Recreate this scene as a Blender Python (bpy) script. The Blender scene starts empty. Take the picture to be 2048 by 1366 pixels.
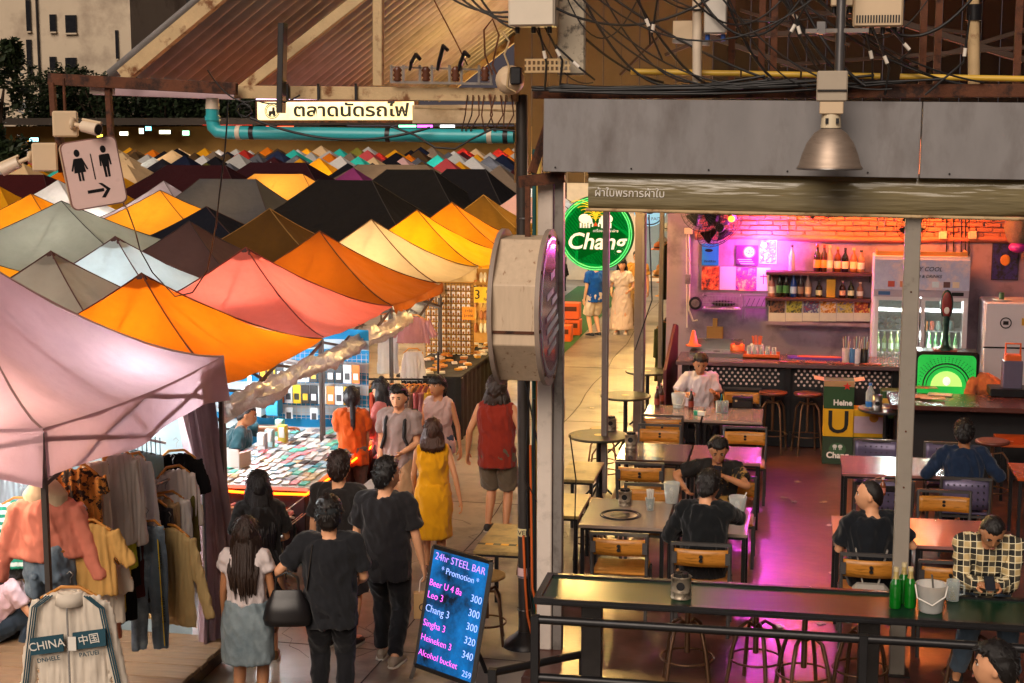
import bpy, bmesh, math, random
from mathutils import Vector, Matrix, noise
V = Vector
R = math.radians
rnd = random.Random(7)
sc = bpy.context.scene
col = sc.collection

# ------------------------------------------------------------------ camera
F = 3026.0; YAW = R(10.5); PIT = math.atan((683-250)/F); CAMH = 4.5
cam = bpy.data.cameras.new('camera'); cam.sensor_width = 36; cam.lens = F/2048*36
cam.clip_end = 600; cam.clip_start = 0.1
cam_o = bpy.data.objects.new('camera', cam); col.objects.link(cam_o)
cam_o.location = (0, 0, CAMH); cam_o.rotation_euler = (math.pi/2-PIT, 0, YAW)
sc.camera = cam_o
# ------------------------------------------------------------------ night sky, faint city glow
w = bpy.data.worlds.new('World'); sc.world = w; w.use_nodes = True
_nt = w.node_tree; _bg = _nt.nodes['Background']
_bg.inputs['Color'].default_value = (0.62, 0.50, 0.55, 1); _bg.inputs['Strength'].default_value = 0.055
# one weak sun standing for the flood-lit market air behind the viewer
_s = bpy.data.lights.new('market_glow', 'SUN'); _s.energy = 1.75; _s.angle = R(40); _s.color = (1.0, 0.84, 0.70)
_so = bpy.data.objects.new('market_glow', _s); col.objects.link(_so)
_so.rotation_euler = V((0.16, 0.82, -0.56)).to_track_quat('-Z', 'Y').to_euler()
sc.view_settings.view_transform = 'Standard'; sc.view_settings.look = 'None'
sc.view_settings.exposure = 1.0; sc.view_settings.gamma = 1; sc.view_settings.use_curve_mapping = False
sc.render.engine = 'CYCLES'
sc.cycles.use_adaptive_sampling = True; sc.cycles.adaptive_threshold = .025
sc.cycles.use_denoising = True; sc.cycles.max_bounces = 5; sc.cycles.diffuse_bounces = 3
sc.cycles.glossy_bounces = 3; sc.cycles.transmission_bounces = 4; sc.cycles.transparent_max_bounces = 12
sc.cycles.caustics_reflective = False; sc.cycles.caustics_refractive = False
sc.cycles.sample_clamp_indirect = 3.0

# ------------------------------------------------------------------ image point -> place on a real plane
_c, _sn = math.cos(YAW), math.sin(YAW); _cp, _sp = math.cos(PIT), math.sin(PIT)
_fw = V((-_sn*_cp, _c*_cp, -_sp)); _rt = V((_c, _sn, 0)); _up = V((-_sn*_sp, _c*_sp, _cp))
_eye = V((0, 0, CAMH))
def ray(px, py): return _fw + _rt*((px-1024)/F) + _up*((683-py)/F)
def az(px, py, z): d = ray(px, py); return _eye + d*((z-CAMH)/d.z)
def ay(px, py, y): d = ray(px, py); return _eye + d*(y/d.y)
def ax(px, py, x): d = ray(px, py); return _eye + d*(x/d.x)
def proj(p):
    v = V(p)-_eye; c = v.dot(_fw); return (1024+F*v.dot(_rt)/c, 683-F*v.dot(_up)/c, c)

# ------------------------------------------------------------------ materials
def lin(h):
    if not isinstance(h, str): return tuple(h)[:3]
    h = h.lstrip('#'); o = []
    for i in (0, 2, 4):
        c = int(h[i:i+2], 16)/255; o.append(c/12.92 if c <= .04045 else ((c+.055)/1.055)**2.4)
    return tuple(o)
_mats = {}
def mat(name, color='#888888', rough=.6, metal=0.0, var=.12, scale=6.0, bump=.0, bscale=40.0, color2=None, c2scale=3.0, c2lo=.5, c2hi=.62,
        trans=0.0, emit=0.0, emit_color=None, spec=.5, glass=0.0, alpha=1.0, rvar=.1, stretch=None, coat=0, sheen=0, fold=0.0, foldscale=5.0, ior=1.45, cloud=False):
    if name in _mats: return _mats[name]
    m = bpy.data.materials.new(name); m.use_nodes = True; _mats[name] = m
    nt = m.node_tree; N = nt.nodes; Lk = nt.links
    b = N['Principled BSDF']; out = N['Material Output']
    c = lin(color)
    tc = N.new('ShaderNodeTexCoord'); src = tc.outputs['Object']
    if stretch:
        mp = N.new('ShaderNodeMapping'); mp.inputs['Scale'].default_value = stretch; Lk.new(src, mp.inputs['Vector']); src = mp.outputs['Vector']
    def nz(s, det=4.0, rgh=.6):
        n = N.new('ShaderNodeTexNoise'); n.inputs['Scale'].default_value = s; n.inputs['Detail'].default_value = det
        n.inputs['Roughness'].default_value = rgh; Lk.new(src, n.inputs['Vector']); return n
    n1 = nz(scale)
    mx = N.new('ShaderNodeMix'); mx.data_type = 'RGBA'
    mx.inputs[6].default_value = (*[max(0, x*(1-var*1.6)) for x in c], 1); mx.inputs[7].default_value = (*[min(1, x*(1+var*1.6)) for x in c], 1)
    Lk.new(n1.outputs['Fac'], mx.inputs[0]); colout = mx.outputs[2]
    if color2 is not None:
        n2 = nz(c2scale, 6.0, .65); rp = N.new('ShaderNodeValToRGB'); rp.color_ramp.elements[0].position = c2lo; rp.color_ramp.elements[1].position = c2hi
        Lk.new(n2.outputs['Fac'], rp.inputs[0]); m2 = N.new('ShaderNodeMix'); m2.data_type = 'RGBA'
        Lk.new(rp.outputs['Color'], m2.inputs[0]); Lk.new(colout, m2.inputs[6]); m2.inputs[7].default_value = (*lin(color2), 1); colout = m2.outputs[2]
    Lk.new(colout, b.inputs['Base Color'])
    if rvar:
        rr = N.new('ShaderNodeMapRange'); rr.inputs['To Min'].default_value = max(.02, rough-rvar); rr.inputs['To Max'].default_value = min(1, rough+rvar)
        n3 = nz(scale*.7, 3.0); Lk.new(n3.outputs['Fac'], rr.inputs['Value']); Lk.new(rr.outputs[0], b.inputs['Roughness'])
    else: b.inputs['Roughness'].default_value = rough
    b.inputs['Metallic'].default_value = metal; b.inputs['Specular IOR Level'].default_value = spec; b.inputs['IOR'].default_value = ior
    if coat: b.inputs['Coat Weight'].default_value = coat; b.inputs['Coat Roughness'].default_value = .08
    if sheen: b.inputs['Sheen Weight'].default_value = sheen
    nrm = None
    if fold:
        nf = nz(foldscale, 2.0, .45); bp = N.new('ShaderNodeBump'); bp.inputs['Strength'].default_value = fold; bp.inputs['Distance'].default_value = .05
        Lk.new(nf.outputs['Fac'], bp.inputs['Height']); nrm = bp.outputs[0]
    if bump:
        nb = nz(bscale, 4.0); bp = N.new('ShaderNodeBump'); bp.inputs['Strength'].default_value = bump; bp.inputs['Distance'].default_value = .01
        Lk.new(nb.outputs['Fac'], bp.inputs['Height'])
        if nrm: Lk.new(nrm, bp.inputs['Normal'])
        nrm = bp.outputs[0]
    if nrm: Lk.new(nrm, b.inputs['Normal'])
    if emit:
        Lk.new(colout, b.inputs['Emission Color']) if emit_color is None else setattr(b.inputs['Emission Color'], 'default_value', (*lin(emit_color), 1))
        b.inputs['Emission Strength'].default_value = emit
    last = b.outputs[0]
    if trans:
        t = N.new('ShaderNodeBsdfTranslucent'); Lk.new(colout, t.inputs['Color'])
        if nrm: Lk.new(nrm, t.inputs['Normal'])
        ms = N.new('ShaderNodeMixShader'); ms.inputs[0].default_value = trans; Lk.new(last, ms.inputs[1]); Lk.new(t.outputs[0], ms.inputs[2]); last = ms.outputs[0]
    if glass or alpha < 1:
        t = N.new('ShaderNodeBsdfTransparent'); t.inputs['Color'].default_value = (*[min(1, .25+x) for x in c], 1) if glass else (1, 1, 1, 1)
        ms = N.new('ShaderNodeMixShader')
        if glass:
            lw = N.new('ShaderNodeLayerWeight'); lw.inputs['Blend'].default_value = .35
            mr = N.new('ShaderNodeMapRange'); mr.inputs['To Min'].default_value = 1-glass; mr.inputs['To Max'].default_value = 1
            Lk.new(lw.outputs['Facing'], mr.inputs['Value']); Lk.new(mr.outputs[0], ms.inputs[0])
        else: ms.inputs[0].default_value = alpha
        Lk.new(t.outputs[0], ms.inputs[1]); Lk.new(last, ms.inputs[2]); last = ms.outputs[0]
    Lk.new(last, out.inputs['Surface'])
    return m

# ------------------------------------------------------------------ mesh builder
def basis(d):
    d = d.normalized(); a = V((0, 0, 1)) if abs(d.z) < .95 else V((1, 0, 0))
    x = d.cross(a).normalized(); return x, x.cross(d).normalized()
class MB:
    def __init__(s): s.v = []; s.f = []; s.sm = []
    def add(s, vs, fs, smooth=False):
        o = len(s.v); s.v += [V(p) for p in vs]
        for f in fs: s.f.append([i+o for i in f]); s.sm.append(smooth)
        return s
    def box(s, c, d, rz=0, M=None):
        c = V(c); h = V(d)*.5; T = M or Matrix.Rotation(rz, 3, 'Z')
        vs = [c+T@V((x*h.x, y*h.y, z*h.z)) for x in (-1, 1) for y in (-1, 1) for z in (-1, 1)]
        return s.add(vs, [(0, 1, 3, 2), (4, 6, 7, 5), (0, 4, 5, 1), (2, 3, 7, 6), (0, 2, 6, 4), (1, 5, 7, 3)])
    def bar(s, p0, p1, w, h=None):          # rectangular bar
        p0, p1 = V(p0), V(p1); h = h or w; x, y = basis(p1-p0); vs = []
        for p in (p0, p1): vs += [p+x*(a*w/2)+y*(b*h/2) for a, b in ((-1, -1), (1, -1), (1, 1), (-1, 1))]
        return s.add(vs, [(3, 2, 1, 0), (4, 5, 6, 7), (0, 1, 5, 4), (1, 2, 6, 5), (2, 3, 7, 6), (3, 0, 4, 7)])
    def loft(s, rings, caps=True, smooth=True):
        n = len(rings[0]); vs = [p for r in rings for p in r]; fs = []
        for i in range(len(rings)-1):
            for j in range(n): k = (j+1) % n; fs.append((i*n+j, i*n+k, (i+1)*n+k, (i+1)*n+j))
        s.add(vs, fs, smooth)
        if caps: s.add(rings[0], [list(range(n))[::-1]]); s.add(rings[-1], [list(range(n))])
        return s
    def cyl(s, p0, p1, r0, r1=None, n=12, caps=True):
        p0, p1 = V(p0), V(p1); r1 = r0 if r1 is None else r1; x, y = basis(p1-p0)
        rg = lambda p, r: [p+x*(r*math.cos(2*math.pi*i/n))+y*(r*math.sin(2*math.pi*i/n)) for i in range(n)]
        return s.loft([rg(p0, r0), rg(p1, r1)], caps)
    def tube(s, pts, r, n=8, caps=True):
        pts = [V(p) for p in pts]; rings = []; x = None
        for i, p in enumerate(pts):
            d = (pts[min(i+1, len(pts)-1)]-pts[max(i-1, 0)]).normalized()
            if x is None: x, _ = basis(d)
            x = (x-d*x.dot(d)).normalized(); y = d.cross(x); rr = r[i] if isinstance(r, (list, tuple)) else r
            rings.append([p+x*(rr*math.cos(2*math.pi*j/n))+y*(rr*math.sin(2*math.pi*j/n)) for j in range(n)])
        return s.loft(rings, caps)
    def lathe(s, prof, o=(0, 0, 0), n=20, axis='Z', caps=True):
        o = V(o); rings = []
        for r, z in prof:
            if axis == 'Z': rings.append([o+V((r*math.cos(2*math.pi*i/n), r*math.sin(2*math.pi*i/n), z)) for i in range(n)])
            elif axis == 'Y': rings.append([o+V((r*math.cos(2*math.pi*i/n), z, r*math.sin(2*math.pi*i/n))) for i in range(n)])
            else: rings.append([o+V((z, r*math.cos(2*math.pi*i/n), r*math.sin(2*math.pi*i/n))) for i in range(n)])
        return s.loft(rings, caps)
    def ell(s, c, r, n=14, m=10, M=None):
        c = V(c); r = V(r) if not isinstance(r, (int, float)) else V((r, r, r)); vs = []; fs = []; T = M or Matrix.Identity(3)
        for i in range(m+1):
            t = math.pi*i/m
            for j in range(n):
                a = 2*math.pi*j/n; vs.append(c+T@V((r.x*math.sin(t)*math.cos(a), r.y*math.sin(t)*math.sin(a), r.z*math.cos(t))))
        for i in range(m):
            for j in range(n):
                k = (j+1) % n; fs.append((i*n+j, (i+1)*n+j, (i+1)*n+k, i*n+k))
        return s.add(vs, fs, True)
    def prism(s, poly, t, M=None, smooth=False):   # polygon in XZ extruded along -Y by t
        M = M or Matrix.Identity(4); n = len(poly)
        a = [M@V((x, 0, z)) for x, z in poly]; b = [M@V((x, t, z)) for x, z in poly]
        s.add(a+b, [list(range(n)), list(range(2*n-1, n-1, -1))]+[(i, i+n, (i+1) % n+n, (i+1) % n) for i in range(n)]); return s
    def surf(s, fn, nu, nv, smooth=True, wrap=False):
        vs = [fn(i/nu, j/nv) for j in range(nv+1) for i in range(nu+1)]
        return s.add(vs, [(j*(nu+1)+i, j*(nu+1)+i+1, (j+1)*(nu+1)+i+1, (j+1)*(nu+1)+i) for j in range(nv) for i in range(nu)], smooth)
    def mesh(s, name, bevel=0, solid=0, M=None, merge=False):
        me = bpy.data.meshes.new(name); vs = s.v if M is None else [M@v for v in s.v]
        me.from_pydata(vs, [], s.f)
        me.polygons.foreach_set('use_smooth', s.sm)
        if bevel or solid or merge:
            bm = bmesh.new(); bm.from_mesh(me)
            if merge: bmesh.ops.remove_doubles(bm, verts=bm.verts, dist=1e-4)
            bmesh.ops.recalc_face_normals(bm, faces=bm.faces)
            if bevel:
                es = [e for e in bm.edges if len(e.link_faces) == 2 and e.calc_face_angle(0) > .6]
                bmesh.ops.bevel(bm, geom=es, offset=bevel, segments=1, affect='EDGES', clamp_overlap=True)
            if solid: bmesh.ops.solidify(bm, geom=bm.faces[:], thickness=solid)
            bm.to_mesh(me); bm.free()
        me.update(); return me
    def build(s, name, m, parent=None, W=False, **kw):
        M = None
        if W and parent is not None: M = MW[parent.name].inverted()
        return mobj(name, s.mesh(name, M=M, **kw), m, parent)
MW = {}
def mobj(name, me, m, parent=None):
    o = bpy.data.objects.new(name, me); col.objects.link(o)
    if m is not None and not me.materials: me.materials.append(m)
    if parent is not None:
        o.parent = parent
        if parent.name in MW: MW[o.name] = MW[parent.name]
    return o
def tag(o, label, cat, group=None):
    o['label'] = label; o['category'] = cat
    if group: o['group'] = group
    return o
def struct(o): o['kind'] = 'structure'; return o
def thing(name, label, cat, loc=(0, 0, 0), rz=0, group=None, s=1.0):
    o = bpy.data.objects.new(name, None); o.empty_display_size = .1; col.objects.link(o)
    o.location = loc; o.rotation_euler = (0, 0, rz); o.scale = (s, s, s)
    MW[o.name] = Matrix.Translation(V(loc)) @ Matrix.Rotation(rz, 4, 'Z') @ Matrix.Scale(s, 4)
    return tag(o, label, cat, group)
_kids = {}
def children(o): return [c for c in col.objects if c.parent is o] if False else [c for c in o.children]
def dup(root, loc, rz=0, label=None, group=None, s=None):
    r = root.copy(); col.objects.link(r); r.location = loc; r.rotation_euler = (0, 0, rz)
    if s: r.scale = (s, s, s)
    MW[r.name] = Matrix.Translation(V(loc)) @ Matrix.Rotation(rz, 4, 'Z') @ Matrix.Scale(r.scale[0], 4)
    if label: r['label'] = label
    if group: r['group'] = group
    for ch in KIDS.get(root.name, ()) or list(root.children):
        c = ch.copy(); col.objects.link(c); c.parent = r
        for g in list(ch.children):
            d = g.copy(); col.objects.link(d); d.parent = c
    return r
KIDS = {}
def text(body, size, m, parent, M, name='lettering', ext=.002, align='CENTER', W=True, shear=0, space=1.0, bold=0, xs=1.0):
    cu = bpy.data.curves.new('t', 'FONT'); cu.body = body; cu.size = size; cu.extrude = ext; cu.align_x = align; cu.align_y = 'CENTER'
    cu.shear = shear; cu.space_character = space; cu.offset = bold; cu.resolution_u = 3
    t = bpy.data.objects.new('t', cu); me = bpy.data.meshes.new_from_object(t)
    bpy.data.objects.remove(t); bpy.data.curves.remove(cu)
    T = M @ Matrix.Diagonal((xs, 1, 1, 1))
    if W and parent is not None: T = MW[parent.name].inverted() @ T
    me.transform(T); me.name = name; me.materials.clear()
    return mobj(name, me, m, parent)
def frame(o, xdir, zdir):        # 4x4 whose local XY plane is the writing plane: X=xdir, Y=zdir
    x = V(xdir).normalized(); y = V(zdir).normalized(); n = x.cross(y)
    M = Matrix((x, y, n)).transposed().to_4x4(); M.translation = V(o); return M
def light(name, kind, loc, energy, color=(1, 1, 1), parent=None, size=.1, aim=None, spot=None, blend=.5):
    l = bpy.data.lights.new(name, kind); l.energy = energy; l.color = color
    if kind == 'POINT' or kind == 'SPOT': l.shadow_soft_size = size
    if kind == 'AREA': l.size = size
    if spot: l.spot_size = spot; l.spot_blend = blend
    o = bpy.data.objects.new(name, l); col.objects.link(o); o.location = loc
    if aim is not None: o.rotation_euler = (V(aim)-V(loc)).to_track_quat('-Z', 'Y').to_euler()
    if parent is not None:
        o.parent = parent; Mi = MW[parent.name].inverted(); o.matrix_basis = Mi @ (Matrix.Translation(V(loc)) @ o.rotation_euler.to_matrix().to_4x4())
    return o
def cat_(a, b, n=10, sag=.3):    # sagging cable between two points
    a, b = V(a), V(b); return [a.lerp(b, i/n)-V((0, 0, sag*4*(i/n)*(1-i/n))) for i in range(n+1)]
# ================================================================== common materials
M_conc = mat('street_concrete', '#83786c', .38, var=.25, scale=1.3, bump=.25, bscale=9, color2='#4d4640', c2scale=1.1, c2lo=.48, c2hi=.66, rvar=.22)
M_barfl = mat('bar_floor', '#6a4036', .30, var=.25, scale=1.6, bump=.22, bscale=7, color2='#2e1f1d', c2scale=1.7, c2lo=.36, c2hi=.74, rvar=.05)
M_rust = mat('rusted_steel', '#5a3420', .8, .2, var=.3, scale=9, color2='#2c1a14', c2scale=7, bump=.4)
M_cream = mat('cream_peeling_steel', '#b49a72', .7, 0, var=.15, scale=8, color2='#6a3f1c', c2scale=6, c2lo=.55, c2hi=.68, bump=.3)
M_greyst = mat('grey_painted_steel', '#77706a', .5, .1, var=.12, scale=5, bump=.1, color2='#5c554f', c2scale=4)
M_white = mat('white_painted_column', '#c6b8ab', .65, var=.1, scale=4, color2='#8d8074', c2scale=3, c2lo=.55, c2hi=.75)
M_black = mat('black_rubber_cable', '#0d0c0d', .45, var=.1)
M_blackst = mat('black_painted_steel', '#1b1a1c', .35, .3, var=.2, scale=10, bump=.1)
M_iron = mat('dark_iron', '#2a2726', .4, .5, var=.2, scale=12, bump=.15)
M_chrome = mat('dull_metal', '#8d8a88', .3, .9, var=.1)
M_plate = mat('grey_metal_fascia', '#7d7a7a', .45, .15, var=.14, scale=5, color2='#5d5653', c2scale=3.2, c2lo=.48, c2hi=.8, bump=.05, bscale=30, fold=.22, foldscale=2.0, stretch=(1, 1, .4))
M_sheet = mat('corrugated_roof_sheet', '#8f8c8a', .6, .1, var=.2, scale=2.0, color2='#6f6862', c2scale=1.5, c2lo=.45, c2hi=.75, bump=.1, bscale=30)
M_pvcblue = mat('blue_pvc', '#2f9aa0', .35, var=.1, scale=5)
M_pvcyel = mat('yellow_pvc', '#c9a23a', .4, var=.12, scale=5)
M_pvcwht = mat('white_pvc', '#c9b9a4', .45, var=.08)
M_box = mat('beige_plastic_box', '#c8b090', .5, var=.06, scale=5)
M_wood = mat('varnished_wood', '#b3752a', .38, var=.2, scale=3, stretch=(1, 14, 14), color2='#8a5216', c2scale=2)
M_darkwood = mat('dark_table_wood', '#4b2f22', .3, var=.25, scale=3, stretch=(1, 10, 10))
M_paper = mat('white_paper', '#d9d4cb', .8, var=.05)
M_glass = mat('clear_glass', '#cfd6d4', .06, glass=.82, var=0, rvar=0)
M_clearpl = mat('clear_plastic', '#d8dcda', .15, glass=.7, var=.05, bump=.3, bscale=8)

# ================================================================== ground
g = MB(); g.surf(lambda u, v: V((-150+300*u, -30+330*v, 0)), 60, 60); GR = struct(g.build('ground', M_conc))
for i in range(5):
    m = MB(); m.box((-4.2, 12.2+5.2*i, .001), (5.6, .010, .003), rz=.02*(i-2)); m.build('slab_joint', mat('joint_dirt', '#453d36', .9), GR)
for x_ in (-3.35,):
    m = MB(); m.tube([(x_+.03*math.sin(i*1.7), 8+1.0*i, .001) for i in range(32)], .006, 4); m.build('slab_joint', mat('joint_dirt', '#453d36', .9), GR)
for i in range(9):
    x_, y_ = rnd.uniform(-4.3, -2.3), rnd.uniform(10, 26); m = MB(); pts = [V((x_, y_, .001))]
    for k in range(9): pts.append(pts[-1]+V((rnd.uniform(-.16, .16), rnd.uniform(.05, .2), 0)))
    m.tube(pts, .0018, 4); m.build('crack', mat('joint_dirt', '#453d36', .9), GR)
g = MB(); g.box((3.5, 17.6, .06), (11.1, 12.3, .12)); struct(g.build('bar_floor', M_barfl, bevel=.01))
g = MB(); g.surf(lambda u, v: V((-5.9+1.5*u, 28+14*v, .012)), 4, 8); struct(g.build('green_carpet', mat('green_carpet', '#2f5a2a', .95, var=.2, scale=20, bump=.6, bscale=120)))
t = thing('floor_gutter', 'yellow and black striped checker plate step beside black railing', 'step', (-1.6, 10.9, 0))
m = MB()
for i in range(7): m.box((-1.95+i*.22, 10.75, .05), (.1, .5, .1), rz=.5)
m.build('yellow_stripe', mat('hazard_yellow', '#d1960f', .5, var=.2), t, W=True)
m = MB(); m.box((-.4, 10.78, .045), (3.6, .52, .085)); m.build('plate', M_iron, t, W=True)

for i in range(22):
    x_, y_ = (rnd.uniform(-4.4, -2.4), rnd.uniform(10.5, 27)) if i < 14 else (rnd.uniform(-.1, .5), rnd.uniform(12, 19)); z_ = .004 if i < 14 else .124
    m = MB(); m.surf(lambda u, v: V((.09*(u-.5), .06*(v-.5), .012*abs(math.sin(u*5+v*4+i)))), 5, 4); o = m.build('paper_scrap', mat('scrap%d' % (i % 3), ('#c8bca8', '#a89880', '#8a7f78')[i % 3], .9), solid=.001); o.location = (x_, y_, z_); o.rotation_euler = (0, 0, i*1.7)
    tag(o, ('cream', 'tan', 'grey')[i % 3]+' scrap of litter paper lying on the '+('walkway' if i < 14 else 'bar floor'), 'litter', 'litter scraps on the '+('walkway' if i < 14 else 'bar floor'))
# ================================================================== far city
FB = 120.0
t = thing('tower_block', 'tall white plastered block with small square windows behind the trees', 'building', ay(120, 250, FB))
p0, p1 = ay(-260, 250, FB), ay(268, 250, FB)
M_plaster = mat('tower_plaster', '#b5a58f', .9, var=.1, scale=.3, color2='#8d7d6c', c2scale=.12, emit=.0)
m = MB(); m.box(((p0.x+p1.x)/2, FB+6, 12), (p1.x-p0.x, 12, 36)); m.build('wall', M_plaster, t, W=True)
for px, py, w_, h_ in ((107, 47, 14, 37), (143, 49, 24, 38), (107, 128, 14, 30), (143, 130, 24, 30), (58, 32, 10, 66), (60, 118, 11, 80), (235, 90, 6, 60)):
    c = ay(px, py, FB-.05); m = MB(); m.box(c, (w_*.04, .3, h_*.04)); wn = m.build('window', mat('dark_window', '#15161a', .2), t, W=True)
    m = MB(); m.box(c+V((0, -.12, -h_*.02)), (w_*.045, .3, .12)); m.build('sill', M_plaster, wn, W=True)
m = MB(); c = ay(76, 80, FB-.2); m.cyl(c-V((0, 0, 8)), c+V((0, 0, 12)), .09, n=6); m.build('drain_pipe', M_iron, t, W=True)
t = thing('dark_tower', 'dark high-rise with a few lit windows beyond the roof', 'building', ay(330, 250, 190))
p0, p1 = ay(262, 250, 190), ay(640, 250, 190)
m = MB(); m.box(((p0.x+p1.x)/2, 196, 24), (p1.x-p0.x, 12, 60)); m.build('wall', mat('dark_facade', '#1a1612', .8, var=.2, scale=.2), t, W=True)
M_litw = mat('lit_window', '#ffcf7a', .5, emit=1.6)
for i in range(26):
    c = ay(272+rnd.random()*120, 6+rnd.random()*150, 189.9); m = MB(); m.box(c, (.5+rnd.random()*.5, .2, .8))
    m.build('window', M_litw if i % 3 == 0 else mat('unlit_window', '#30343a', .2), t, W=True)
t = thing('low_market_hall', 'long flat roofed market hall closing the far side of the tents', 'building', ay(500, 260, 105))
p0, p1 = ay(-40, 260, 105), ay(1200, 260, 105)
m = MB(); m.box(((p0.x+p1.x)/2, 110, 2.3), (p1.x-p0.x, 8, 4.2)); m.build('wall', mat('hall_wall', '#80602c', .9, var=.2, scale=.4), t, W=True)
m = MB(); m.box(((p0.x+p1.x)/2, 109, 4.75), (p1.x-p0.x+2, 12, .5)); m.build('roof', mat('hall_roof', '#2d251e', .9), t, W=True)
neon = [('red_neon_sign', '#ff3a10', (455, 248, 110, 5)), ('red_neon_sign', '#ff3a10', (690, 245, 90, 7)), ('white_lit_sign', '#fff2c8', (248, 267, 18, 8)), ('white_lit_sign', '#fff2c8', (330, 264, 24, 8)),
        ('cyan_lit_sign', '#7ff0ff', (297, 257, 12, 9)), ('green_lit_sign', '#9effb0', (372, 266, 14, 10)), ('yellow_lit_sign', '#ffd040', (610, 246, 40, 5)), ('green_lit_sign', '#7dffb4', (815, 249, 36, 12)),
        ('magenta_lit_sign', '#ff5af0', (850, 249, 32, 12)), ('orange_lit_sign', '#ffb030', (975, 243, 90, 6)), ('white_lit_sign', '#ffffff', (895, 252, 30, 6)), ('cyan_lit_sign', '#9fe8ff', (68, 279, 20, 8)), ('orange_lit_sign', '#ff9a20', (54, 279, 8, 8)),
        ('white_lit_sign', '#fff2c8', (283, 262, 9, 12)), ('yellow_lit_sign', '#ffd040', (200, 272, 12, 7)), ('red_neon_sign', '#ff4a20', (560, 254, 60, 4))]
for nm, c, (px, py, w_, h_) in neon:
    c3 = ay(px, py, 104.0); t = thing(nm, 'small %s on the far market hall above the sea of tents' % nm.replace('_', ' '), 'sign', c3, 0, 'lit signs on the far market hall')
    m = MB(); m.box((0, .12, 0), (w_*.036, .2, h_*.036)); m.build('sign_box', M_iron, t)
    m = MB(); m.box((0, -.03, 0), (w_*.034, .08, h_*.032)); m.build('lit_face', mat('lit_'+c, c, .5, emit=2.5), t)

# ---------------------------------------------------------------- trees: trunk, limbs, many leaf faces
def tree(label, base, h, r, n, seed, squash=1.0):
    q = random.Random(seed); t = thing('broadleaf_tree', label, 'tree', base)
    m = MB(); m.tube([(0, 0, 0), (.1, 0, h*.3), (-.1, .1, h*.55)], [.35, .28, .18], 7)
    for i in range(5):
        a = q.random()*6.28; m.tube([(0, 0, h*(.35+.05*i)), (math.cos(a)*r*.4, math.sin(a)*r*.4, h*.6), (math.cos(a)*r*.7, math.sin(a)*r*.7, h*.75)], [.15, .1, .04], 5)
    m.build('trunk', mat('bark', '#3a2c20', .9), t)
    vs = []; fs = []
    cl = [(V((q.uniform(-1, 1)*r*.75, q.uniform(-1, 1)*r*.75, h*(.62+q.uniform(-.3, .3)*squash))), r*q.uniform(.25, .5)) for _ in range(22)]
    for i in range(n):
        c, rr = q.choice(cl); d = V((q.gauss(0, 1), q.gauss(0, 1), q.gauss(0, 1))).normalized()*rr*q.uniform(.5, 1.05)
        p = c+d; s = q.uniform(.14, .3); a = V((q.gauss(0, 1), q.gauss(0, 1), q.gauss(0, .6))).normalized(); b = a.cross(V((q.random(), q.random(), 1))).normalized()
        o = len(vs); vs += [p-a*s, p+b*s*.5, p+a*s, p-b*s*.5]; fs.append((o, o+1, o+2, o+3))
    m = MB(); m.add(vs, fs); m.build('crown', mat('leaves', '#1d2a12', .6, var=.5, scale=2), t)
p = ay(10, 250, 60); tree('leafy dark tree in front of the white tower block, at its left edge', (p.x-.5, 60, 0), 8.4, 1.3, 3000, 3)
p = ay(105, 250, 116); tree('dark bushy tree below the white tower block windows', (p.x, 116, 0), 10.6, 3.0, 5000, 4, .7)
p = ay(205, 250, 117); tree('dark broad tree behind the rusted beam and camera post', (p.x, 117, 0), 9.6, 3.6, 5000, 5, .7)
p = ay(330, 250, 117); tree('dark low tree under the corrugated roof eave', (p.x, 117, 0), 8.8, 4.2, 5000, 6, .6)
p = ay(455, 250, 118); tree('dark low tree behind the turquoise pipe elbow', (p.x, 118, 0), 8.4, 4.2, 4000, 8, .6)

# ================================================================== corrugated roof over the bar
EX, EZ, SL, RX = -5.87, 4.93, .745, -.4
def roof_side(name, x0, x1, y0, y1, up, par):
    m = MB(); n = int((y1-y0)/.30)*8
    def fn(u, v):
        x = x0+(x1-x0)*u; y = y0+(y1-y0)*v; d = abs(x-EX) if up else 0
        z = EZ+SL*(x-EX) if up else EZ+SL*(RX-EX)-.62*(x-RX)
        k = .055*math.sin(2*math.pi*y/.30); return V((x, y, z+k))
    m.surf(fn, 6, n); m.build(name, M_sheet, par, W=True, solid=.004)
t = thing('corrugated_roof', 'corrugated metal gable roof above the bar and walkway', 'roof', (EX, 12.5, EZ))
roof_side('left_slope', EX, RX, 12.42, 24.5, True, t); roof_side('right_slope', RX, 8.5, 12.42, 24.5, False, t)
rz_ = lambda x: EZ+SL*(x-EX)
for y in (12.5, 24.3):
    m = MB(); m.bar((EX+.12, y, rz_(EX+.12)-.1), (RX, y, rz_(RX)-.1), .1, .12); m.bar((RX, y, rz_(RX)-.1), (8, y, rz_(RX)-.1-.62*(8-RX)), .1, .12)
    m.build('rafter', M_cream, t, W=True)
for i in range(44):      # boarded gable end behind the bar
    x = -4.2+.28*i; zt = min(rz_(x), rz_(RX)-.62*max(0, x-RX))-.15
    m = MB(); m.box((x, 23.6+.02*(i % 2), (3.6+zt)/2), (.27, .03, zt-3.6)); m.build('gable_board', mat('gable_board', '#2a2224', .8, var=.3, scale=2) if x > -1.2 else mat('gable_sheet', '#57493f', .7, var=.2, scale=2), t, W=True)
for i in range(1, 8):
    x = RX+i*1.0; z = rz_(RX)-.62*(x-RX)-.06; m = MB(); m.bar((x, 12.6, z), (x, 24.3, z), .05, .07); m.build('purlin', M_rust, t, W=True)
TY = 12.45
def P(px, py, y=TY): return ay(px, py, y)
t = thing('roof_truss', 'cream peeling steel truss chord carrying the corrugated roof', 'truss', P(600, 185))
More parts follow.
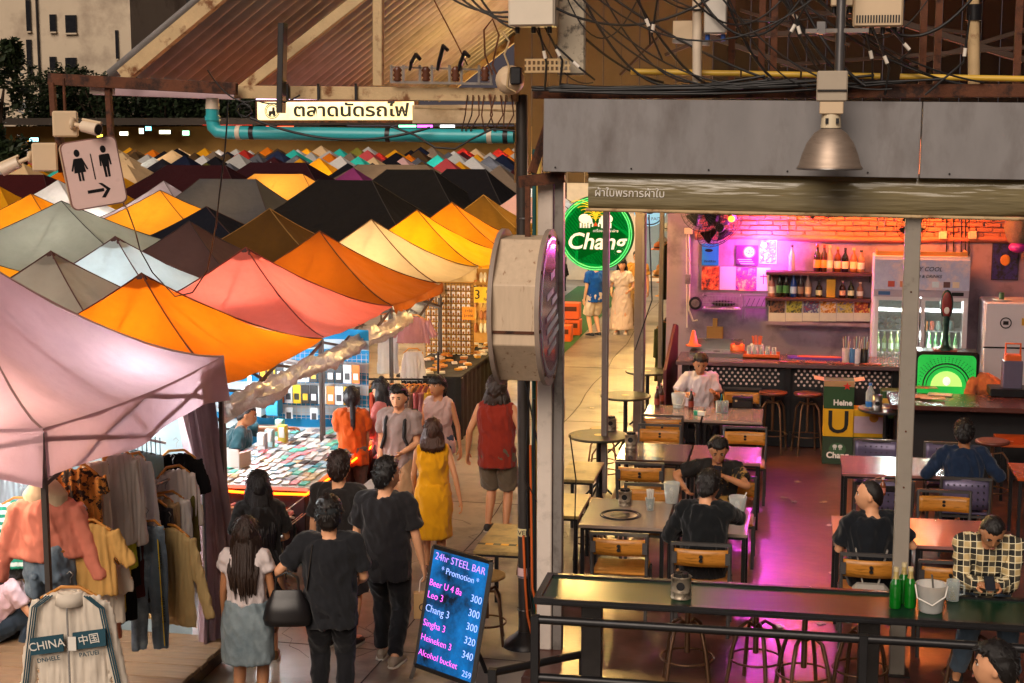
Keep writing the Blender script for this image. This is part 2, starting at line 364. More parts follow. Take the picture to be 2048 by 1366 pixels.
def strut(nm, a, b, w_, h_, mt, par): m = MB(); m.bar(a, b, w_, h_); return m.build(nm, mt, par, W=True, bevel=.004)
strut('bottom_chord', P(470, 184), P(1036, 190), .06, .11, M_cream, t)
strut('brace', P(476, 186, 12.5), P(740, -20, 12.5), .06, .09, M_cream, t)
strut('king_post', P(757, 172, 12.5), P(757, -20, 12.5), .08, .08, M_cream, t)
strut('left_chord', P(98, 158, 12.3), P(474, 178, 12.3), .06, .1, M_rust, t)
strut('upright', P(216, 172, 12.33), P(222, 275, 12.33), .05, .05, M_rust, t)
strut('upright', P(104, 165, 12.28), P(108, 232, 12.28), .05, .05, M_rust, t)
strut('fascia_strip', P(186, 182, 12.6), P(480, 192, 12.6), .03, .07, mat('lilac_trim', '#b59ba0', .6), t)
strut('end_cap', P(181, 178, 12.4), P(228, 180, 12.4), .05, .08, M_white, t)
strut('hanging_board', P(566, 46, 12.2), P(562, 226, 12.2), .11, .05, mat('black_board', '#201d1c', .6), t)
strut('ceiling_plate', P(830, 215, 12.9), P(1032, 222, 12.9), .04, .02, M_cream, t)
m = MB(); m.box(P(930, 228, 13.2), (.95, .03, .16)); m.build('cream_panel', mat('cream_panel', '#c9b08c', .6, color2='#a58a64', c2scale=2), t, W=True)
for px in (575, 637, 712):
    m = MB(); c = P(px, 184, 12.4); m.box(c, (.02, .02, .14)); m.build('clamp', M_blackst, t, W=True)
# insulator rack standing on the chord
t = thing('insulator_rack', 'steel rack of brown porcelain insulators on the truss chord', 'rack', P(880, 165, 12.35))
m = MB(); m.bar(P(783, 164, 12.35), P(986, 168, 12.35), .02, .02); m.bar(P(783, 134, 12.35), P(986, 140, 12.35), .014, .014)
m.build('rail', M_greyst, t, W=True)
for px in (795, 852, 911, 970):
    for s in (-12, 12):
        m = MB(); m.bar(P(px+s, 130, 12.35), P(px+s, 167, 12.35), .014, .02); m.build('bracket', M_greyst, t, W=True)
    m = MB(); c = P(px, 148, 12.35); m.lathe([(.02, -.06), (.038, -.05), (.025, -.03), (.04, -.01), (.025, .01), (.04, .03), (.02, .06)], c, 10); m.build('insulator', mat('brown_porcelain', '#5b3626', .25), t, W=True)
for px, py in ((820, 110), (875, 92), (918, 105)):
    m = MB(); c = P(px, 140, 12.33); m.tube([c, P(px+3, 125, 12.3), P(px+12, py, 12.25), P(px+20, py+8, 12.2)], [.014, .018, .022, .016], 7)
    tag(m.build('cable_clamp', M_blackst), 'black dead-end cable clamp sticking up from insulator rack', 'clamp', 'cable clamps on the insulator rack')
# PVC gutter pipe
t = thing('drain_pipe', 'turquoise PVC drain pipe with elbow slung below the truss', 'pipe', P(425, 265))
m = MB(); pts = [P(425, 215), P(425, 240), P(427, 254), P(436, 263), P(452, 265)]+[P(x, 265+(x-452)*.0145) for x in (600, 760, 900, 1028)]
m.tube(pts, .058, 14); m.build('pipe_run', M_pvcblue, t, W=True)
m = MB(); m.cyl(P(425, 196), P(425, 218), .055, .062, 14); m.build('white_socket', M_pvcwht, t, W=True)
for px in (478, 505, 777, 980, 1012):
    m = MB(); c = P(px, 265+(px-452)*.0145); m.cyl(c-V((.02, 0, 0)), c+V((.02, 0, 0)), .063, n=14); m.build('pipe_band', M_blackst if px in (777, 505, 1012) else M_pvcwht, t, W=True)
m = MB(); m.cyl(P(425, 232), P(425, 241), .066, n=14); m.build('coupling', M_pvcblue, t, W=True)
# lit Thai market sign
SY = 29.5
t = thing('market_name_sign', 'long cream backlit sign with Thai market name hanging behind the pipe', 'sign', P(670, 222, SY))
a, b = P(515, 204, SY), P(828, 240, SY)
m = MB(); m.box(((a.x+b.x)/2, SY+.12, (a.z+b.z)/2), (b.x-a.x+.1, .2, a.z-b.z+.1)); m.build('housing', M_rust, t, W=True)
m = MB(); m.box(((a.x+b.x)/2, SY, (a.z+b.z)/2), (b.x-a.x, .04, a.z-b.z)); m.build('lit_face', mat('sign_lit_cream', '#ffdfa0', .5, emit=.75, color2='#e0a95a', c2scale=1.2, c2lo=.5, c2hi=.8), t, W=True)
zz = (a.z+b.z)/2
M_signink = mat('dark_green_ink', '#1d2018', .6)
text('ตลาดนัดรถไฟ', .34, M_signink, t, frame((P(702, 222, SY).x, SY-.03, zz-.0), (1, 0, 0), (0, 0, 1)), bold=.008, xs=1.28)
for r_ in (.15, .12):
    m = MB(); c = V((P(545, 222, SY).x, SY-.025, zz)); m.tube([c+V((r_*math.cos(i*.314), 0, r_*math.sin(i*.314))) for i in range(21)], .008, 5); m.build('emblem_ring', M_signink, t, W=True)
m = MB(); m.box(c+V((0, 0, -.03)), (.14, .01, .06)); m.box(c+V((.03, 0, .03)), (.05, .01, .09)); m.lathe([(.03, -.005), (.03, .005)], c+V((-.045, 0, -.07)), 10, 'Y'); m.lathe([(.03, -.005), (.03, .005)], c+V((.04, 0, -.07)), 10, 'Y'); m.build('emblem', M_signink, t, W=True)
m = MB(); m.box((( a.x+b.x)/2, SY-.05, a.z+.06), (b.x-a.x, .06, .03)); m.build('lamp_strip', mat('violet_tube', '#f4d0ff', .5, emit=2.0), t, W=True)

# ================================================================== pole, columns, fascia, blind
px_, py_ = -2.21, 12.53
t = thing('utility_pole', 'dark round steel utility pole with cables beside the chalkboard', 'pole', (px_, py_, 0))
m = MB(); m.cyl((0, 0, 0), (-.03, 0, 4.75), .055, .05, 16); m.build('shaft', mat('dark_pole_steel', '#3a3430', .45, .4, var=.2, scale=6), t)
m = MB(); m.lathe([(.20, 0), (.2, .01), (.16, .05), (.09, .1), (.06, .13)], n=20); m.build('base_flange', M_iron, t)
for z, c, h_ in ((1.02, '#cdbb8a', .07), (.66, '#c8a6a4', .09)):
    m = MB(); m.lathe([(.058, z-h_/2), (.058, z+h_/2)], (-.005, 0, 0), 16, caps=False); m.build('sticker', mat('sticker'+c, c, .6), t)
text('VER', .06, M_black, t, frame((px_+.0, py_-.062, 1.02), (1, .0, 0), (0, 0, 1)))
for z in (.62, .32, 3.72):
    m = MB(); m.lathe([(.062, z), (.062, z+.012)], (-.003, 0, 0), 16); m.build('steel_strap', M_chrome, t)
for dx, c, r_ in ((.075, '#0f4a4a', .018), (.115, '#b89a4a', .024)):
    m = MB(); m.cyl((dx, .02, 0), (dx, .02, 4.3), r_, n=10); m.build('conduit', mat('conduit'+c, c, .5, var=.15), t)
for i in range(5):
    x = .02+.03*i; m = MB(); m.tube([(x-.02, -.07, 1.0+.4*i), (x, -.08, .55), (x+.02+.02*i, -.09, .3), (x+.1+.03*i, -.14, 0)], .012, 6); m.build('cable', M_black if i % 2 else mat('orange_cable', '#b3521e', .5), t)
m = MB(); m.tube([(.0, -.06, 2.4), (.14, -.08, 1.75), (.2, -.1, 1.55), (.26, -.1, 1.7), (.2, -.08, 2.35)], .008, 6); m.tube([(.05, -.06, 2.4), (.02, -.09, 1.5), (.14, -.1, 1.28), (.27, -.1, 1.6), (.26, -.1, 1.9)], .008, 6); m.build('loose_cable', M_black, t)
m = MB(); m.box((.3, -.06, 1.78), (.075, .06, .16)); m.build('socket_box', mat('yellow_socket', '#c2a24a', .5), t, bevel=.008)
m = MB(); m.box((.3, -.1, 1.78), (.03, .03, .11)); m.build('plug', M_black, t, bevel=.006)
m = MB(); m.box((.3, -.06, 2.12), (.1, .06, .2)); m.build('switch_box', M_box, t, bevel=.008)

t = thing('white_column', 'white square column with grey steel channel at the bar corner', 'column', (-1.92, 12.17, .12))
m = MB(); m.box((-.05, 0, 1.99), (.125, .14, 3.98)); m.build('shaft', M_white, t, bevel=.008)
m = MB(); m.box((.06, -.01, 1.99), (.075, .1, 3.98)); m.build('steel_channel', M_greyst, t, bevel=.005)
t = thing('steel_post', 'grey square steel post rising behind the long bar table', 'post', (.915, 12.07, .12))
m = MB(); m.box((0, 0, 1.95), (.12, .1, 3.9)); m.build('shaft', mat('worn_grey_post', '#8b8378', .5, .1, var=.12, scale=4, color2='#5d5349', c2scale=5, c2lo=.6, c2hi=.75), t, bevel=.006)
m = MB(); m.box((0, 0, .006), (.2, .2, .012)); m.build('base_plate', M_iron, t)
for z in (1.55, 2.0, 3.1):
    m = MB(); m.cyl((.0, -.05, z), (0, -.056, z), .008, n=8); m.build('bolt', M_rust, t)
for px, py, w_, lab in ((1208, 985, .075, 'slim grey steel post on the open side of the bar'), (1277, 868, .15, 'wide brown steel post on the open side of the bar'), (1319, 820, .07, 'slim steel post beside the hanging clothes stall')):
    p = az(px, py, .12); t = thing('side_post', lab, 'post', p)
    m = MB(); m.box((0, 0, 1.95), (w_, w_, 3.9)); m.build('shaft', mat('side_post_steel', '#6b5f5a', .45, .2, var=.15, scale=4), t, bevel=.006)
    m = MB(); m.box((w_*.28, -w_/2-.004, 1.95), (w_*.16, .01, 3.9)); m.build('channel_lip', M_greyst, t)
# fascia
t = thing('fascia_board', 'long grey sheet metal fascia above the bar opening', 'fascia', (-1.94, 11.88, 4.15))
xa = ay(1841, 270, 11.88).x
for x0, x1 in ((-1.95, xa-.004), (xa+.004, 6.5)):
    m = MB(); m.box(((x0+x1)/2, 11.88, 4.42), (x1-x0, .05, .57)); m.build('panel', M_plate, t, W=True, bevel=.004)
m = MB()
for i in range(9): m.cyl((-1.85+i*.6, 11.852, 4.17), (-1.85+i*.6, 11.848, 4.17), .008, n=8)
m.build('rivet', M_iron, t, W=True)
t = thing('roller_blind', 'rolled olive clear plastic rain blind under the grey fascia', 'blind', (-1.6, 12.0, 3.87))
def bl(u, v):
    a = v*2*math.pi; x = -1.6+8.1*u; k = 1+.06*noise.noise(V((x*1.7, a, 0)))+.05*noise.noise(V((x*6, a*2, 3)))
    return V((x, 12.0+.07*math.cos(a)*k, 4.0+.165*math.sin(a)*k-.02*math.sin(u*9)))
m = MB(); m.surf(bl, 140, 20); m.build('rolled_sheet', mat('olive_plastic', '#756a4c', .22, var=.15, scale=3, stretch=(.6, 3, 6), fold=.5, foldscale=3, coat=.3), t, W=True)
m = MB(); m.cyl((-1.62, 11.95, 3.835), (6.5, 11.95, 3.835), .014, n=8); m.build('hem_bar', M_cream, t, W=True)
text('ผ้าใบพรการผ้าใบ', .085, M_paper, t, frame((-1.27, 11.925, 3.97), (1, 0, 0), (0, 0, 1)))
for nm_ in ('fascia_board', 'roller_blind'): col.objects[nm_].rotation_euler.y = R(.65)
t = thing('header_beam', 'rust brown steel beam lying along the top of the fascia', 'beam', (-2.2, 12.02, 4.75))
m = MB(); m.box((2.2, 12.02, 4.755), (8.5, .12, .1)); m.build('beam', M_rust, t, W=True, bevel=.005)
for px in (1460, 1545, 1845, 1875, 1520, 2035):
    p = ay(px, 180, 12.15); m = MB(); m.bar((p.x, 12.2+rnd.random()*.2, 4.78), (p.x, 12.2+rnd.random()*.2, 6.4), .06 if px != 1845 else .09, .05); m.build('stud', M_rust, t, W=True)
t = thing('yellow_conduit', 'yellow PVC conduit run above the fascia', 'pipe', ay(1500, 155, 12.1))
for a_, b_ in ((1262, 1330), (1332, 1480), (1484, 1600), (1604, 1760), (1800, 2080)):
    m = MB(); m.cyl(ay(a_, 143+(a_-1262)*.019, 12.1), ay(b_, 143+(b_-1262)*.019, 12.1), .024, n=10); m.build('pipe_length', M_pvcyel, t, W=True)
t = thing('scaffold_pole', 'cream painted vertical pole above the fascia with clamps', 'pole', ay(1948, 175, 12.25))
m = MB(); m.cyl(ay(1948, 180, 12.25), ay(1946, -60, 12.25), .045, n=12); m.build('shaft', M_cream, t, W=True)
m = MB(); c = ay(1948, 25, 12.25); m.cyl(c-V((0, 0, .06)), c+V((0, 0, .06)), .06, n=10); m.build('clamp', M_blackst, t, W=True)
# dark lumber and frames stacked in the loft behind
for i, (a_, b_, w_) in enumerate((((1380, 60), (1640, 150), .1), ((1500, 70), (1800, 60), .12), ((1560, 130), (2048, 95), .08), ((1750, 30), (2048, 120), .14), ((1330, 110), (1500, 40), .08), ((1820, 130), (2048, 60), .1), ((1480, 20), (1700, 90), .07), ((1240, 150), (1330, 60), .06), ((1600, 20), (1960, 70), .09))):
    m = MB(); m.bar(ay(*a_, 14+.3*i), ay(*b_, 14+.3*i), w_, w_*.4)
    tag(m.build('loft_timber', mat('loft_timber', '#3d2c22', .8, var=.3), bevel=.004), 'dark weathered timber leaning in the loft above the bar', 'timber', 'timbers in the loft above the bar')
# ================================================================== floodlight lamp, boxes, signs, cables up high
LY = 11.45
t = thing('bell_lamp', 'unlit bell shaped metal industrial lamp hung in front of the fascia', 'lamp', ay(1660, 338, LY))
c = ay(1659, 338, LY); k = .0038
m = MB(); m.lathe([(.235, 0), (.24, .008), (.225, .03), (.205, .1), (.17, .19), (.12, .26), (.07, .295), (.055, .31)], c, 32, caps=False); m.build('reflector', mat('brushed_aluminium', '#a08f80', .52, .7, var=.15, scale=5, stretch=(1, 1, 6), color2='#6e5f52', c2scale=3, c2lo=.55, c2hi=.8), t, W=True, solid=.004)
m = MB(); m.lathe([(.236, -.004), (.243, .004), (.236, .012)], c, 32, caps=False); m.build('rim', M_chrome, t, W=True)
m = MB(); m.ell(c+V((0, 0, .13)), (.07, .07, .12)); m.build('bulb', mat('milky_bulb', '#cfc8c0', .2), t, W=True)
m = MB(); m.cyl(c+V((0, 0, .30)), c+V((0, 0, .40)), .075, .068, 16); m.build('socket', mat('cream_socket', '#cdbd9f', .5), t, W=True)
for a in (-.03, .045):
    m = MB(); m.box(c+V((a, -.072, .35)), (.022, .012, .04)); m.build('vent', M_black, t, W=True)
m = MB(); m.box(c+V((0, 0, .445)), (.17, .15, .09)); m.build('neck_box', M_box, t, W=True, bevel=.006)
m = MB(); m.box(c+V((0, 0, .60)), (.22, .17, .22)); m.build('ballast_box', mat('grey_box', '#a39684', .5, var=.08), t, W=True, bevel=.01)
m = MB(); m.box(c+V((0, -.09, .57)), (.21, .02, .012)); m.build('box_seam', M_iron, t, W=True)
m = MB(); m.cyl(c+V((.05, .02, .7)), c+V((.05, .02, 1.6)), .035, n=12); m.build('hanging_pipe', M_chrome, t, W=True)
m = MB(); m.bar(c+V((-.2, .04, 1.0)), c+V((.25, .04, 1.0)), .09, .03); m.build('cross_bracket', M_greyst, t, W=True)
m = MB(); m.box(c+V((-.09, .0, 1.02)), (.06, .04, .09)); m.build('u_bolt', M_chrome, t, W=True)

def ebox(name, label, px, py, w_, h_, y, d=.14, mt=None, feet=0, vents=False):
    c = ay(px, py, y); t = thing(name, label, 'electric box', c)
    m = MB(); m.box((0, 0, 0), (w_, d, h_)); m.build('housing', mt or M_box, t, bevel=.012)
    m = MB(); m.box((0, -d/2-.006, 0), (w_*.94, .012, h_*.96)); m.build('door', mt or M_box, t, bevel=.004)
    if vents:
        for i in range(16):
            m = MB(); m.box((-w_*.42+w_*.84*i/15, -d/2-.014, -h_*.36), (w_*.03, .008, h_*.14)); m.build('vent_slot', M_black, t)
    for i in range(feet):
        x = -w_*.35+w_*.7*i/max(1, feet-1); m = MB(); m.cyl((x, 0, -h_/2-.05), (x, 0, -h_/2), .018, n=8); m.build('cable_gland', mat('blue_gland', '#2a55a8', .5) if name == 'radio_cabinet' else M_black, t)
ebox('meter_cabinet', 'white meter cabinet hung above the pole top', 1067, -10, .36, .48, 11.7, .2, mat('white_cabinet', '#cfc3b0', .5, var=.05), 3)
ebox('mounting_plate', 'grey spotted mounting plate beside the white meter cabinet', 1143, 60, .22, .70, 11.95, .04, mat('spotted_grey_plate', '#a89c88', .7, color2='#5c544a', c2scale=12))
ebox('radio_cabinet', 'pale finned radio cabinet with blue cable glands above the fascia', 1432, 5, .17, .48, 11.9, .12, mat('pale_grey_box', '#b9b2a8', .5), 2)
ebox('amplifier_box', 'beige amplifier box with slotted vents at the top', 1756, 0, .36, .40, 11.8, .16, M_box, 4, True)
ebox('small_relay_box', 'small beige relay box above the bell lamp pipe', 1684, -6, .16, .14, 11.75, .12, M_box, 2)
t = thing('radio_mast', 'short white pipe mast with bracket standing above the fascia', 'mast', ay(1395, 165, 11.95))
m = MB(); m.cyl(ay(1394, 165, 11.95), ay(1394, -60, 11.95), .036, n=12); m.build('shaft', M_pvcwht, t, W=True)
m = MB(); m.bar(ay(1345, 82, 12), ay(1420, 88, 12), .06, .03); m.build('bracket', M_greyst, t, W=True)
m = MB(); m.box(ay(1372, 60, 12.05), (.2, .03, .14)); m.build('back_plate', M_box, t, W=True)
t = thing('perforated_bracket', 'perforated steel strip bracket with terminals under the mounting plate', 'bracket', ay(1095, 145, 11.8))
c = ay(1095, 143, 11.8); m = MB()
for i in range(10):
    m.box(c+V((-.16+.036*i, 0, .045)), (.014, .012, .09))
for z in (0, .045, .09): m.box(c+V((0, .0, z)), (.36, .010, .016))
m.build('strip', M_cream, t, W=True)
t = thing('cable_bell', 'round cream plastic cable spool casing at the pole top', 'casing', ay(1022, 160, 12.2))
c = ay(1020, 160, 12.25); m = MB(); m.lathe([(.05, -.12), (.105, -.08), (.12, 0), (.105, .06), (.04, .1)], c, 18, 'Y'); m.build('casing', M_box, t, W=True)
m = MB(); m.box(c+V((.07, -.1, .03)), (.09, .08, .14)); m.build('latch', M_blackst, t, W=True, bevel=.01)
m = MB(); m.tube([c+V((-.04, -.12, .38)), c+V((.02, -.14, .3)), c+V((-.02, -.14, .2)), c+V((.02, -.14, .1)), c+V((.0, -.14, -.06)), c+V((.07, -.12, -.1))], .008, 6); m.build('coiled_lead', M_cream, t, W=True)

# octagonal sign box, flat side to the walkway
OC = V((-2.06, 11.75, 3.07))
t = thing('octagon_sign', 'rusty cream octagonal light box sign hung on the pole', 'sign', OC)
def ring(x, r, n=8, off=math.pi/8, sy=1.0): return [V((x, r*sy*math.cos(2*math.pi*i/n+off), r*math.sin(2*math.pi*i/n+off))) for i in range(n)]
m = MB(); m.loft([ring(-.17, .60), ring(.17, .60)], smooth=False); m.build('drum', mat('cream_sign_metal', '#c2ab90', .6, var=.12, scale=4, stretch=(6, 6, 1), color2='#7a4a24', c2scale=3, c2lo=.6, c2hi=.72), t, bevel=.006)
for x0, x1, r_ in ((-.2, -.165, .62), (.165, .2, .62)):
    m = MB(); m.loft([ring(x0, r_, 40, 0), ring(x1, r_, 40, 0)]); m.build('rim', mat('sign_rim', '#8e7d70', .55, var=.2), t)
m = MB(); m.loft([ring(.2, .56, 40, 0), ring(.206, .56, 40, 0)]); m.build('face', mat('lilac_acrylic', '#9a6f90', .12, var=.1, coat=.5), t)
m = MB(); m.loft([ring(.207, .54, 40, 0), ring(.207, .50, 40, 0)], caps=False); m.build('face_ring', mat('plum_ink', '#4a2c47', .4), t)
for i, (y, z, w_, h_) in enumerate(((-.12, .12, .3, .05), (.1, .06, .26, .05), (-.05, -.04, .5, .04), (.0, -.13, .56, .05), (.05, -.22, .5, .05), (-.02, -.31, .4, .05), (.0, .26, .2, .06))):
    m = MB(); m.box((.209, y, z), (.004, w_, h_), M=Matrix.Rotation(.12, 3, 'X')); m.build('face_stroke', mat('plum_ink', '#4a2c47', .4), t)
m = MB(); m.box((.0, -.40, -.13), (.35, .33, .022)); m.build('rust_seam', M_rust, t)
m = MB(); m.bar((0, .05, .5), (0, .05, .95), .04, .04); m.build('hanger', M_rust, t)
m = MB(); m.bar((-.1, .2, .98), (.25, .3, 1.02), .09, .09); m.build('bracket_arm', M_rust, t)
m = MB(); m.bar((.0, .25, 1.05), (.17, .35, 1.62), .07, .05); m.build('bracket_stay', M_rust, t)
for a in range(8):
    m = MB(); q = a*math.pi/4+.2; m.cyl((.2, .585*math.cos(q), .585*math.sin(q)), (.21, .585*math.cos(q), .585*math.sin(q)), .014, n=8); m.build('bolt', M_rust, t)

# toilet sign box
t = thing('toilet_sign', 'white toilet direction sign box with woman, man and arrow pictograms', 'sign', ay(185, 345, 11))
a_ = R(10.5+22); X = V((math.cos(a_), math.sin(a_), .05)).normalized(); Zd = V((-.045, 0, 1)); Zd = (Zd-X*Zd.dot(X)).normalized()
Zd = (Zd*math.cos(R(6))-X*math.sin(R(6))*-1*-1).normalized(); X = (X-Zd*X.dot(Zd)).normalized()
Fm = frame(ay(188, 346, 11), X, Zd)
def rrect(w_, h_, r, n=5):
    pts = []
    for cx, cy, a0 in ((w_/2-r, h_/2-r, 0), (-w_/2+r, h_/2-r, 90), (-w_/2+r, -h_/2+r, 180), (w_/2-r, -h_/2+r, 270)):
        pts += [(cx+r*math.cos(R(a0+90*i/n)), cy+r*math.sin(R(a0+90*i/n))) for i in range(n+1)]
    return pts
def slab(poly, z0, z1, nm, mt, par, Mx):
    m = MB(); n = len(poly); vs = [Mx@V((x, y, z0)) for x, y in poly]+[Mx@V((x, y, z1)) for x, y in poly]
    m.add(vs, [list(range(n))[::-1], list(range(n, 2*n))]+[(i, (i+1) % n, (i+1) % n+n, i+n) for i in range(n)]); return m.build(nm, mt, par, W=True)
slab(rrect(.42, .52, .05), -.17, -.012, 'housing', M_box, t, Fm)
slab(rrect(.43, .53, .05), -.02, -.004, 'rim', mat('sign_brown_rim', '#7d5a50', .5), t, Fm)
slab(rrect(.41, .51, .045), -.004, .002, 'face', mat('sign_white_acrylic', '#d6b8b0', .3, var=.04), t, Fm)
M_ink = mat('black_vinyl', '#0b0a0d', .4)
def circ(cx, cy, r, n=14, sy=1): return [(cx+r*math.cos(2*math.pi*i/n), cy+sy*r*math.sin(2*math.pi*i/n)) for i in range(n)]
def pic(polys, nm):
    m = MB()
    for pl in polys:
        n = len(pl); m.add([Fm@V((x, y, .004)) for x, y in pl]+[Fm@V((x, y, .0025)) for x, y in pl], [list(range(n)), list(range(2*n-1, n-1, -1))])
    m.build(nm, M_ink, t, W=True)
wx, mx_ = -.10, .10
pic([circ(wx, .17, .022, sy=1.3), [(wx-.03, .13), (wx+.03, .13), (wx+.045, .02), (wx-.045, .02)], [(wx-.032, .13), (wx-.03, .10), (wx-.052, .035), (wx-.064, .04)], [(wx+.032, .13), (wx+.03, .10), (wx+.052, .035), (wx+.064, .04)], [(wx-.02, .02), (wx-.004, .02), (wx-.004, -.045), (wx-.02, -.045)], [(wx+.004, .02), (wx+.02, .02), (wx+.02, -.045), (wx+.004, -.045)]], 'woman_pictogram')
pic([circ(mx_, .17, .022, sy=1.3), [(mx_-.035, .132), (mx_+.035, .132), (mx_+.024, .035), (mx_-.024, .035)], [(mx_-.04, .13), (mx_-.029, .12), (mx_-.032, .045), (mx_-.045, .045)], [(mx_+.029, .12), (mx_+.04, .13), (mx_+.045, .045), (mx_+.032, .045)], [(mx_-.023, .036), (mx_-.003, .036), (mx_-.003, -.045), (mx_-.02, -.045)], [(mx_+.003, .036), (mx_+.023, .036), (mx_+.02, -.045), (mx_+.003, -.045)]], 'man_pictogram')
pic([[(-.004, .15), (.004, .15), (.006, -.05), (-.003, -.05)]], 'divider')
pic([[(-.075, -.125), (.05, -.125), (.05, -.15), (-.075, -.15)], [(.015, -.08), (.045, -.085), (.10, -.138), (.07, -.138)], [(.07, -.138), (.10, -.138), (.05, -.20), (.022, -.195)]], 'arrow')
m = MB(); m.bar(ay(118, 268, 11.15), ay(126, 345, 11.15), .06, .05); m.build('hanger', M_rust, t, W=True)
for lab, px, py, dv, w_ in (('beige camera junction box with bullet camera above the toilet sign', 131, 248, V((1, -.25, -.18)), .26), ('beige camera junction box with bullet camera left of the toilet sign', 90, 314, V((-1, -.2, -.45)), .22)):
    c = ay(px, py, 11.05); t = thing('security_camera', lab, 'camera', c)
    m = MB(); m.box((0, 0, 0), (.19, .16, .2 if w_ > .25 else .22), rz=R(25)); m.build('junction_box', M_box, t, bevel=.012)
    d = dv.normalized(); s = V((.09*(1 if dv.x > 0 else -1), -.06, .0))
    m = MB(); m.cyl(s, s+d*.1, .018, n=10); m.lathe([(.05, -.005), (.05, .012), (.03, .02)], s, 12, 'X'); m.build('bracket', M_box, t)
    m = MB(); p = s+d*.10; q = p+d*.15; m.cyl(p, q, .045, .05, 16); m.build('barrel', mat('camera_shell', '#d0bda6', .4), t)
    m = MB(); m.cyl(q-d*.01, q+d*.004, .04, n=16); m.build('lens', mat('lens_black', '#0a0808', .1), t)
    m = MB(); x_, y_ = basis(d); m.cyl(p+V((0, 0, .052))-d*.0, q+V((0, 0, .055))+d*.03, .012, n=6); m.build('sun_shield', M_box, t)
    if dv.x > 0:
        m = MB(); m.cyl((0, 0, .1), (0, 0, .35), .012, n=8); m.build('conduit', M_rust, t)

# ---------------------------------------------------------------- cables
def cable(pts, r, lab, mt=None, grp='cables tangled above the fascia'):
    m = MB(); m.tube(pts, r, 6); return tag(m.build('cable', mt or M_black), lab, 'cable', grp)
q = random.Random(21)
for i in range(26):
    x0 = q.uniform(1040, 1700); x1 = x0+q.uniform(120, 480); y0 = -18; y1 = q.choice((-18, 165, 172, 178)); Yc = q.uniform(11.6, 12.1)
    a, b = ay(x0, y0, Yc), ay(min(x1, 2060), y1, Yc+q.uniform(-.1, .2)); cable(cat_(a, b, 14, q.uniform(.12, .42) if y1 < 0 else q.uniform(.05, .22)), q.choice((.006, .008, .011, .014)), 'black cable looping above the grey fascia')
for i in range(9):
    a, b = ay(1060+q.uniform(0, 60), 175+q.uniform(-8, 8), 11.85), ay(1700+q.uniform(-200, 200), 160+q.uniform(-10, 12), 11.9); cable(cat_(a, b, 16, q.uniform(.0, .07)), .012, 'thick black cable bundled along the header beam', grp='cables bundled on the header beam')
for x0, y0, x1, y1 in ((1075, 45, 1090, 180), (1085, 45, 1120, 170), (1110, 90, 1190, 160), (1275, -5, 1300, 90), (1315, -5, 1325, 120), (1560, -5, 1580, 60), (1580, -5, 1640, 130), (1730, 55, 1745, 160), (1745, 55, 1770, 190), (1780, 55, 1800, 120), (1940, 30, 1850, 190), (1620, -5, 1600, 120)):
    a, b = ay(x0, y0, 11.75), ay(x1, y1, 11.8); mid = a.lerp(b, .5)+V((q.uniform(-.12, .12), 0, -.05)); cable([a, a.lerp(mid, .6), mid, mid.lerp(b, .6), b], .009, 'thin black cable dropping from the boxes above the fascia', grp='cables dropping from electric boxes')
    c = a.lerp(mid, .7); m = MB(); m.cyl(c, c+(mid-a).normalized()*.06, .014, n=8); tag(m.build('cable_marker', mat('white_tape', '#d8d0c4', .6)), 'white tape marker wrapped round a thin cable', 'marker', 'white cable markers')
# cables over the pipe and down to the tents
cable(cat_(P(500, 235, 12.3), P(860, 255, 12.3), 16, .14), .012, 'black cable sagging along the turquoise pipe', grp='cables on the turquoise pipe')
cable([P(780, 252, 12.3), P(830, 270, 12.3), P(870, 295, 12.3), P(910, 298, 12.3), P(940, 280, 12.3), P(985, 258, 12.3), P(1030, 262, 12.3)], .010, 'black cable swooping below the turquoise pipe', grp='cables on the turquoise pipe')
cable(cat_(P(415, 140, 12.2), P(510, 200, 12.2), 10, .1)+cat_(P(510, 200, 12.2), P(600, 190, 12.2), 6, .05), .007, 'thin cable hanging under the rusted eave beam', grp='cables on the truss')
cable([P(457, 205, 12.2), P(450, 300, 12.2), P(440, 380, 12.4), P(432, 450, 13), P(415, 540, 14), P(385, 585, 14.3), P(350, 593, 14.4), P(305, 545, 14.3), P(280, 500, 14.3), P(270, 460, 13.5), P(255, 420, 12.5), P(243, 400, 11.2)], .007, 'long thin cable looping from the pipe over the white tent to the toilet sign')
for i in range(9):
    x = 935+i*11; cable([P(x, 190, 12.4), P(x+q.uniform(-12, 12), 230, 12.4), P(x-8+q.uniform(-10, 10), 262, 12.4)], .006, 'thin brown wire hanging from the truss end', M_rust, 'wires hanging from the truss end')
cable([P(x, y, 12.3) for x, y in ((500, 215), (488, 205), (475, 212), (478, 228), (492, 234), (505, 225), (498, 210), (482, 208), (472, 220), (484, 234))], .008, 'small coil of black cable tied beside the turquoise pipe elbow')
cable([P(868, 0, 12.3), P(905, 70, 12.3), P(935, 130, 12.3)], .006, 'thin brown wire running down the corrugated roof', M_rust, 'wires on the roof')
cable([P(x, y, 12.3) for x, y in ((985, 150), (970, 110), (968, 60), (985, 38), (998, 70), (985, 130), (1000, 165))], .008, 'brown cable loop beside the pole top', M_rust, 'wires on the roof')
for i in range(4): cable(cat_(P(900+20*i, -5, 12.1), P(1035, 20+12*i, 12.1), 8, .06), .010, 'black overhead cable reaching the meter cabinet', grp='overhead cables to the meter cabinet')
p = az(1275, 690, .12); cable([ay(1298, 430, 17), ay(1304, 600, 17.2), ay(1270, 700, 17.3), ay(1312, 560, 17.4)][:3], .008, 'black wire hanging beside the wide side post')
cable([ay(1140, 870, 12.6), ay(1152, 960, 12.7), ay(1148, 1100, 12.7), ay(1146, 1180, 12.6)], .006, 'thin black wire hanging beside the white column')
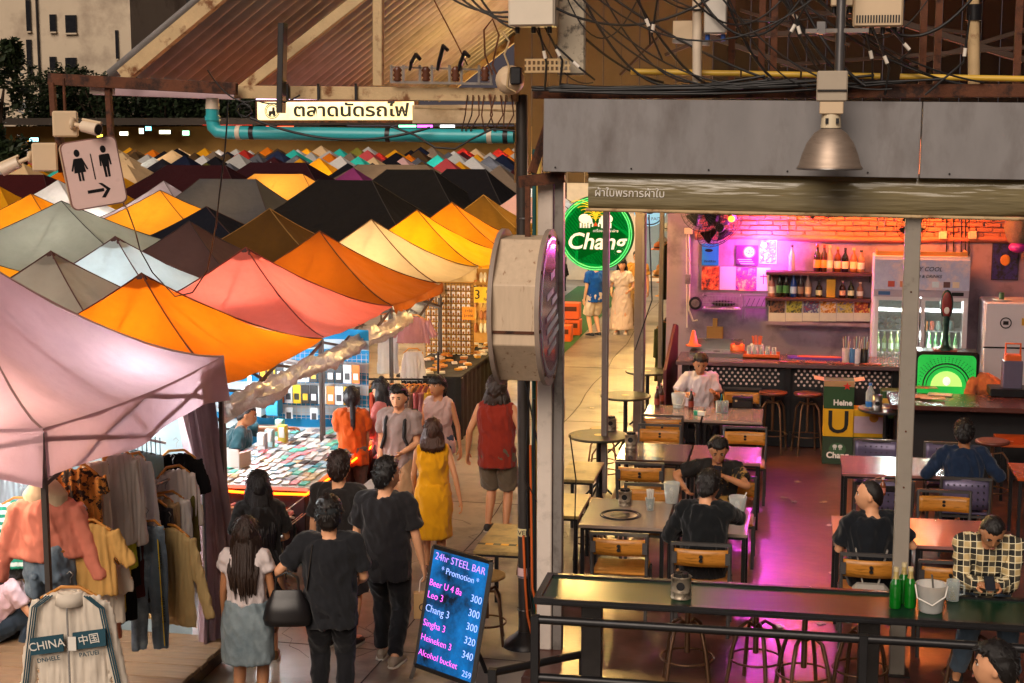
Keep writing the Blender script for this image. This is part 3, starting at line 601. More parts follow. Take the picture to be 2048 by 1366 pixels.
# ================================================================== tents
M_seam = mat('tent_seam', '#3a201c', .8)
M_frame = mat('tent_frame', '#4b4440', .5, .5)
def fabric(c, tr=.45): return mat('tent_fabric'+c+str(tr), c, .75, var=.14, scale=2.2, trans=tr, fold=.8, foldscale=2.6, bump=.5, bscale=9, spec=.2, color2=tuple(x*.66 for x in lin(c)), c2scale=1.1, c2lo=.50, c2hi=.82)
def canopy(m, wx, wy, ze, zp, p=1.4, sag=.10, nu=26, nv=16, wr=.015, seed=0, ridge=0.0):
    hx, hy = wx/2, wy/2; cs = [V((-hx, -hy, ze)), V((hx, -hy, ze)), V((hx, hy, ze)), V((-hx, hy, ze))]
    for k in range(4):
        a, b = cs[k], cs[(k+1) % 4]
        def fn(u, v):
            e = a.lerp(b, u); top = V((0, 0, 0)); 
            if ridge: top = V((max(-ridge, min(ridge, e.x*ridge/hx)), 0, 0))
            q = e.lerp(V((top.x, top.y, ze)), v); z = ze+(zp-ze)*v**p-sag*(1-(2*u-1)**2)*math.sin(math.pi*min(1, v*1.02))*(.6)
            z -= .05*(1-(2*u-1)**2)*(1-v)**2
            z += .022*math.sin((u-.5)*34*(1-v)+seed)*math.exp(-((min(u, 1-u))/.22)**2)*(1-v)*v*2.2+.012*noise.noise(V((u*9+seed, v*3, k*3.1)))*(1-v)
            z += wr*noise.noise(V((q.x*2+seed, q.y*2, 1.3)))*(1-v)+wr*.8*math.sin(u*26+seed)*(1-v)**3*.5
            return V((q.x, q.y, z))
        m.surf(fn, nu, nv)
def tent(label, c, x, y, wx=3.0, wy=3.0, ze=2.02, zp=2.95, val=.22, p=1.4, lamp=None, name='market_tent', near=True, rz=0, group=None, tr=.45, ridge=0, sag=.10, seamc=None, frame_bars=True, legs=True, valc=None, cap=False):
    t = thing(name, label, 'tent', (x, y, 0), rz, group); fb = fabric(c, tr); sd = x*3+y
    m = MB(); canopy(m, wx, wy, ze, zp, p, sag, seed=sd, ridge=ridge); m.build('canopy', fb, t)
    hx, hy = wx/2, wy/2; cs = [V((-hx, -hy, ze)), V((hx, -hy, ze)), V((hx, hy, ze)), V((-hx, hy, ze))]
    if val:
        m = MB()
        for k in range(4):
            a, b = cs[k], cs[(k+1) % 4]; nrm = V(((a+b).x, (a+b).y, 0)).normalized()
            m.surf(lambda u, v: a.lerp(b, u)+nrm*(.003+.02*math.sin(u*21+sd+v)*v+.03*v)-V((0, 0, -.022*(1-v)+v*val*(1+.12*math.sin(u*9+sd))+.05*(1-(2*u-1)**2)*(1-v))), 30, 5)
        m.build('valance', fabric(valc, tr) if valc else fb, t)
    for cnr in cs:
        m = MB(); m.tube([V((cnr.x*(1-v), cnr.y*(1-v), ze+(zp-ze)*v**p+.008)) if not ridge else V((cnr.x+(math.copysign(ridge, cnr.x)-cnr.x)*v, cnr.y*(1-v), ze+(zp-ze)*v**p+.008)) for v in [i/10 for i in range(11)]], .009, 5)
        m.build('seam', mat('seam'+seamc, seamc, .8) if seamc else M_seam, t)
    if cap:
        m = MB(); canopy(m, .3, .3, ze+(zp-ze)*.82+.03, zp+.02, 1.2, 0, 4, 4, 0); m.build('peak_cap', M_seam, t)
    if frame_bars:
        m = MB()
        for k in range(4):
            a, b = cs[k]*.985, cs[(k+1) % 4]*.985; a.z = b.z = ze
            pa, pb, pm = a-V((0, 0, .06)), b-V((0, 0, .06)), (a+b)/2-V((0, 0, .06)); dz = V((0, 0, .30))
            for s, e in ((pa, pm-dz), (pa-dz, pm), (pb, pm-dz), (pb-dz, pm)): m.bar(s, e, .022, .03)
        for k in range(4): m.bar(V((0, 0, zp-.35)), (cs[k]+cs[(k+1) % 4])*.5*.98-V((0, 0, .25+ze*0))+V((0, 0, 0)), .02, .03)
        m.build('scissor_frame', M_frame, t)
    if legs:
        for cnr in cs:
            m = MB(); m.bar((cnr.x*.985, cnr.y*.985, 0), (cnr.x*.985, cnr.y*.985, ze-.02), .035, .035); m.build('leg', M_frame, t)
    if lamp:
        e, lc = lamp[:2]; e *= 1.5; lz = lamp[2] if len(lamp) > 2 else ze-.34
        lt = thing('stall_lamp', 'LED tube lamp hung inside the tent: '+label, 'lamp', (x, y, lz)); lt['label'] = 'lit tube lamp inside the '+' '.join(label.split()[:8])
        m = MB(); m.cyl((-.5, 0, .02), (.5, 0, .02), .018, n=8); m.build('tube', mat('lamp_tube%.2f%.2f' % (lc[1], lc[2]), (1, lc[1], lc[2]), .5, emit=6), lt)
        m = MB(); m.box((0, 0, .05), (1.1, .05, .03)); m.build('batten', M_white, lt)
        light('lamp_light', 'POINT', (x, y, lz-.12), e, lc, lt, .25)
    return t
WARM = (1, .74, .42); GOLD = (1, .62, .22); COOL = (.86, .95, 1); NEUT = (1, .88, .74)
# near clothes stall tent (taller)
NT = tent('large pale pink tent with deep valance over the clothes stall', '#c79fa6', -6.28, 10.42, 3.15, 3.15, 2.55, 3.66, .34, 1.55, (22, (1, .86, .88), 1.95), tr=.42, sag=.12, seamc='#8c6a66')
tent('bright orange tent over the phone case stall', '#d46408', -6.8, 15.05, 3.0, 3.1, 2.05, 2.93, .0, 1.45, (85, (.95, .97, 1)), seamc='#5a2408', cap=True)
tent('salmon pink tent with torn patch beside the orange tent', '#d8685a', -6.84, 18.3, 3.0, 3.1, 2.05, 2.95, .0, 1.45, (75, NEUT), seamc='#6a2418', cap=True)
tent('dark amber orange tent beside the salmon tent', '#9c500c', -6.85, 21.4, 3.0, 3.0, 2.05, 2.95, .12, 1.45, (60, WARM), seamc='#4a2408')
tent('cream tent over the jewellery stall', '#c4ad88', -6.85, 24.2, 3.0, 2.9, 2.05, 2.95, .2, 1.45, (85, WARM), seamc='#6a4a28')
tent('bright yellow tent on the walkway', '#e0a012', -6.8, 27.1, 3.0, 2.9, 2.05, 2.95, .2, 1.45, (80, GOLD), seamc='#6a3a08')
tent('ochre orange tent between yellow and brown tents', '#c4780e', -6.8, 30.0, 3.0, 2.9, 2.05, 2.95, .2, 1.45, (70, GOLD), seamc='#5a3408')
tent('brown olive tent with vertical pleats behind the ochre tent', '#6a4c18', -6.8, 33.2, 3.0, 3.0, 2.05, 2.95, .2, 1.5, (40, GOLD), seamc='#8a6a2a')
# second row
tent('grey beige tent just behind the large pink tent', '#8e877c', -9.0, 17.3, 3.0, 3.0, 2.0, 2.95, .15, 1.4, (22, NEUT), seamc='#4a2c28', cap=True)
tent('icy white tent behind the orange tent', '#b9c8cc', -9.6, 20.4, 2.9, 2.9, 2.0, 2.9, .12, 1.4, (40, COOL), seamc='#4a2c30', cap=True)
tent('purple brown tent with pale patch behind the salmon tent', '#4a3634', -9.75, 23.5, 3.0, 3.0, 2.0, 2.93, .15, 1.4, (12, NEUT), seamc='#2c1c1c')
tent('wide chocolate brown tent with stretched ridge folds', '#4c3414', -9.5, 26.7, 3.4, 3.2, 2.0, 2.97, .15, 1.5, (14, WARM), seamc='#7a5a2a')
tent('sage grey tent with cream lining in front of the toilet sign', '#8b9088', -14.6, 28.6, 5.4, 4.2, 1.75, 2.97, .5, 1.35, (60, NEUT), seamc='#2c2c30', valc='#d8b890')
tent('pale tent edge at the far left of the sage grey tent', '#a8a89c', -17.4, 26.0, 3.6, 3.4, 1.95, 2.85, .3, 1.4, (40, WARM))
tent('golden tent low between sage grey and grey beige tents', '#d89a20', -13.4, 22.6, 3.6, 3.4, 1.7, 2.45, .2, 1.4, (50, GOLD))
tent('honey yellow tent with dark seam in front of the maroon tents', '#d8982c', -14.9, 34.2, 4.2, 4.2, 1.85, 2.95, .25, 1.35, (90, GOLD), seamc='#3a2414')
tent('slate grey and olive ridge tent behind the honey tent', '#545458', az(455, 358, 3.05).x, az(455, 358, 3.05).y, 4.6, 5.0, 1.7, 3.05, .3, 1.35, (40, GOLD), ridge=.8)
tent('honey coloured wide tent behind the slate ridge tent', '#c88e3c', az(578, 346, 2.98).x, az(578, 346, 2.98).y-1, 4.8, 5.0, 1.8, 2.98, .2, 1.3, (170, WARM), ridge=.8)
tent('yellow tent behind the toilet sign corner', '#d8921e', -17.6, 33.0, 3.8, 3.8, 1.9, 2.9, .2, 1.4, (60, GOLD))
tent('pale lilac tent peeking behind the honey tent', '#a4969c', -17.4, 40.2, 3.2, 3.2, 1.9, 2.95, .2, 1.4, (30, NEUT))
tent('black ridge tent nearest the chocolate brown tent', '#171413', az(690, 360, 3.12).x, az(690, 360, 3.12).y, 4.6, 5.4, 1.8, 3.12, .3, 1.2, tr=.1, ridge=.7, seamc='#3a3430')  # paler seams on the black tents paint in the ridge highlights
tent('black ridge tent behind the first black one', '#191614', az(820, 339, 3.2).x, az(820, 339, 3.2).y, 4.8, 6.4, 1.7, 3.2, .3, 1.2, tr=.1, ridge=.7, seamc='#3a3430')
tent('black ridge tent beside the ochre tent tops', '#151214', az(932, 338, 3.15).x, az(932, 338, 3.15).y, 3.8, 5.6, 1.8, 3.15, .3, 1.2, tr=.1, ridge=.6, seamc='#3a3430')
tent('navy black tent below the toilet sign', '#0d0f1a', -12.7, 31.6, 3.6, 3.4, 1.8, 2.72, .3, 1.4, tr=.12)
tent('dark maroon tent at the left behind the security camera', '#3c0f10', -24.0, 43.0, 7.5, 7.0, 1.7, 3.0, .3, 1.3, tr=.2, ridge=1.5)
tent('dark maroon tent right of the toilet sign', '#2e0c10', -19.2, 47.0, 6.0, 6.0, 1.8, 3.2, .3, 1.3, tr=.15, ridge=1.0)
tent('dark plum tent behind the lilac tent', '#2c0c14', -17.8, 51.0, 6.0, 6.0, 1.8, 3.2, .3, 1.3, tr=.15, ridge=1.0)
tent('taupe double peaked tent behind the first black tent', '#7b6a5a', -14.6, 54.5, 7.0, 5.0, 1.9, 3.05, .2, 1.4, (50, WARM), ridge=1.3)
tent('white tent half hidden by the sign bracket', '#b8b4ac', -6.9, 41.5, 3.2, 3.2, 1.95, 2.95, .2, 1.4, (50, COOL))
# far sea of tents: one mesh per colour, each tent an object
PAL = [('pale grey', '#b4b2ae', 8), ('white', '#d0cecc', 8), ('golden yellow', '#dc9a14', 7), ('orange', '#d8740e', 5), ('near black', '#15131a', 6), ('navy', '#141a30', 3), ('maroon', '#3a1014', 3), ('brown', '#4e3a22', 5),
       ('taupe', '#7d6c5c', 4), ('cream', '#d8b88c', 7), ('rose pink', '#c04c50', 3), ('turquoise', '#2fb8ac', 2), ('red', '#b02c22', 1), ('slate grey', '#5a5c64', 5), ('pale pink', '#cfa6a4', 2), ('blue', '#1d5a9a', 1), ('purple', '#6a2a5a', 1), ('olive', '#5d5a20', 2)]
bag = [i for i, pc in enumerate(PAL) for _ in range(pc[2])]
protos = {}
def farmesh(i):
    if i in protos: return protos[i]
    nm, c, _ = PAL[i]; m = MB(); canopy(m, 3.3, 3.3, 1.8, 3.0, 1.15, .05, 6, 6, .02, i); a = m.mesh('canopy')
    a.materials.append(fabric(c, .35)); v = MB(); cs = [(-1.65, -1.65), (1.65, -1.65), (1.65, 1.65), (-1.65, 1.65)]
    for k in range(4):
        p, q_ = cs[k], cs[(k+1) % 4]; v.add([(p[0], p[1], 1.8), (q_[0], q_[1], 1.8), (q_[0]*1.01, q_[1]*1.01, 1.5), (p[0]*1.01, p[1]*1.01, 1.5)], [(0, 1, 2, 3)])
    b = v.mesh('valance'); b.materials.append(fabric(c, .35)); protos[i] = (a, b); return protos[i]
used = [(o.location.x, o.location.y) for o in col.objects if o.get('category') == 'tent']
q = random.Random(5); nfar = 0; farlamps = []
for r_ in range(0, 19):
    for k in range(0, 34):
        x = -6.9-3.15*r_-(1.2 if r_ % 4 > 1 else 0)-(r_//4)*1.2; y = 34.0+3.1*k+q.uniform(-.4, .4); x += q.uniform(-.25, .25)
        if y > 101: continue
        pxx, pyy, d = proj((x, y, 2.9))
        if pxx < -60 or pxx > 1075: continue
        if any(abs(x-a) < 3.1 and abs(y-b) < 3.4 for a, b in used): continue
        if 36 < y < 47 and -16.0 < x < -9.5: continue
        i = bag[q.randrange(len(bag))]
        if pxx > 880 and PAL[i][0] in ('turquoise', 'blue', 'purple'): i = 0
        a, b = farmesh(i)
        t = thing('market_tent', 'small far market tent with %s canopy in the sea of tents' % PAL[i][0], 'tent', (x, y, q.uniform(-.12, .14)), q.uniform(-.06, .06), 'far %s market tents' % PAL[i][0])
        mobj('canopy', a, None, t); mobj('valance', b, None, t); nfar += 1
        if nfar % 5 == 0: farlamps.append((x+1.6, y, nfar))
print('FAR TENTS', nfar)
for x, y, i in farlamps:  # scattered bulbs added to give the far canopies an inner glow
    lt = thing('tent_fill_bulb', 'warm bulb added between the far market tents for their glow', 'bulb', (x, y, 1.75), 0, 'added bulbs among the far tents')
    m = MB(); m.ell((0, 0, 0), .05, 8, 6); m.build('bulb', mat('bulb_glow', '#ffd9a0', .5, emit=8), lt)
    light('bulb_light', 'POINT', (x, y, 1.7), 330, (1, .78, .5) if i % 2 else (1, .9, .8), lt, .3)
# ================================================================== the bar: back wall, counter, fridge
FL = .12; BW = 22.2
M_plum = mat('plum_painted_plaster', '#8a7684', .7, var=.12, scale=2, color2='#6c5a68', c2scale=1.5, bump=.15, bscale=15)
M_brickr = mat('painted_brick', '#a8654c', .8, var=.2, scale=5, bump=.4, bscale=30)
t = thing('bar_back_wall', 'plum painted back wall of the bar with rough bricks at the top', 'wall', (1.2, BW, FL))
m = MB(); m.box((3.35, BW+.1, 2.2), (10.3, .2, 4.2)); m.build('plaster', M_plum, t, W=True)
bk = MB(); bk.box((0, 0, 0), (.215, .05, .062)); bkm = bk.mesh('brick', bevel=.008); bkm.materials.append(M_brickr)
Mi = MW[t.name].inverted()
for r_ in range(9):
    for i in range(24):
        x = -1.3+.226*i+(.113 if r_ % 2 else 0)+rnd.uniform(-.006, .006)
        o = mobj('brick', bkm, None, t); o.location = Mi@V((x, BW-.012+rnd.uniform(-.012, .008), 2.96+.074*r_+rnd.uniform(-.005, .005))); o.rotation_euler = (0, rnd.uniform(-.02, .02), rnd.uniform(-.03, .03))
m = MB(); m.surf(lambda u, v: V((-1.4+5.6*u, BW-.02-.05*math.sin(math.pi*v)*(1+.5*noise.noise(V((u*14, v, 0)))), 2.84+.1*v+.015*math.sin(u*11))), 70, 5); m.build('plaster_lip', M_brickr, t, W=True)
M_shelf = mat('dark_shelf', '#3c2226', .5, var=.2, stretch=(1, 8, 8))
for nm, z, lab in (('shelf', 2.42, 'upper dark wooden shelf holding spirit bottles'), ('shelf', 2.05, 'lower dark wooden shelf holding liqueur bottles')):
    t = thing('wall_shelf', lab, 'shelf', (.4, BW-.15, z))
    m = MB(); m.box((0, 0, -.025), (1.52, .28, .045)); m.build('board', M_shelf, t, bevel=.004)
    for s in (-.7, .7):
        m = MB(); m.box((s, .05, -.09), (.02, .15, .1)); m.build('bracket', M_iron, t)
# bottles -------------------------------------------------------------------
def bottle_mesh(h, r, neck=.3): return [(r*.92, 0), (r, .01), (r, h*(.62-neck*.2)), (r*.85, h*.66), (r*.42, h*.78), (r*.36, h*.95), (r*.42, h*.96), (r*.42, h)]
def bottle(label, loc, h, r, glass, lab, cap, cat='bottle', group=None, sq=False, name='bottle'):
    t = thing(name, label, cat, loc, 0, group)
    m = MB()
    m.lathe(bottle_mesh(h, r), n=12); m.build('glass', mat('glass'+glass, glass, .12, var=.05, spec=.8, trans=.35, coat=.4), t)
    if lab: m = MB(); m.lathe([(r*1.02, h*.15), (r*1.02, h*.45)], n=12, caps=False); m.build('label', mat('label'+lab, lab, .6, var=.15, scale=40), t)
    if group == 'green bottles on the bar table': m = MB(); m.lathe([(r*.62, h*.70), (r*.42, h*.82), (r*.41, h*.94)], n=10, caps=False); m.build('neck_foil', mat('neck_foil', '#c8b070', .35, .5), t)
    m = MB(); m.lathe([(r*.46, h*.93), (r*.46, h*1.03)], n=10); m.build('cap', mat('cap'+cap, cap, .4), t); return t
up = [(1583, .36, '#c9b4c4', '', '#3a2a30', 'clear glass'), (1634, .37, '#3a1508', '#c88a2c', '#c83018', 'dark brandy with gold label and red cap'), (1648, .37, '#45190a', '#d0902c', '#c83018', 'dark brandy with gold label, second from'), (1659, .36, '#c8a48c', '#e0d0b0', '#e0b090', 'pale slim'),
      (1675, .34, '#7a3a10', '#f0c8a0', '#e08030', 'boxed whisky'), (1690, .33, '#180c0a', '#e8c8b0', '#181010', 'black squat whisky'), (1707, .33, '#b87040', '#f0d0a0', '#e0a070', 'amber whisky'), (1722, .30, '#c09070', '#f4e4d4', '#201010', 'white labelled clear')]
for px, h, g_, l_, c_, d_ in up:
    p = ay(px, 530, BW-.14); bottle('%s spirit bottle on the upper bar shelf' % d_, (p.x, BW-.14, 2.421), h*1.02, .048, g_, l_, c_)
lo = [(1543, .32, '#c87a70', '#e8d0c8', '#c0302c', 'pink'), (1559, .36, '#1d1a12', '#3a6a3a', '#2a2018', 'dark green labelled herbal'), (1572, .36, '#20180f', '#44763c', '#8a4a2a', 'dark green labelled, brown capped'), (1587, .33, '#1a4aa8', '#a8c0e0', '#3a4a9a', 'bright blue'), (1601, .33, '#3a2a2c', '#8a7060', '#e0d0d0', 'smoky grey'), (1616, .33, '#b09088', '#e8c090', '#b08080', 'pale peach'),
      (1638, .23, '#3a2a14', '#e8e0a8', '#3a2a20', 'short yellow labelled'), (1685, .24, '#4a1c18', '#e8a888', '#d0a090', 'short red'), (1702, .24, '#2a3018', '#d8d8b0', '#3a3028', 'short green'), (1720, .22, '#b07860', '#f0e0d0', '#e0c0b0', 'short white labelled')]
for px, h, g_, l_, c_, d_ in lo:
    p = ay(px, 580, BW-.14); bottle('%s liqueur bottle on the lower bar shelf' % d_, (p.x, BW-.14, 2.051), h, .046, g_, l_, c_)
p = ay(1662, 570, BW-.14); m = MB(); m.box((p.x, BW-.14, 2.052+.13), (.125, .08, .26)); tag(m.build('gift_box', mat('gold_box', '#c8962a', .4, var=.15), bevel=.004), 'gold gift box standing on the lower bar shelf', 'box')
# posters and magazines: flat prints
def printmat(nm, cols, sx=1.0):
    if nm in _mats: return _mats[nm]
    m = mat(nm, cols[0], .5, var=.1, scale=30); nt = m.node_tree; N = nt.nodes; Lk = nt.links; b = N['Principled BSDF']
    tc = N.new('ShaderNodeTexCoord'); vo = N.new('ShaderNodeTexNoise'); vo.inputs['Scale'].default_value = 9*sx; vo.inputs['Detail'].default_value = 5.0; vo.inputs['Roughness'].default_value = .7; Lk.new(tc.outputs['Object'], vo.inputs['Vector'])
    rp = N.new('ShaderNodeValToRGB'); el = rp.color_ramp.elements
    while len(el) < len(cols): el.new(.5)
    for i, c in enumerate(cols): el[i].position = .30+.42*i/len(cols) if i else 0; el[i].color = (*lin(c), 1)
    Lk.new(vo.outputs['Fac'], rp.inputs[0]); Lk.new(rp.outputs[0], b.inputs['Base Color']); return m
def poster(label, x0, y0, x1, y1, mt, y=BW-.012, cat='poster', name='poster', border=None, lean=0):
    a, b = ay(x0, y0, y), ay(x1, y1, y); c = (a+b)/2; t = thing(name, label, cat, c)
    w_, h_ = b.x-a.x, a.z-b.z; m = MB(); m.box((0, 0, 0), (w_, .006, h_), M=Matrix.Rotation(lean, 3, 'X')); m.build('sheet', mat(border, border, .6) if border else mt, t)
    if border: m = MB(); m.box((0, -.004, 0), (w_*.93, .004, h_*.94)); m.build('print', mt, t)
    return t, c, w_, h_
t, c, w_, h_ = poster('blue poster with dark swimmer shape and lettering on plum wall', 1404, 487, 1437, 531, mat('poster_blue', '#1d93b4', .5, var=.08)); m = MB(); m.ell((-.02, -.006, .06), (.06, .002, .025), 10, 6); m.build('figure', M_ink, t); text('INVERSA', .045, M_ink, t, frame(c+V((0, -.006, -.1)), (1, 0, 0), (0, 0, 1)))
poster('sunset coloured film poster under the blue poster', 1404, 533, 1437, 580, printmat('print_sunset', ['#1d7a9a', '#e08a3a', '#b84a1a', '#2a2018']))
poster('pink text sheet between two colourful posters', 1440, 533, 1471, 580, mat('print_sheet', '#d8b0c0', .6, var=.06, scale=60))
t, c, w_, h_ = poster('dark notice with round minus twenty sign beside the magenta lamp', 1472, 490, 1516, 532, mat('notice_plum', '#4a1c50', .5))
m = MB(); m.lathe([(.09, -.012), (.09, -.006)], (.03, 0, .05), 20, 'Y'); m.build('disc_ring', mat('notice_orange', '#e07830', .5), t); m = MB(); m.lathe([(.072, -.016), (.072, -.011)], (.03, 0, .05), 20, 'Y'); m.build('disc', M_paper, t)
text('-20', .085, M_ink, t, frame(c+V((.03, -.02, .05)), (1, 0, 0), (0, 0, 1)), shear=.2)
for i in range(3): m = MB(); m.box((-.03+.02*i, -.006, -.06-.03*i), (.2, .002, .008)); m.build('text_line', M_paper, t)
poster('orange and violet group poster under the round notice', 1472, 535, 1513, 582, printmat('print_group', ['#e0902a', '#5a2a8a', '#d04a6a', '#f0c080']))
poster('pale checkered picture right of the magenta lamp', 1520, 480, 1553, 528, printmat('print_check', ['#b060a0', '#e8c0e0', '#702a70', '#f0d8f0']), border='#e8d0e0')
t, c, w_, h_ = poster('cream print with small red winged figure', 1514, 535, 1540, 582, mat('print_cream', '#e0c4c0', .6)); m = MB(); m.box((0, -.006, .0), (.012, .003, .14)); m.box((0, -.006, .04), (.1, .003, .015)); m.build('figure', mat('print_red', '#a03048', .6), t)
mags = [('dark portrait', ['#2a1c1c', '#8a5a3a', '#1a1214']), ('green and yellow', ['#6a7a2a', '#c8b83a', '#3a3a2a']), ('grey action', ['#8a8a98', '#b04a3a', '#3a4a7a', '#d8c8b0']), ('orange and white', ['#d8622a', '#e8d8d0', '#e8a030', '#a02a1a']), ('red and blue', ['#b03a2a', '#3a5aa0', '#d8b83a', '#2a2a3a']), ('yellow and brown', ['#d8a02a', '#3a2a1a', '#b83a2a', '#e8c84a'])]
for i, (d_, cs_) in enumerate(mags):
    poster('%s comic cover leaning under the lower bar shelf' % d_, 1538+i*34, 598, 1570+i*34, 643, printmat('print_mag%d' % i, cs_, 1.6), y=BW-.16, cat='comic', name='comic_book', border='#c8b8a8', lean=-.08)
t = thing('magazine_ledge', 'narrow plum ledge on which comic covers stand', 'ledge', (.4, BW-.16, 1.66)); m = MB(); m.box((0, 0, 0), (1.5, .12, .03)); m.box((0, -.06, .02), (1.5, .01, .03)); m.build('board', M_plum, t)
# glass rack, gauge, conduit
c = ay(1443, 604, BW-.12); t = thing('glass_rack', 'wire rack with upturned tray of utensils on plum wall', 'rack', c)
m = MB()
for i in range(13): m.bar((-.26+.043*i, -.1, -.1), (-.26+.043*i, -.1, .1), .005); 
for z in (-.1, 0, .1): m.bar((-.27, -.1, z), (.27, -.1, z), .007); 
for s in (-.27, .27): m.bar((s, -.1, -.1), (s, .1, -.1), .008); m.bar((s, -.1, .1), (s, .1, .1), .008)
m.build('wire_frame', M_chrome, t); m = MB(); m.box((0, 0, -.09), (.52, .2, .02)); m.build('tray', mat('white_tray', '#c0a8b0', .5), t)
m = MB(); m.ell((.03, 0, -.02), (.18, .06, .05), 12, 6); m.build('utensils', M_iron, t)
c = ay(1500, 604, BW-.1); t = thing('knife_rack', 'magnetic rack with hanging dark utensils on plum wall', 'rack', c)
m = MB(); m.box((.08, 0, .1), (.36, .03, .02)); m.box((.08, 0, -.08), (.36, .1, .015)); m.build('rail', M_chrome, t)
for i in range(5): m = MB(); m.bar((-.05+.07*i, -.03, -.06), (-.0+.07*i, -.03, .06), .018, .008); m.build('utensil', M_iron, t)
for dx in (-.1, -.07): m = MB(); m.cyl((dx, -.04, -.24), (dx, -.04, .12), .008, n=6); m.build('hanging_tool', M_chrome, t)
c = ay(1391, 606, BW-.08); t = thing('wall_gauge', 'round black gauge on the wall beside the conduit', 'gauge', c); m = MB(); m.lathe([(.08, -.04), (.095, -.03), (.095, .03)], n=20, axis='Y'); m.build('case', M_blackst, t); m = MB(); m.lathe([(.06, -.046), (.06, -.041)], n=18, axis='Y'); m.build('dial', M_greyst, t)
t = thing('wall_conduit', 'white electric conduit with switch running down the bar wall', 'conduit', ay(1378, 560, BW-.05))
m = MB(); m.tube([ay(1378, 468, BW-.04), ay(1379, 560, BW-.04), ay(1378, 620, BW-.04), ay(1386, 642, BW-.04), ay(1395, 640, BW-.04)], .014, 8); m.tube([ay(1373, 468, BW-.04), ay(1374, 655, BW-.04)], .010, 8); m.build('pipe', M_pvcwht, t, W=True)
m = MB(); m.box(ay(1376, 558, BW-.06), (.09, .06, .14)); m.build('switch', M_greyst, t, W=True, bevel=.006); m = MB(); m.box(ay(1377, 462, BW-.06), (.12, .04, .09)); m.build('junction_box', M_box, t, W=True, bevel=.006)
for i, px in enumerate((1893, 1907, 1923, 1931, 1938)):
    m = MB(); m.cyl(ay(px, 420, BW-.04), ay(px, 520, BW-.04), .010, n=6); tag(m.build('wall_pipe', M_iron), 'thin dark pipe running up the bar wall right of the fridge', 'pipe', 'thin pipes right of the fridge')
for px in (1886, 1945):
    m = MB(); m.box(ay(px, 470, BW-.06), (.11, .06, .11)); tag(m.build('fuse_box', M_box, bevel=.006), 'small white fuse box on the wall pipes', 'fuse box', 'fuse boxes on the bar wall')
for i, px in enumerate((1575, 1590, 1755, 1768)):
    a = ay(px, 465, BW-.05); m = MB(); m.tube([a, a+V((.01, 0, .2)), a+V((.04, 0, .4))], .007, 6); tag(m.build('wall_wire', M_greyst), 'thin wire curving up over the rough bricks', 'wire', 'wires over the bricks')
t, c, w_, h_ = poster('dark violet poster with yellow centre beside the white freezer', 1985, 485, 2036, 561, printmat('print_violet', ['#171430', '#2a2468', '#15121e']), border='#2a2030'); m = MB(); m.ell((.0, -.008, .02), (.07, .002, .08), 10, 6); m.build('yellow_blot', mat('print_amber', '#c07a2a', .6), t)
c = ay(2040, 465, BW-.3); t = thing('wall_basket', 'round woven basket lamp with magenta bowl at the wall', 'basket', c)
m = MB(); m.lathe([(.05, -.22), (.16, -.12), (.22, .05), (.2, .25)], n=18, caps=False); m.build('weave', mat('woven', '#6a5a4a', .8, var=.5, scale=40), t); m = MB(); m.ell((-.02, -.05, -.2), (.13, .13, .08)); m.build('bowl', mat('magenta_bowl', '#a82a90', .4), t)
# lights of the bar ----------------------------------------------------------
lc = ay(1528, 490, BW-.12); t = thing('magenta_lamp', 'small glowing magenta spot lamp between posters on the bar wall', 'lamp', lc)
m = MB(); m.ell((0, -.02, 0), .045, 12, 8); m.build('bulb', mat('magenta_glow', '#ff9aff', .5, emit=14, emit_color='#ff58f0'), t); m = MB(); m.cyl((0, .0, 0), (0, .1, 0), .03, n=10); m.build('holder', M_blackst, t)
light('magenta_light', 'POINT', lc+V((0, -.14, 0)), 62, (1, .08, .85), t, .05)
for x, nm in ((.35, 'left'), (1.75, 'right')):
    t = thing('orange_tube', 'orange tube lamp under the bar ceiling, '+('above the shelves' if x < 1 else 'above the fridge'), 'lamp', (x, 21.55, 3.62))
    m = MB(); m.cyl((-.55, 0, 0), (.55, 0, 0), .02, n=8); m.build('tube', mat('orange_glow', '#ff8a3a', .5, emit=9, emit_color='#ff5a18'), t); m = MB(); m.box((0, .02, .04), (1.2, .06, .04)); m.build('batten', M_iron, t)
    light('orange_light', 'POINT', (x, 21.5, 3.5), 105, (1, .22, .04), t, .2)
t = thing('magenta_fill_spot', 'added unseen magenta spotlight under the bar roof', 'lamp', (.0, 19.2, 3.9)); m = MB(); m.lathe([(.05, .12), (.08, .1), (.09, -.08), (.1, -.1)], n=16); m.build('can', M_blackst, t); m = MB(); m.lathe([(.08, -.101), (.08, -.095)], n=16); m.build('lens', mat('magenta_glow', '#ff9aff', .5), t)
light('spot_light', 'SPOT', (.0, 19.2, 3.78), 230, (1, .05, .85), t, .05, aim=(.05, 15.2, .1), spot=R(34), blend=.4)  # unseen spot added for the magenta patch on the floor
for x, y, e in ((-1.0, 14.2, 20), (-.9, 17.6, 20), (1.9, 15.0, 14)):  # added fill bulbs, kept out of sight above the blind
    t = thing('bar_fill_bulb', 'added warm fill bulb out of sight under the bar roof at %s' % ('the corner table' if y < 14.5 and x < 0 else 'the middle table' if x < 0 else 'the right hand tables'), 'lamp', (x, y, 3.98)); m = MB(); m.ell((0, 0, 0), .05, 10, 8); m.build('bulb', mat('warm_fill_bulb', '#ffe0b0', .5, emit=8), t); m = MB(); m.cyl((0, 0, .04), (0, 0, .5), .012, n=6); m.build('cord', M_black, t)
    light('bar_fill_light', 'POINT', (x, y, 3.9), e*.9, (1, .72, .45), t, .12)
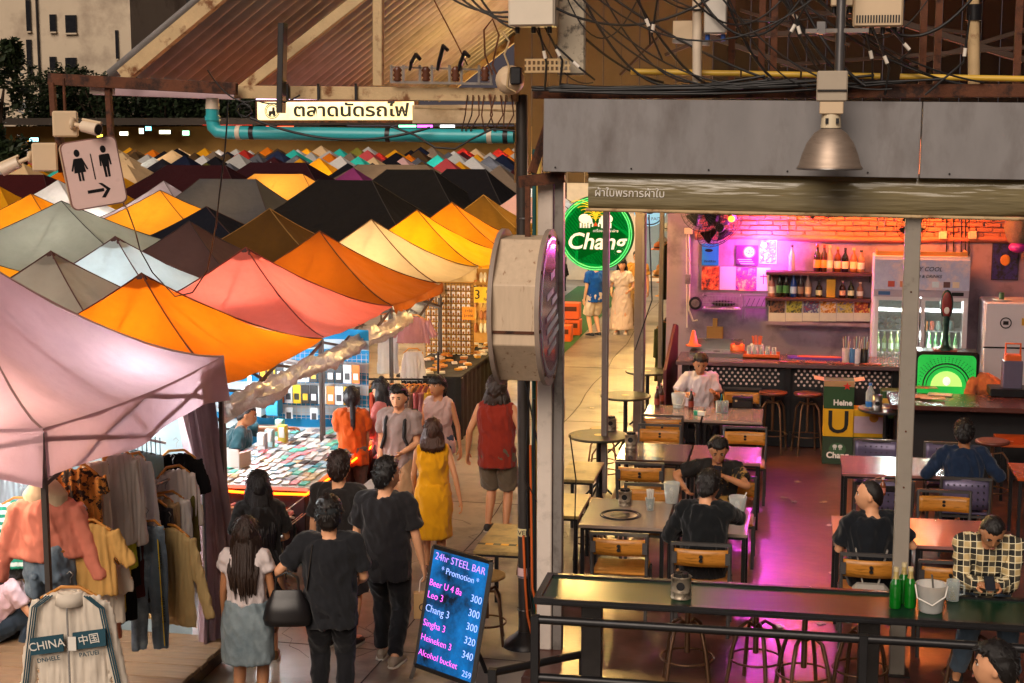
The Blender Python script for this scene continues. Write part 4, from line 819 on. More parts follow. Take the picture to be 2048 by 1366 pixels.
# fans
def fan(label, c, d, r_):
    t = thing('wall_fan', label, 'fan', c); d = V(d).normalized(); x, y = basis(d)
    m = MB()
    for k in range(4): rr = r_*(.3+.7*k/3); m.tube([x*rr*math.cos(a*.314)+y*rr*math.sin(a*.314)+d*(.08*(1-(rr/r_)**2)) for a in range(21)], .005, 4)
    for a in range(36):
        q_ = a*2*math.pi/36; m.tube([x*math.cos(q_)*r_*v+y*math.sin(q_)*r_*v+d*(.08*(1-v*v)) for v in (.15, .6, 1)]+[x*math.cos(q_)*r_*v+y*math.sin(q_)*r_*v-d*(.08*(1-v*v)) for v in (.8, .2)], .0025, 3)
    m.build('cage', M_iron, t)
    for a in range(4):
        q_ = a*math.pi/2+.3; e1 = x*math.cos(q_)+y*math.sin(q_); e2 = x*math.cos(q_+.9)+y*math.sin(q_+.9); m = MB()
        m.add([e1*.05, e1*r_*.8+d*.03, e2*r_*.85-d*.03, e2*.05], [(0, 1, 2, 3)]); m.build('blade', M_blackst, t, solid=.004)
    m = MB(); m.lathe([(.06, -.1), (.07, 0), (.05, .05)], n=12, axis='Y'); m.build('motor', M_blackst, t); m = MB(); m.tube([-d*.1, -d*.15+V((0, .2, .05)), V((0, .5, .1))], .018, 6); m.build('arm', M_blackst, t); return t
fan('large black wall fan tilted over the bar posters', ay(1440, 455, 21.3), (.55, -.6, -.6), .36)
fan('black wall fan hanging at the bar corner by the clothes stall', ay(1404, 420, 20.6), (-.2, -1, -.1), .3)
fan('black wall fan behind the grey steel post', ay(1826, 448, 20.8), (.4, -.9, -.2), .24)
fan('black wall fan half hidden by the rolled blind', ay(1640, 408, 20.9), (.1, -.9, -.45), .3)
c = ay(1463, 438, 21.2); t = thing('orange_bulb_lamp', 'small glowing orange lamp beside the tilted fan', 'lamp', c); m = MB(); m.ell((0, 0, 0), (.05, .05, .045), 12, 8); m.build('bulb', mat('amber_glow', '#ff8a2a', .5, emit=2.2), t); m = MB(); m.bar((0, 0, .02), (-.18, .1, .22), .03); m.build('arm', M_rust, t)
# counter -------------------------------------------------------------------
t = thing('bar_counter', 'dark bar counter with perforated front panels', 'counter', (0, 20.6, FL))
m = MB(); m.box((.05, 21.0, 1.27), (3.15, .85, .06)); m.build('top', mat('counter_top', '#5d4a4c', .22, var=.2, scale=4), t, W=True, bevel=.008)
m = MB(); m.box((.05, 21.05, .66), (3.0, .6, 1.08)); m.build('body', mat('counter_black', '#141214', .6), t, W=True)
for x in (-1.4, -.02, 1.42): m = MB(); m.box((x, 20.72, .68), (.1, .08, 1.12)); m.build('stile', M_blackst, t, W=True)
dots = MB()
for i in range(36):
    for j in range(5):
        x = -1.27+.078*i+(.039 if j % 2 else 0)
        if abs(x+.02) < .09 or x > 1.36: continue
        dots.lathe([(.017, -.003), (.017, .003)], (x, 20.742, 1.18-.05*j), 8, 'Y')
o = dots.build('perforation', mat('perforation_light', '#c09a8c', .5, var=.7, scale=5, emit=.12), t, W=True); o['kind'] = 'stuff'  # faintly glowing discs stand for light coming through the holes
m = MB(); m.box((.05, 20.7, .24), (2.9, .03, .2)); m.build('kick_board', M_blackst, t, W=True)
t = thing('counter_side_panel', 'dark red slanted end panel of the counter beside the clothes stall', 'panel', (-1.62, 20.9, FL))
m = MB(); m.prism([(-.35, 0), (.55, 0), (.55, 1.55), (.35, 1.6), (-.35, 1.05)], .04, Matrix.Translation((-1.62, 20.9, FL)) @ Matrix.Rotation(R(84), 4, 'Z')); m.build('board', mat('dark_red_panel', '#4a1418', .5), t, W=True)
# things on the counter
def small(name, label, cat, build, mt, loc, W=False, bevel=0, group=None, rz=0):
    t = thing(name, label, cat, loc, rz, group)
    for nm, fn, m_ in build: m = MB(); fn(m); m.build(nm, m_, t, bevel=bevel)
    return t
C0 = 1.301
def cpos(px, py): p = az(px, py, C0); return V((p.x, min(max(p.y, 20.7), 21.35), C0))
M_or = mat('orange_plastic', '#d8602a', .4); M_pur = mat('purple_mat', '#4a2a8a', .5); M_cut = mat('cutting_board', '#a87838', .6, stretch=(1, 8, 8))
small('sink_tray', 'steel sink tray on the left of the bar counter', 'tray', [('tray', lambda m: (m.box((0, 0, .03), (.75, .4, .06)), m.box((0, .2, .12), (.75, .03, .18))), M_chrome), ('drain', lambda m: m.cyl((0, 0, .06), (0, 0, .064), .05, n=12), M_iron)], None, (-1.0, 21.15, C0))
small('orange_tray', 'orange plastic tray holding drinking glasses on the counter', 'tray', [('tray', lambda m: (m.box((0, 0, .01), (.5, .32, .02)), m.box((0, -.15, .03), (.5, .02, .06)), m.box((0, .15, .03), (.5, .02, .06))), M_or)], None, (-.38, 21.1, C0))
for i in range(9):
    small('drinking_glass', 'upturned drinking glass on the orange tray', 'glass', [('tumbler', lambda m: m.lathe([(.035, 0), (.03, .13), (.026, .13), (.03, .005)], n=10), M_glass)], None, (-.55+.085*(i % 5), 21.03+.13*(i//5), C0+.021), group='glasses on the orange tray')
small('cutlery_bucket', 'clear bucket crowded with stirrers and tools on the counter', 'bucket', [('bucket', lambda m: m.lathe([(.07, 0), (.09, .16), (.085, .16), (.066, .01)], n=14), M_clearpl), ('tools', lambda m: [m.cyl((.03*math.cos(i), .03*math.sin(i), .02), (.07*math.cos(i), .07*math.sin(i), .27), .006, n=5) for i in range(11)], M_or)], None, (-.45, 21.28, C0))
small('copper_pot', 'small copper coloured pot on the counter', 'pot', [('pot', lambda m: m.lathe([(.08, 0), (.1, .02), (.1, .15), (.092, .15), (.09, .02)], n=16), M_or)], None, (-.72, 21.25, C0))
small('bar_mat', 'purple bar mat with orange strip on the counter', 'mat', [('mat', lambda m: m.box((0, 0, .008), (.75, .22, .016)), M_pur), ('strip', lambda m: m.box((.06, 0, .02), (.6, .08, .01)), M_or)], None, (.35, 21.15, C0))
for px, d_, cs_ in ((1690, 'bundle of wrapped straws in a clear bag', '#b8a8a0'), (1703, 'blue bottle', '#3a6a9a'), (1711, 'white cup of coloured straws', '#d8c8c8'), (1726, 'black holder of steel straws', '#161416')):
    p = cpos(px, 718); t = thing('straw_holder', d_+' on the bar counter', 'holder', (p.x, 20.8, C0)); m = MB(); m.lathe([(.05, 0), (.055, .2), (.048, .2), (.045, .01)], n=12); m.build('cup', mat('holder'+cs_, cs_, .5, var=.2, scale=20), t)
    if 'straw' in d_:
        for i in range(12): m = MB(); a = i*.9; m.cyl((.02*math.cos(a), .02*math.sin(a), .02), (.05*math.cos(a), .05*math.sin(a), .3+.03*(i % 3)), .004, n=5); m.build('straw', mat('straw%d' % (i % 4), ('#d8d0cc', '#5a9ab0', '#c8b04a', '#b86a4a')[i % 4] if 'steel' not in d_ else '#b8b0ac', .4), t)
small('paddle_board', 'wooden paddle cutting board leaning on the plum wall', 'cutting board', [('board', lambda m: (m.box((0, 0, .14), (.24, .025, .28)), m.box((0, 0, .33), (.07, .025, .14))), M_cut)], None, (-1.08, BW-.06, C0), bevel=.006)
small('road_cone_lamp', 'small orange cone shaped lamp at the counter end', 'cone', [('cone', lambda m: m.lathe([(.11, 0), (.11, .015), (.07, .02), (.02, .22), (0.01, .22)], n=14), M_or), ('band', lambda m: m.lathe([(.052, .09), (.042, .13)], n=14, caps=False), M_paper)], None, (-1.33, 21.2, C0+.12))
for i in range(4): small('tap_list_sheet', 'small framed drinks sheet lying at the counter edge', 'sheet', [('sheet', lambda m: m.box((0, 0, .004), (.3, .14, .008)), M_darkwood), ('print', lambda m: m.box((0, 0, .01), (.28, .12, .002)), mat('sheet_red', '#8a4030', .5))], None, (-.0+.36*i, 20.7, C0), group='drinks sheets on the counter edge')
for i in range(4): small('wine_glass', 'small stemmed glass at the foot of the fridge', 'glass', [('goblet', lambda m: m.lathe([(.03, 0), (.006, .008), (.006, .07), (.03, .1), (.036, .16), (.033, .16), (.026, .1)], n=10), M_glass)], None, (1.2+.09*i, 20.85, C0), group='stemmed glasses in front of the fridge')
# fridge
t = thing('drinks_fridge', 'tall white glass door drinks fridge with printed header', 'fridge', (1.78, 21.75, FL))
M_frw = mat('fridge_white', '#cfc4c8', .35, var=.03); FX0, FX1, FY = 1.13, 2.40, 21.45
m = MB(); m.box((1.765, 22.0, 1.42), (1.27, .04, 2.56)); m.box((1.14, 21.75, 1.42), (.03, .5, 2.56)); m.box((2.39, 21.75, 1.42), (.03, .5, 2.56)); m.box((1.765, 21.72, 2.66), (1.27, .56, .1)); m.box((1.765, 21.72, .7), (1.27, .56, 1.1)); m.build('cabinet', M_frw, t, W=True)
m = MB(); m.box((1.765, 21.99, 1.75), (1.2, .02, 1.1)); m.build('inner_back', mat('fridge_inner', '#e6f2ee', .5), t, W=True)
m = MB(); m.box((1.765, FY-.02, 2.46), (1.27, .08, .42)); m.build('header', printmat('print_header', ['#8a9ac0', '#b8b8d0', '#a8a8c8', '#d0b8c0'], .25), t, W=True)
text('STAY COOL', .085, M_ink, t, frame((1.8, FY-.065, 2.54), (1, 0, 0), (0, 0, 1)), shear=.25); text('FOOD & DRINKS', .06, M_ink, t, frame((1.8, FY-.065, 2.44), (1, 0, 0), (0, 0, 1)), shear=.25)
for x in (1.36, 1.52, 1.95, 2.1, 2.22): m = MB(); m.box((x, FY-.062, 2.33), (.09, .004, .08)); m.build('header_picture', mat('hdr%d' % int(x*100), ('#c87a5a', '#5a3a3a', '#d8c0a8', '#b04a3a', '#c8d0d8')[int(x*10) % 5], .5), t, W=True)
m = MB(); m.box((1.765, FY-.01, 2.2), (1.27, .06, .1)); m.build('grille', mat('fridge_grey', '#a898a4', .5), t, W=True)
m = MB(); m.box((1.27, FY-.045, 2.2), (.16, .01, .05)); m.build('badge', mat('badge_blue', '#3a5a8a', .5), t, W=True); m = MB(); m.box((2.25, FY-.045, 2.2), (.16, .01, .05)); m.build('control_panel', M_blackst, t, W=True)
for x0, x1 in ((1.15, 1.755), (1.775, 2.385)):
    m = MB(); zc = 1.7; h2 = .45
    for a, b_ in (((x0+.025, zc), (.05, .9)), ((x1-.025, zc), (.05, .9)), (((x0+x1)/2, zc+h2-.025), (x1-x0-.1, .05)), (((x0+x1)/2, zc-h2+.025), (x1-x0-.1, .05))): m.box((a[0], FY, a[1]), (b_[0], .05, b_[1]))
    d_ = m.build('door', M_frw, t, W=True); m = MB(); m.box(((x0+x1)/2, FY, zc), (x1-x0-.1, .006, .8)); m.build('pane', M_glass, d_, W=True)
    m = MB(); m.cyl((x1-.06 if x0 < 1.5 else x0+.06, FY-.05, 1.45), (x1-.06 if x0 < 1.5 else x0+.06, FY-.05, 1.95), .012, n=8); m.build('handle', M_chrome, d_, W=True)
for z in (1.34, 1.66, 1.93): m = MB(); m.box((1.765, 21.75, z), (1.2, .42, .012)); m.build('fridge_shelf', M_frw, t, W=True)
m = MB(); m.cyl((1.25, 21.62, 2.13), (2.3, 21.62, 2.13), .015, n=8); m.build('lamp_tube', mat('fridge_glow', '#e8fff4', .5, emit=9), t, W=True)
for x in (1.45, 2.08): light('fridge_light', 'POINT', (x, 21.6, 2.05), 42, (.85, 1, .95), t, .05)
light('fridge_light', 'POINT', (1.77, 21.58, 1.6), 30, (.85, 1, .95), t, .05)
for i in range(13):
    x = 1.24+.042*i+(.18 if i > 5 else 0)+(.3 if i > 5 else 0)*.6; x = 1.22+i*.088; 
    if abs(x-1.765) < .04: continue
    bottle('green beer bottle with pale label inside the lit fridge', (x, 21.66+.03*(i % 2), 1.347 if i < 6 or i > 6 else 1.347), .27, .032, '#2f7a2c' if i > 5 else '#8a9a30', '#c8d8b0', '#d8d8a0', group='green beer bottles in the fridge')
for r_ in range(2):
    for i in range(4): m = MB(); m.lathe([(.036, -.09), (.036, .09)], (1.26+.11*i, 21.62, 1.72+.08*r_), 10, 'Y'); tag(m.build('dark_can', mat('dark_can', '#1c1a20', .3, .4)), 'dark bottle base stacked in the left side of the fridge', 'bottle', 'dark bottles stacked in the fridge')
for i in range(5): m = MB(); m.lathe([(.03, 0), (.033, .01), (.033, .12), (.028, .13)], (1.86+.085*i, 21.62, 1.667), 10); tag(m.build('drink_can', mat('can%d' % i, ('#d87a2a', '#c84a2a', '#a8b0a8', '#3a7a5a', '#4a5a5a')[i], .3, .3)), '%s drink can inside the lit fridge' % ('orange', 'red orange', 'silver', 'green', 'dark green')[i], 'can')
small('fridge_top_box', 'orange lit open tray on top of the fridge', 'tray', [('tray', lambda m: (m.box((0, -.2, .03), (1.2, .02, .06)), m.box((-.6, 0, .03), (.02, .4, .06)), m.box((.6, 0, .03), (.02, .4, .06)), m.box((0, 0, .005), (1.2, .4, .01))), M_cut)], None, (1.765, 21.72, 2.712))
# white freezer, tap cooler, right hand counter
t = thing('white_freezer', 'white chest freezer with round logo at the right wall', 'freezer', (3.0, 21.6, FL)); m = MB(); m.box((.1, 0, 1.0), (1.0, .7, 2.0)); m.build('cabinet', M_frw, t, bevel=.02); m = MB(); m.tube([V((-.12+.07*math.cos(i*.314), -.356, 1.72+.07*math.sin(i*.314))) for i in range(21)], .008, 5); m.build('logo_ring', M_ink, t); m = MB(); m.box((-.12, -.355, 1.72), (.07, .006, .05)); m.build('logo', M_ink, t); m = MB(); m.box((.13, -.355, 1.74), (.09, .004, .1)); m.build('yellow_sticker', mat('sticker_yellow', '#c8962a', .5), t)
m = MB(); m.box((.1, -.354, 1.38), (1.0, .01, .02)); m.build('door_gap', M_black, t)
c = ay(2000, 605, 21.4); small('dish_stack', 'plates with a small green jar on top of the freezer', 'dish', [('plate', lambda m: m.lathe([(.05, 0), (.13, .03), (.12, .035), (.04, .01)], n=16), M_paper), ('jar', lambda m: m.cyl((0, 0, .02), (0, 0, .12), .035, n=12), mat('jar_green', '#3a5a3a', .4))], None, (2.83, 21.4, FL+2.0))
cc = ay(1893, 745, 20.35)
t = thing('tap_cooler', 'glowing green draught beer cooler with curved dial panel', 'beer cooler', (cc.x, 20.5, FL)); X0 = cc.x
m = MB(); m.box((0, .05, .72), (.82, .4, 1.42)); m.build('cabinet', M_blackst, t, bevel=.03)
m = MB(); pl = rrect(.74, .62, .07); m.prism(pl, -.02, Matrix.Translation((0, -.155, 1.08))); m.build('green_panel', mat('panel_green', '#1f9a3a', .3, var=.3, scale=3, emit=.55), t)
for r_, w_ in ((.30, .02), (.26, .012)): m = MB(); m.tube([V((r_*1.0*math.cos(a*math.pi/14), -.185, .98+r_*math.sin(a*math.pi/14))) for a in range(15)], w_/2, 6); m.build('dial_arc', M_blackst, t)
m = MB(); m.prism([(.2*math.cos(a*math.pi/12), .2*math.sin(a*math.pi/12)) for a in range(13)], -.01, Matrix.Translation((0, -.178, .98))); m.build('pale_dial', mat('dial_pale', '#a8d86a', .4, emit=.6), t)
m = MB(); m.ell((0, -.2, 1.05), (.05, .004, .06), 10, 6); m.build('white_emblem', mat('emblem_white', '#e8e8e0', .5, emit=.4), t)
dm = MB()
for a in range(26):
    for k in range(4): q_ = math.pi*(.04+.92*a/25); rr = .335+.025*k; x, z = rr*1.05*math.cos(q_), .95+rr*math.sin(q_); (abs(x) < .35 and z < 1.36) and dm.box((x, -.176, z), (.012, .006, .012))
o = dm.build('dial_ticks', mat('panel_dark_green', '#0d5a24', .4), t); o['kind'] = 'stuff'
t = thing('beer_tap', 'tall dark green beer tap tower with oval badge', 'beer tap', (X0-.02, 20.48, FL+1.44))
m = MB(); m.lathe([(.12, 0), (.12, .02), (.07, .04), (.045, .08), (.035, .2), (.05, .42), (.03, .5)], n=16); m.build('tower', mat('tap_green', '#1d3a32', .3, .4), t)
m = MB(); m.ell((0, 0, .6), (.085, .04, .2), 18, 12); m.build('badge', mat('tap_green', '#1d3a32', .3, .4), t); m = MB(); m.ell((0, -.03, .6), (.065, .02, .17), 18, 12); m.build('badge_face', mat('badge_red', '#7a2a28', .4, var=.3, scale=14), t); m = MB(); m.ell((0, -.045, .53), (.035, .01, .05), 12, 8); m.build('badge_mark', M_paper, t)
m = MB(); m.box((0, 0, .0), (.3, .2, .03)); m.build('drip_tray', mat('drip_red', '#8a3a28', .4), t)
t = thing('side_counter', 'dark red topped side counter with menus in front of the beer cooler', 'counter', (2.6, 19.2, FL)); m = MB(); m.box((2.75, 19.35, 1.06), (3.0, .95, .06)); m.build('top', mat('red_brown_top', '#4d2a24', .25, var=.2), t, W=True, bevel=.008); m = MB(); m.box((2.75, 19.5, .58), (2.8, .6, .9)); m.build('body', mat('counter_black', '#141214', .6), t, W=True)
for i, (px, py, rz, c1) in enumerate(((1850, 775, .1, '#b85a48'), (1880, 790, -.2, '#c8a89a'), (1835, 795, .3, '#a84a38'), (1905, 770, .1, '#7a9a4a'), (1865, 800, -.05, '#b8604a'))):
    p = az(px, py, 1.09); small('menu_sheet', ('red printed', 'pale', 'dark red', 'green edged', 'glossy red')[i]+' menu sheet spread on the side counter', 'menu', [('sheet', lambda m: m.box((0, 0, .003), (.3, .2, .005)), mat('menu'+c1, c1, .3, var=.3, scale=12))], None, (p.x, p.y, 1.091+.006*i), rz=rz)
p = az(1961, 775, 1.09); small('tissue_box', 'small white napkin box on the side counter', 'box', [('box', lambda m: m.box((0, 0, .06), (.18, .12, .12)), M_paper), ('slot', lambda m: m.box((0, 0, .121), (.1, .03, .004)), M_black)], None, (p.x, p.y, 1.091), bevel=.006)
p = az(2022, 790, 1.09); t = small('ticket_machine', 'grey box with orange handle on a dark laptop stand', 'machine', [('base', lambda m: m.box((.02, 0, .05), (.6, .4, .1)), M_blackst), ('column', lambda m: m.box((0, .02, .27), (.24, .2, .36)), mat('machine_grey', '#5d5468', .4)), ('hopper', lambda m: m.box((0, .02, .48), (.2, .18, .08)), M_or)], None, (p.x, p.y, 1.091), bevel=.01); m = MB(); m.tube([(-.09, 0, .5), (-.09, 0, .66), (.09, 0, .66), (.09, 0, .5)], .015, 6); m.build('handle', M_or, t)
# beer crates ---------------------------------------------------------------
def crate(label, x, z, y, body, band, txt, tc, flap=False, emblem=None, w_=.385, h_=.365):
    t = thing('beer_box', label, 'beer box', (x, y, z)); mb = mat('card'+body, body, .7, var=.08)
    m = MB(); m.box((0, 0, h_/2), (w_, .3, h_)); m.build('carton', mb, t, bevel=.004)
    if band: m = MB(); m.box((0, -.152, h_*.45), (w_*.98, .004, h_*.6)); m.build('print_band', mat('card'+band, band, .6), t)
    if txt: text(txt[0], txt[1], mat('ink'+tc, tc, .6), t, frame((x+txt[2], y-.158, z+txt[3]), (1, 0, 0), (0, 0, 1)), bold=.004)
    if emblem == 'star' or emblem == 'star2':
        m = MB(); pl = [((.055 if k % 2 == 0 else .022)*math.sin(k*math.pi/5), (.055 if k % 2 == 0 else .022)*math.cos(k*math.pi/5)) for k in range(10)]; m.prism(pl, -.004, Matrix.Translation((.1 if emblem == 'star' else .04, -.157, .3 if emblem == 'star' else .24))); m.build('red_star', mat('star_red', '#c8281c', .5), t)
    if emblem == 'chang':
        m = MB(); m.prism(circ(0, 0, .11, 20, .8), -.003, Matrix.Translation((0, -.156, .2))); m.build('oval', mat('oval_green', '#3a5a3a', .6), t)
        for s in (-1, 1): m = MB(); m.ell((s*.035, -.16, .24), (.03, .003, .025), 10, 6); m.box((s*.045, -.16, .215), (.01, .004, .04)); m.box((s*.025, -.16, .215), (.01, .004, .04)); m.build('elephant', M_paper, t)
    if emblem == 'leo': m = MB(); m.prism(circ(.06, .26, .06, 14), -.003, Matrix.Translation((0, -.156, 0))); m.build('emblem', mat('leo_gold', '#a8741a', .6), t)
    if flap:
        for s in (-1, 1): m = MB(); m.add([(s*w_/2, -.15, h_), (s*w_/2, .15, h_), (s*(w_/2+.13), .15, h_+.02), (s*(w_/2+.13), -.15, h_+.02)], [(0, 1, 2, 3)]); m.build('flap', mat('card_inner', '#a8845a', .8), t, solid=.004)
        m = MB(); m.box((0, -.153, h_*.9), (w_, .006, h_*.2)); m.build('open_top', mat('card_inner', '#a8845a', .8), t)
bx = ay(1677, 800, 19.9).x
crate('green Chang beer box at the bottom of the stack by the stools', bx, FL, 19.9, '#2a3a26', None, ('Chang', .11, 0, .12), '#e8dcd0', emblem='chang')
crate('yellow beer box with big black letter U in the middle of the stack', bx, FL+.368, 19.9, '#d8a010', None, ('U', .42, 0, .18), '#141210')
crate('open topped green Heineken box on top of the stack', bx, FL+.736, 19.9, '#2a4a28', None, ('Heine', .10, .05, .08), '#e8e0d8', True, 'star')
crate('green Heineken box at the bottom beside the Chang box', bx+.39, FL, 19.92, '#28482a', None, ('Heineken', .085, .05, .08), '#e8e0d8', emblem='star2')
crate('yellow and lilac beer box beside the letter U box', bx+.39, FL+.368, 19.92, '#c8980f', '#b8a0b0', None, '', emblem='leo')
crate('half hidden green beer box behind the round table', bx+.75, FL+.55, 20.3, '#2a4a28', '#c8a040', None, '')
# ================================================================== furniture prototypes
def chair_proto(label, slat='#b3752a', metal=False):
    t = thing('dining_chair', label, 'chair'); fr = mat('chair_frame', '#4d4a49', .4, .4, var=.15) 
    ym = mat('chair_wood'+slat, slat, .4, var=.2, scale=3, stretch=(1, 12, 12), color2='#8a5a18' if not metal else None, c2scale=3)
    m = MB(); m.box((0, .01, .45), (.40, .40, .028)); m.build('seat', ym if not metal else mat('chair_metal'+slat, slat, .35, .3), t, bevel=.01)
    for s in (-1, 1):
        m = MB(); m.bar((s*.2, .2, 0), (s*.2, .18, .44), .026); m.build('leg', fr, t)
        m = MB(); m.tube([(s*.2, -.24, 0), (s*.2, -.19, .44), (s*.205, -.21, .66), (s*.205, -.235, .83)], .015, 6); m.build('leg', fr, t)
    m = MB(); m.bar((-.2, -.19, .42), (.2, -.19, .42), .025); m.bar((-.2, .18, .42), (.2, .18, .42), .025); m.bar((-.2, -.19, .42), (-.2, .18, .42), .025); m.bar((.2, -.19, .42), (.2, .18, .42), .025); m.build('seat_frame', fr, t)
    m = MB(); m.bar((-.215, -.235, .825), (.215, -.235, .825), .028); m.build('top_rail', fr, t)
    zc, hh = (.70, .15) if not metal else (.66, .32)
    m = MB(); m.surf(lambda u, v: V((-.2+.4*u, -.215-.03*math.sin(math.pi*u)-.012*(v-.5), zc-hh/2+hh*v)), 12, 3); sl = m.build('back_slat', ym if not metal else mat('chair_metal'+slat, slat, .35, .3), t, solid=.014)
    if not metal:
        for z in (.685, .72): m = MB(); m.lathe([(.014, -.27), (.014, -.225)], (0, 0, z), 10, 'Y'); m.build('slat_hole', M_black, t)
        for s in (-1, 1): m = MB(); m.box((s*.19, -.228, .70), (.035, .03, .1)); m.build('slat_plate', fr, t)
    else:
        d = MB()
        for i in range(7):
            for j in range(4): d.lathe([(.007, -.262), (.007, -.22)], (-.15+.05*i+(.025 if j % 2 else 0)*0, 0, .55+.07*j), 6, 'Y')
        o = d.build('perforation', M_black, t); o['kind'] = 'stuff'
    KIDS[t.name] = list(t.children); return t
def put(first, proto, loc, rz, label):
    if not first[0]: first[0] = True; o = proto; o.location = loc; o.rotation_euler = (0, 0, rz); o['label'] = label; MW[o.name] = Matrix.Translation(V(loc)) @ Matrix.Rotation(rz, 4, 'Z'); return o
    return dup(proto, loc, rz, label)
ch = chair_proto('chair'); ch.scale = (1.2, 1.08, 1.0); u1 = [False]
PI = math.pi
G1 = 'dining chairs with wooden back slat'
for x, y, rz, lab in ((-1.43, 13.12, 0, 'wood backed chair with folded cloth seat at the corner table, back to the bar table'), (-.70, 12.92, 0, 'wood backed chair under the man in black sweater'), (-1.33, 14.50, PI, 'wood backed chair tucked behind the table with the round emblem'), (-.55, 15.0, PI, 'wood backed chair of the man in black and gold shirt'),
                      (-1.53, 15.95, 0, 'wood backed chair in front of the dark wooden table'), (-1.5, 17.55, PI, 'wood backed chair behind the dark wooden table, beside the flower pot'), (-.49, 17.58, PI, 'wood backed chair behind the magenta lit table corner'), (-1.52, 18.65, 0, 'wood backed chair in front of the table with ice jug'),
                      (-.62, 20.3, PI, 'wood backed chair behind the black handbag'), (-1.2, 20.45, PI, 'wood backed chair of the man in white shirt'), (.72, 12.85, 0, 'wood backed chair with grey backpack straps under the man in black shirt'), (1.53, 14.75, PI, 'wood backed chair behind the red low table'), (1.35, 12.75, 0, 'wood backed chair beside the grey steel post')):
    o = put(u1, ch, (x, y, FL), rz, lab); o['group'] = G1
ch2 = chair_proto('chair', '#5d5570', True); ch2.scale = (1.18, 1.08, 1.0); u2 = [False]
for x, y, rz, lab in ((1.0, 17.1, PI, 'grey violet perforated metal chair behind the pink table'), (1.78, 17.1, PI, 'grey violet perforated metal chair facing the man in blue'), (1.02, 15.6, 0, 'grey perforated metal chair with black bag in front of the pink table'), (1.8, 15.85, 0, 'grey perforated metal chair under the man in blue')):
    o = put(u2, ch2, (x, y, FL), rz, lab); o['group'] = 'perforated metal chairs'
# tables
def table(label, x, y, wx, wy, z, top, rz=0, name='dining_table', legs='post', edge=None):
    t = thing(name, label, 'table', (x, y, z)); H_ = z if z > .5 else 0
    return t
def sq_table(label, x0, x1, y0, y1, zt, mt, pedestal=True, floor=FL):
    x, y = (x0+x1)/2, (y0+y1)/2; t = thing('dining_table', label, 'table', (x, y, floor)); h = zt-floor
    m = MB(); m.box((0, 0, h-.016), (x1-x0-.012, y1-y0, .032)); m.build('top', mt, t, bevel=.004)
    m = MB(); m.box((0, 0, h-.045), (x1-x0-.06, y1-y0-.05, .025)); m.build('underframe', M_blackst, t)
    for sx in (-1, 1):
        for sy in (-1, 1): m = MB(); m.bar((sx*(x1-x0-.08)/2, sy*(y1-y0-.08)/2, 0), (sx*(x1-x0-.08)/2, sy*(y1-y0-.08)/2, h-.04), .035); m.build('leg', M_blackst, t)
    return t
M_lam = mat('beige_laminate', '#8f7d70', .18, var=.08, scale=3, coat=.3); M_pinkt = mat('rose_laminate', '#8a5d58', .2, var=.08, coat=.3)
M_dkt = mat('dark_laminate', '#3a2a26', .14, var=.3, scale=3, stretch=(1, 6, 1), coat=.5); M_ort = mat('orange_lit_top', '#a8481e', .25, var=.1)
sq_table('beige table with ice jug and beer bottles at the counter', -1.8, -1.06, 18.6, 19.5, .87, M_lam); sq_table('beige table with handbag and cocktails, magenta lit at its end', -1.05, -.3, 18.58, 19.48, .87, M_lam)
sq_table('dark wooden table with tin flower pot', -1.85, -1.06, 16.2, 17.1, .87, M_dkt); sq_table('rose table with magenta lit corner in front of the man in gold print shirt', -1.05, -.27, 16.25, 17.1, .87, M_pinkt)
T3a = sq_table('beige table with round printed emblem and tin can', -1.87, -1.06, 13.4, 14.4, .87, M_lam); sq_table('beige table where the man in black sweater sits', -1.05, -.32, 13.32, 14.3, .87, M_lam)
sq_table('pink table behind the man in black shirt', .58, 1.24, 15.95, 16.85, .87, M_pinkt); sq_table('pink table of the man in blue shirt', 1.25, 1.95, 15.98, 16.88, .87, M_pinkt)
sq_table('rose beige table in front of the man in black shirt', .42, 1.1, 13.2, 14.15, .87, M_lam); sq_table('glossy dark red table behind the man in checked shirt', 1.11, 1.95, 13.25, 14.2, .87, M_pinkt)
sq_table('orange lit table with riveted edge under the side counter', 2.45, 3.2, 18.1, 18.75, .80, M_ort); sq_table('orange lit table at the edge beside the high stool', 2.36, 3.1, 16.05, 16.8, .87, M_ort)
t = thing('table_emblem', 'round dark emblem printed on the beige corner table', 'emblem', (-1.52, 13.8, .8725))
for r_ in (.19, .165): m = MB(); m.tube([V((r_*math.cos(a*.2618), r_*math.sin(a*.2618), .001)) for a in range(25)], .006, 4); m.build('ring', M_ink, t)
for i in range(4): m = MB(); m.box((0, .07-.05*i, .0012), (.2-.03*abs(i-1.5), .02, .002)); m.build('stroke', M_ink, t)
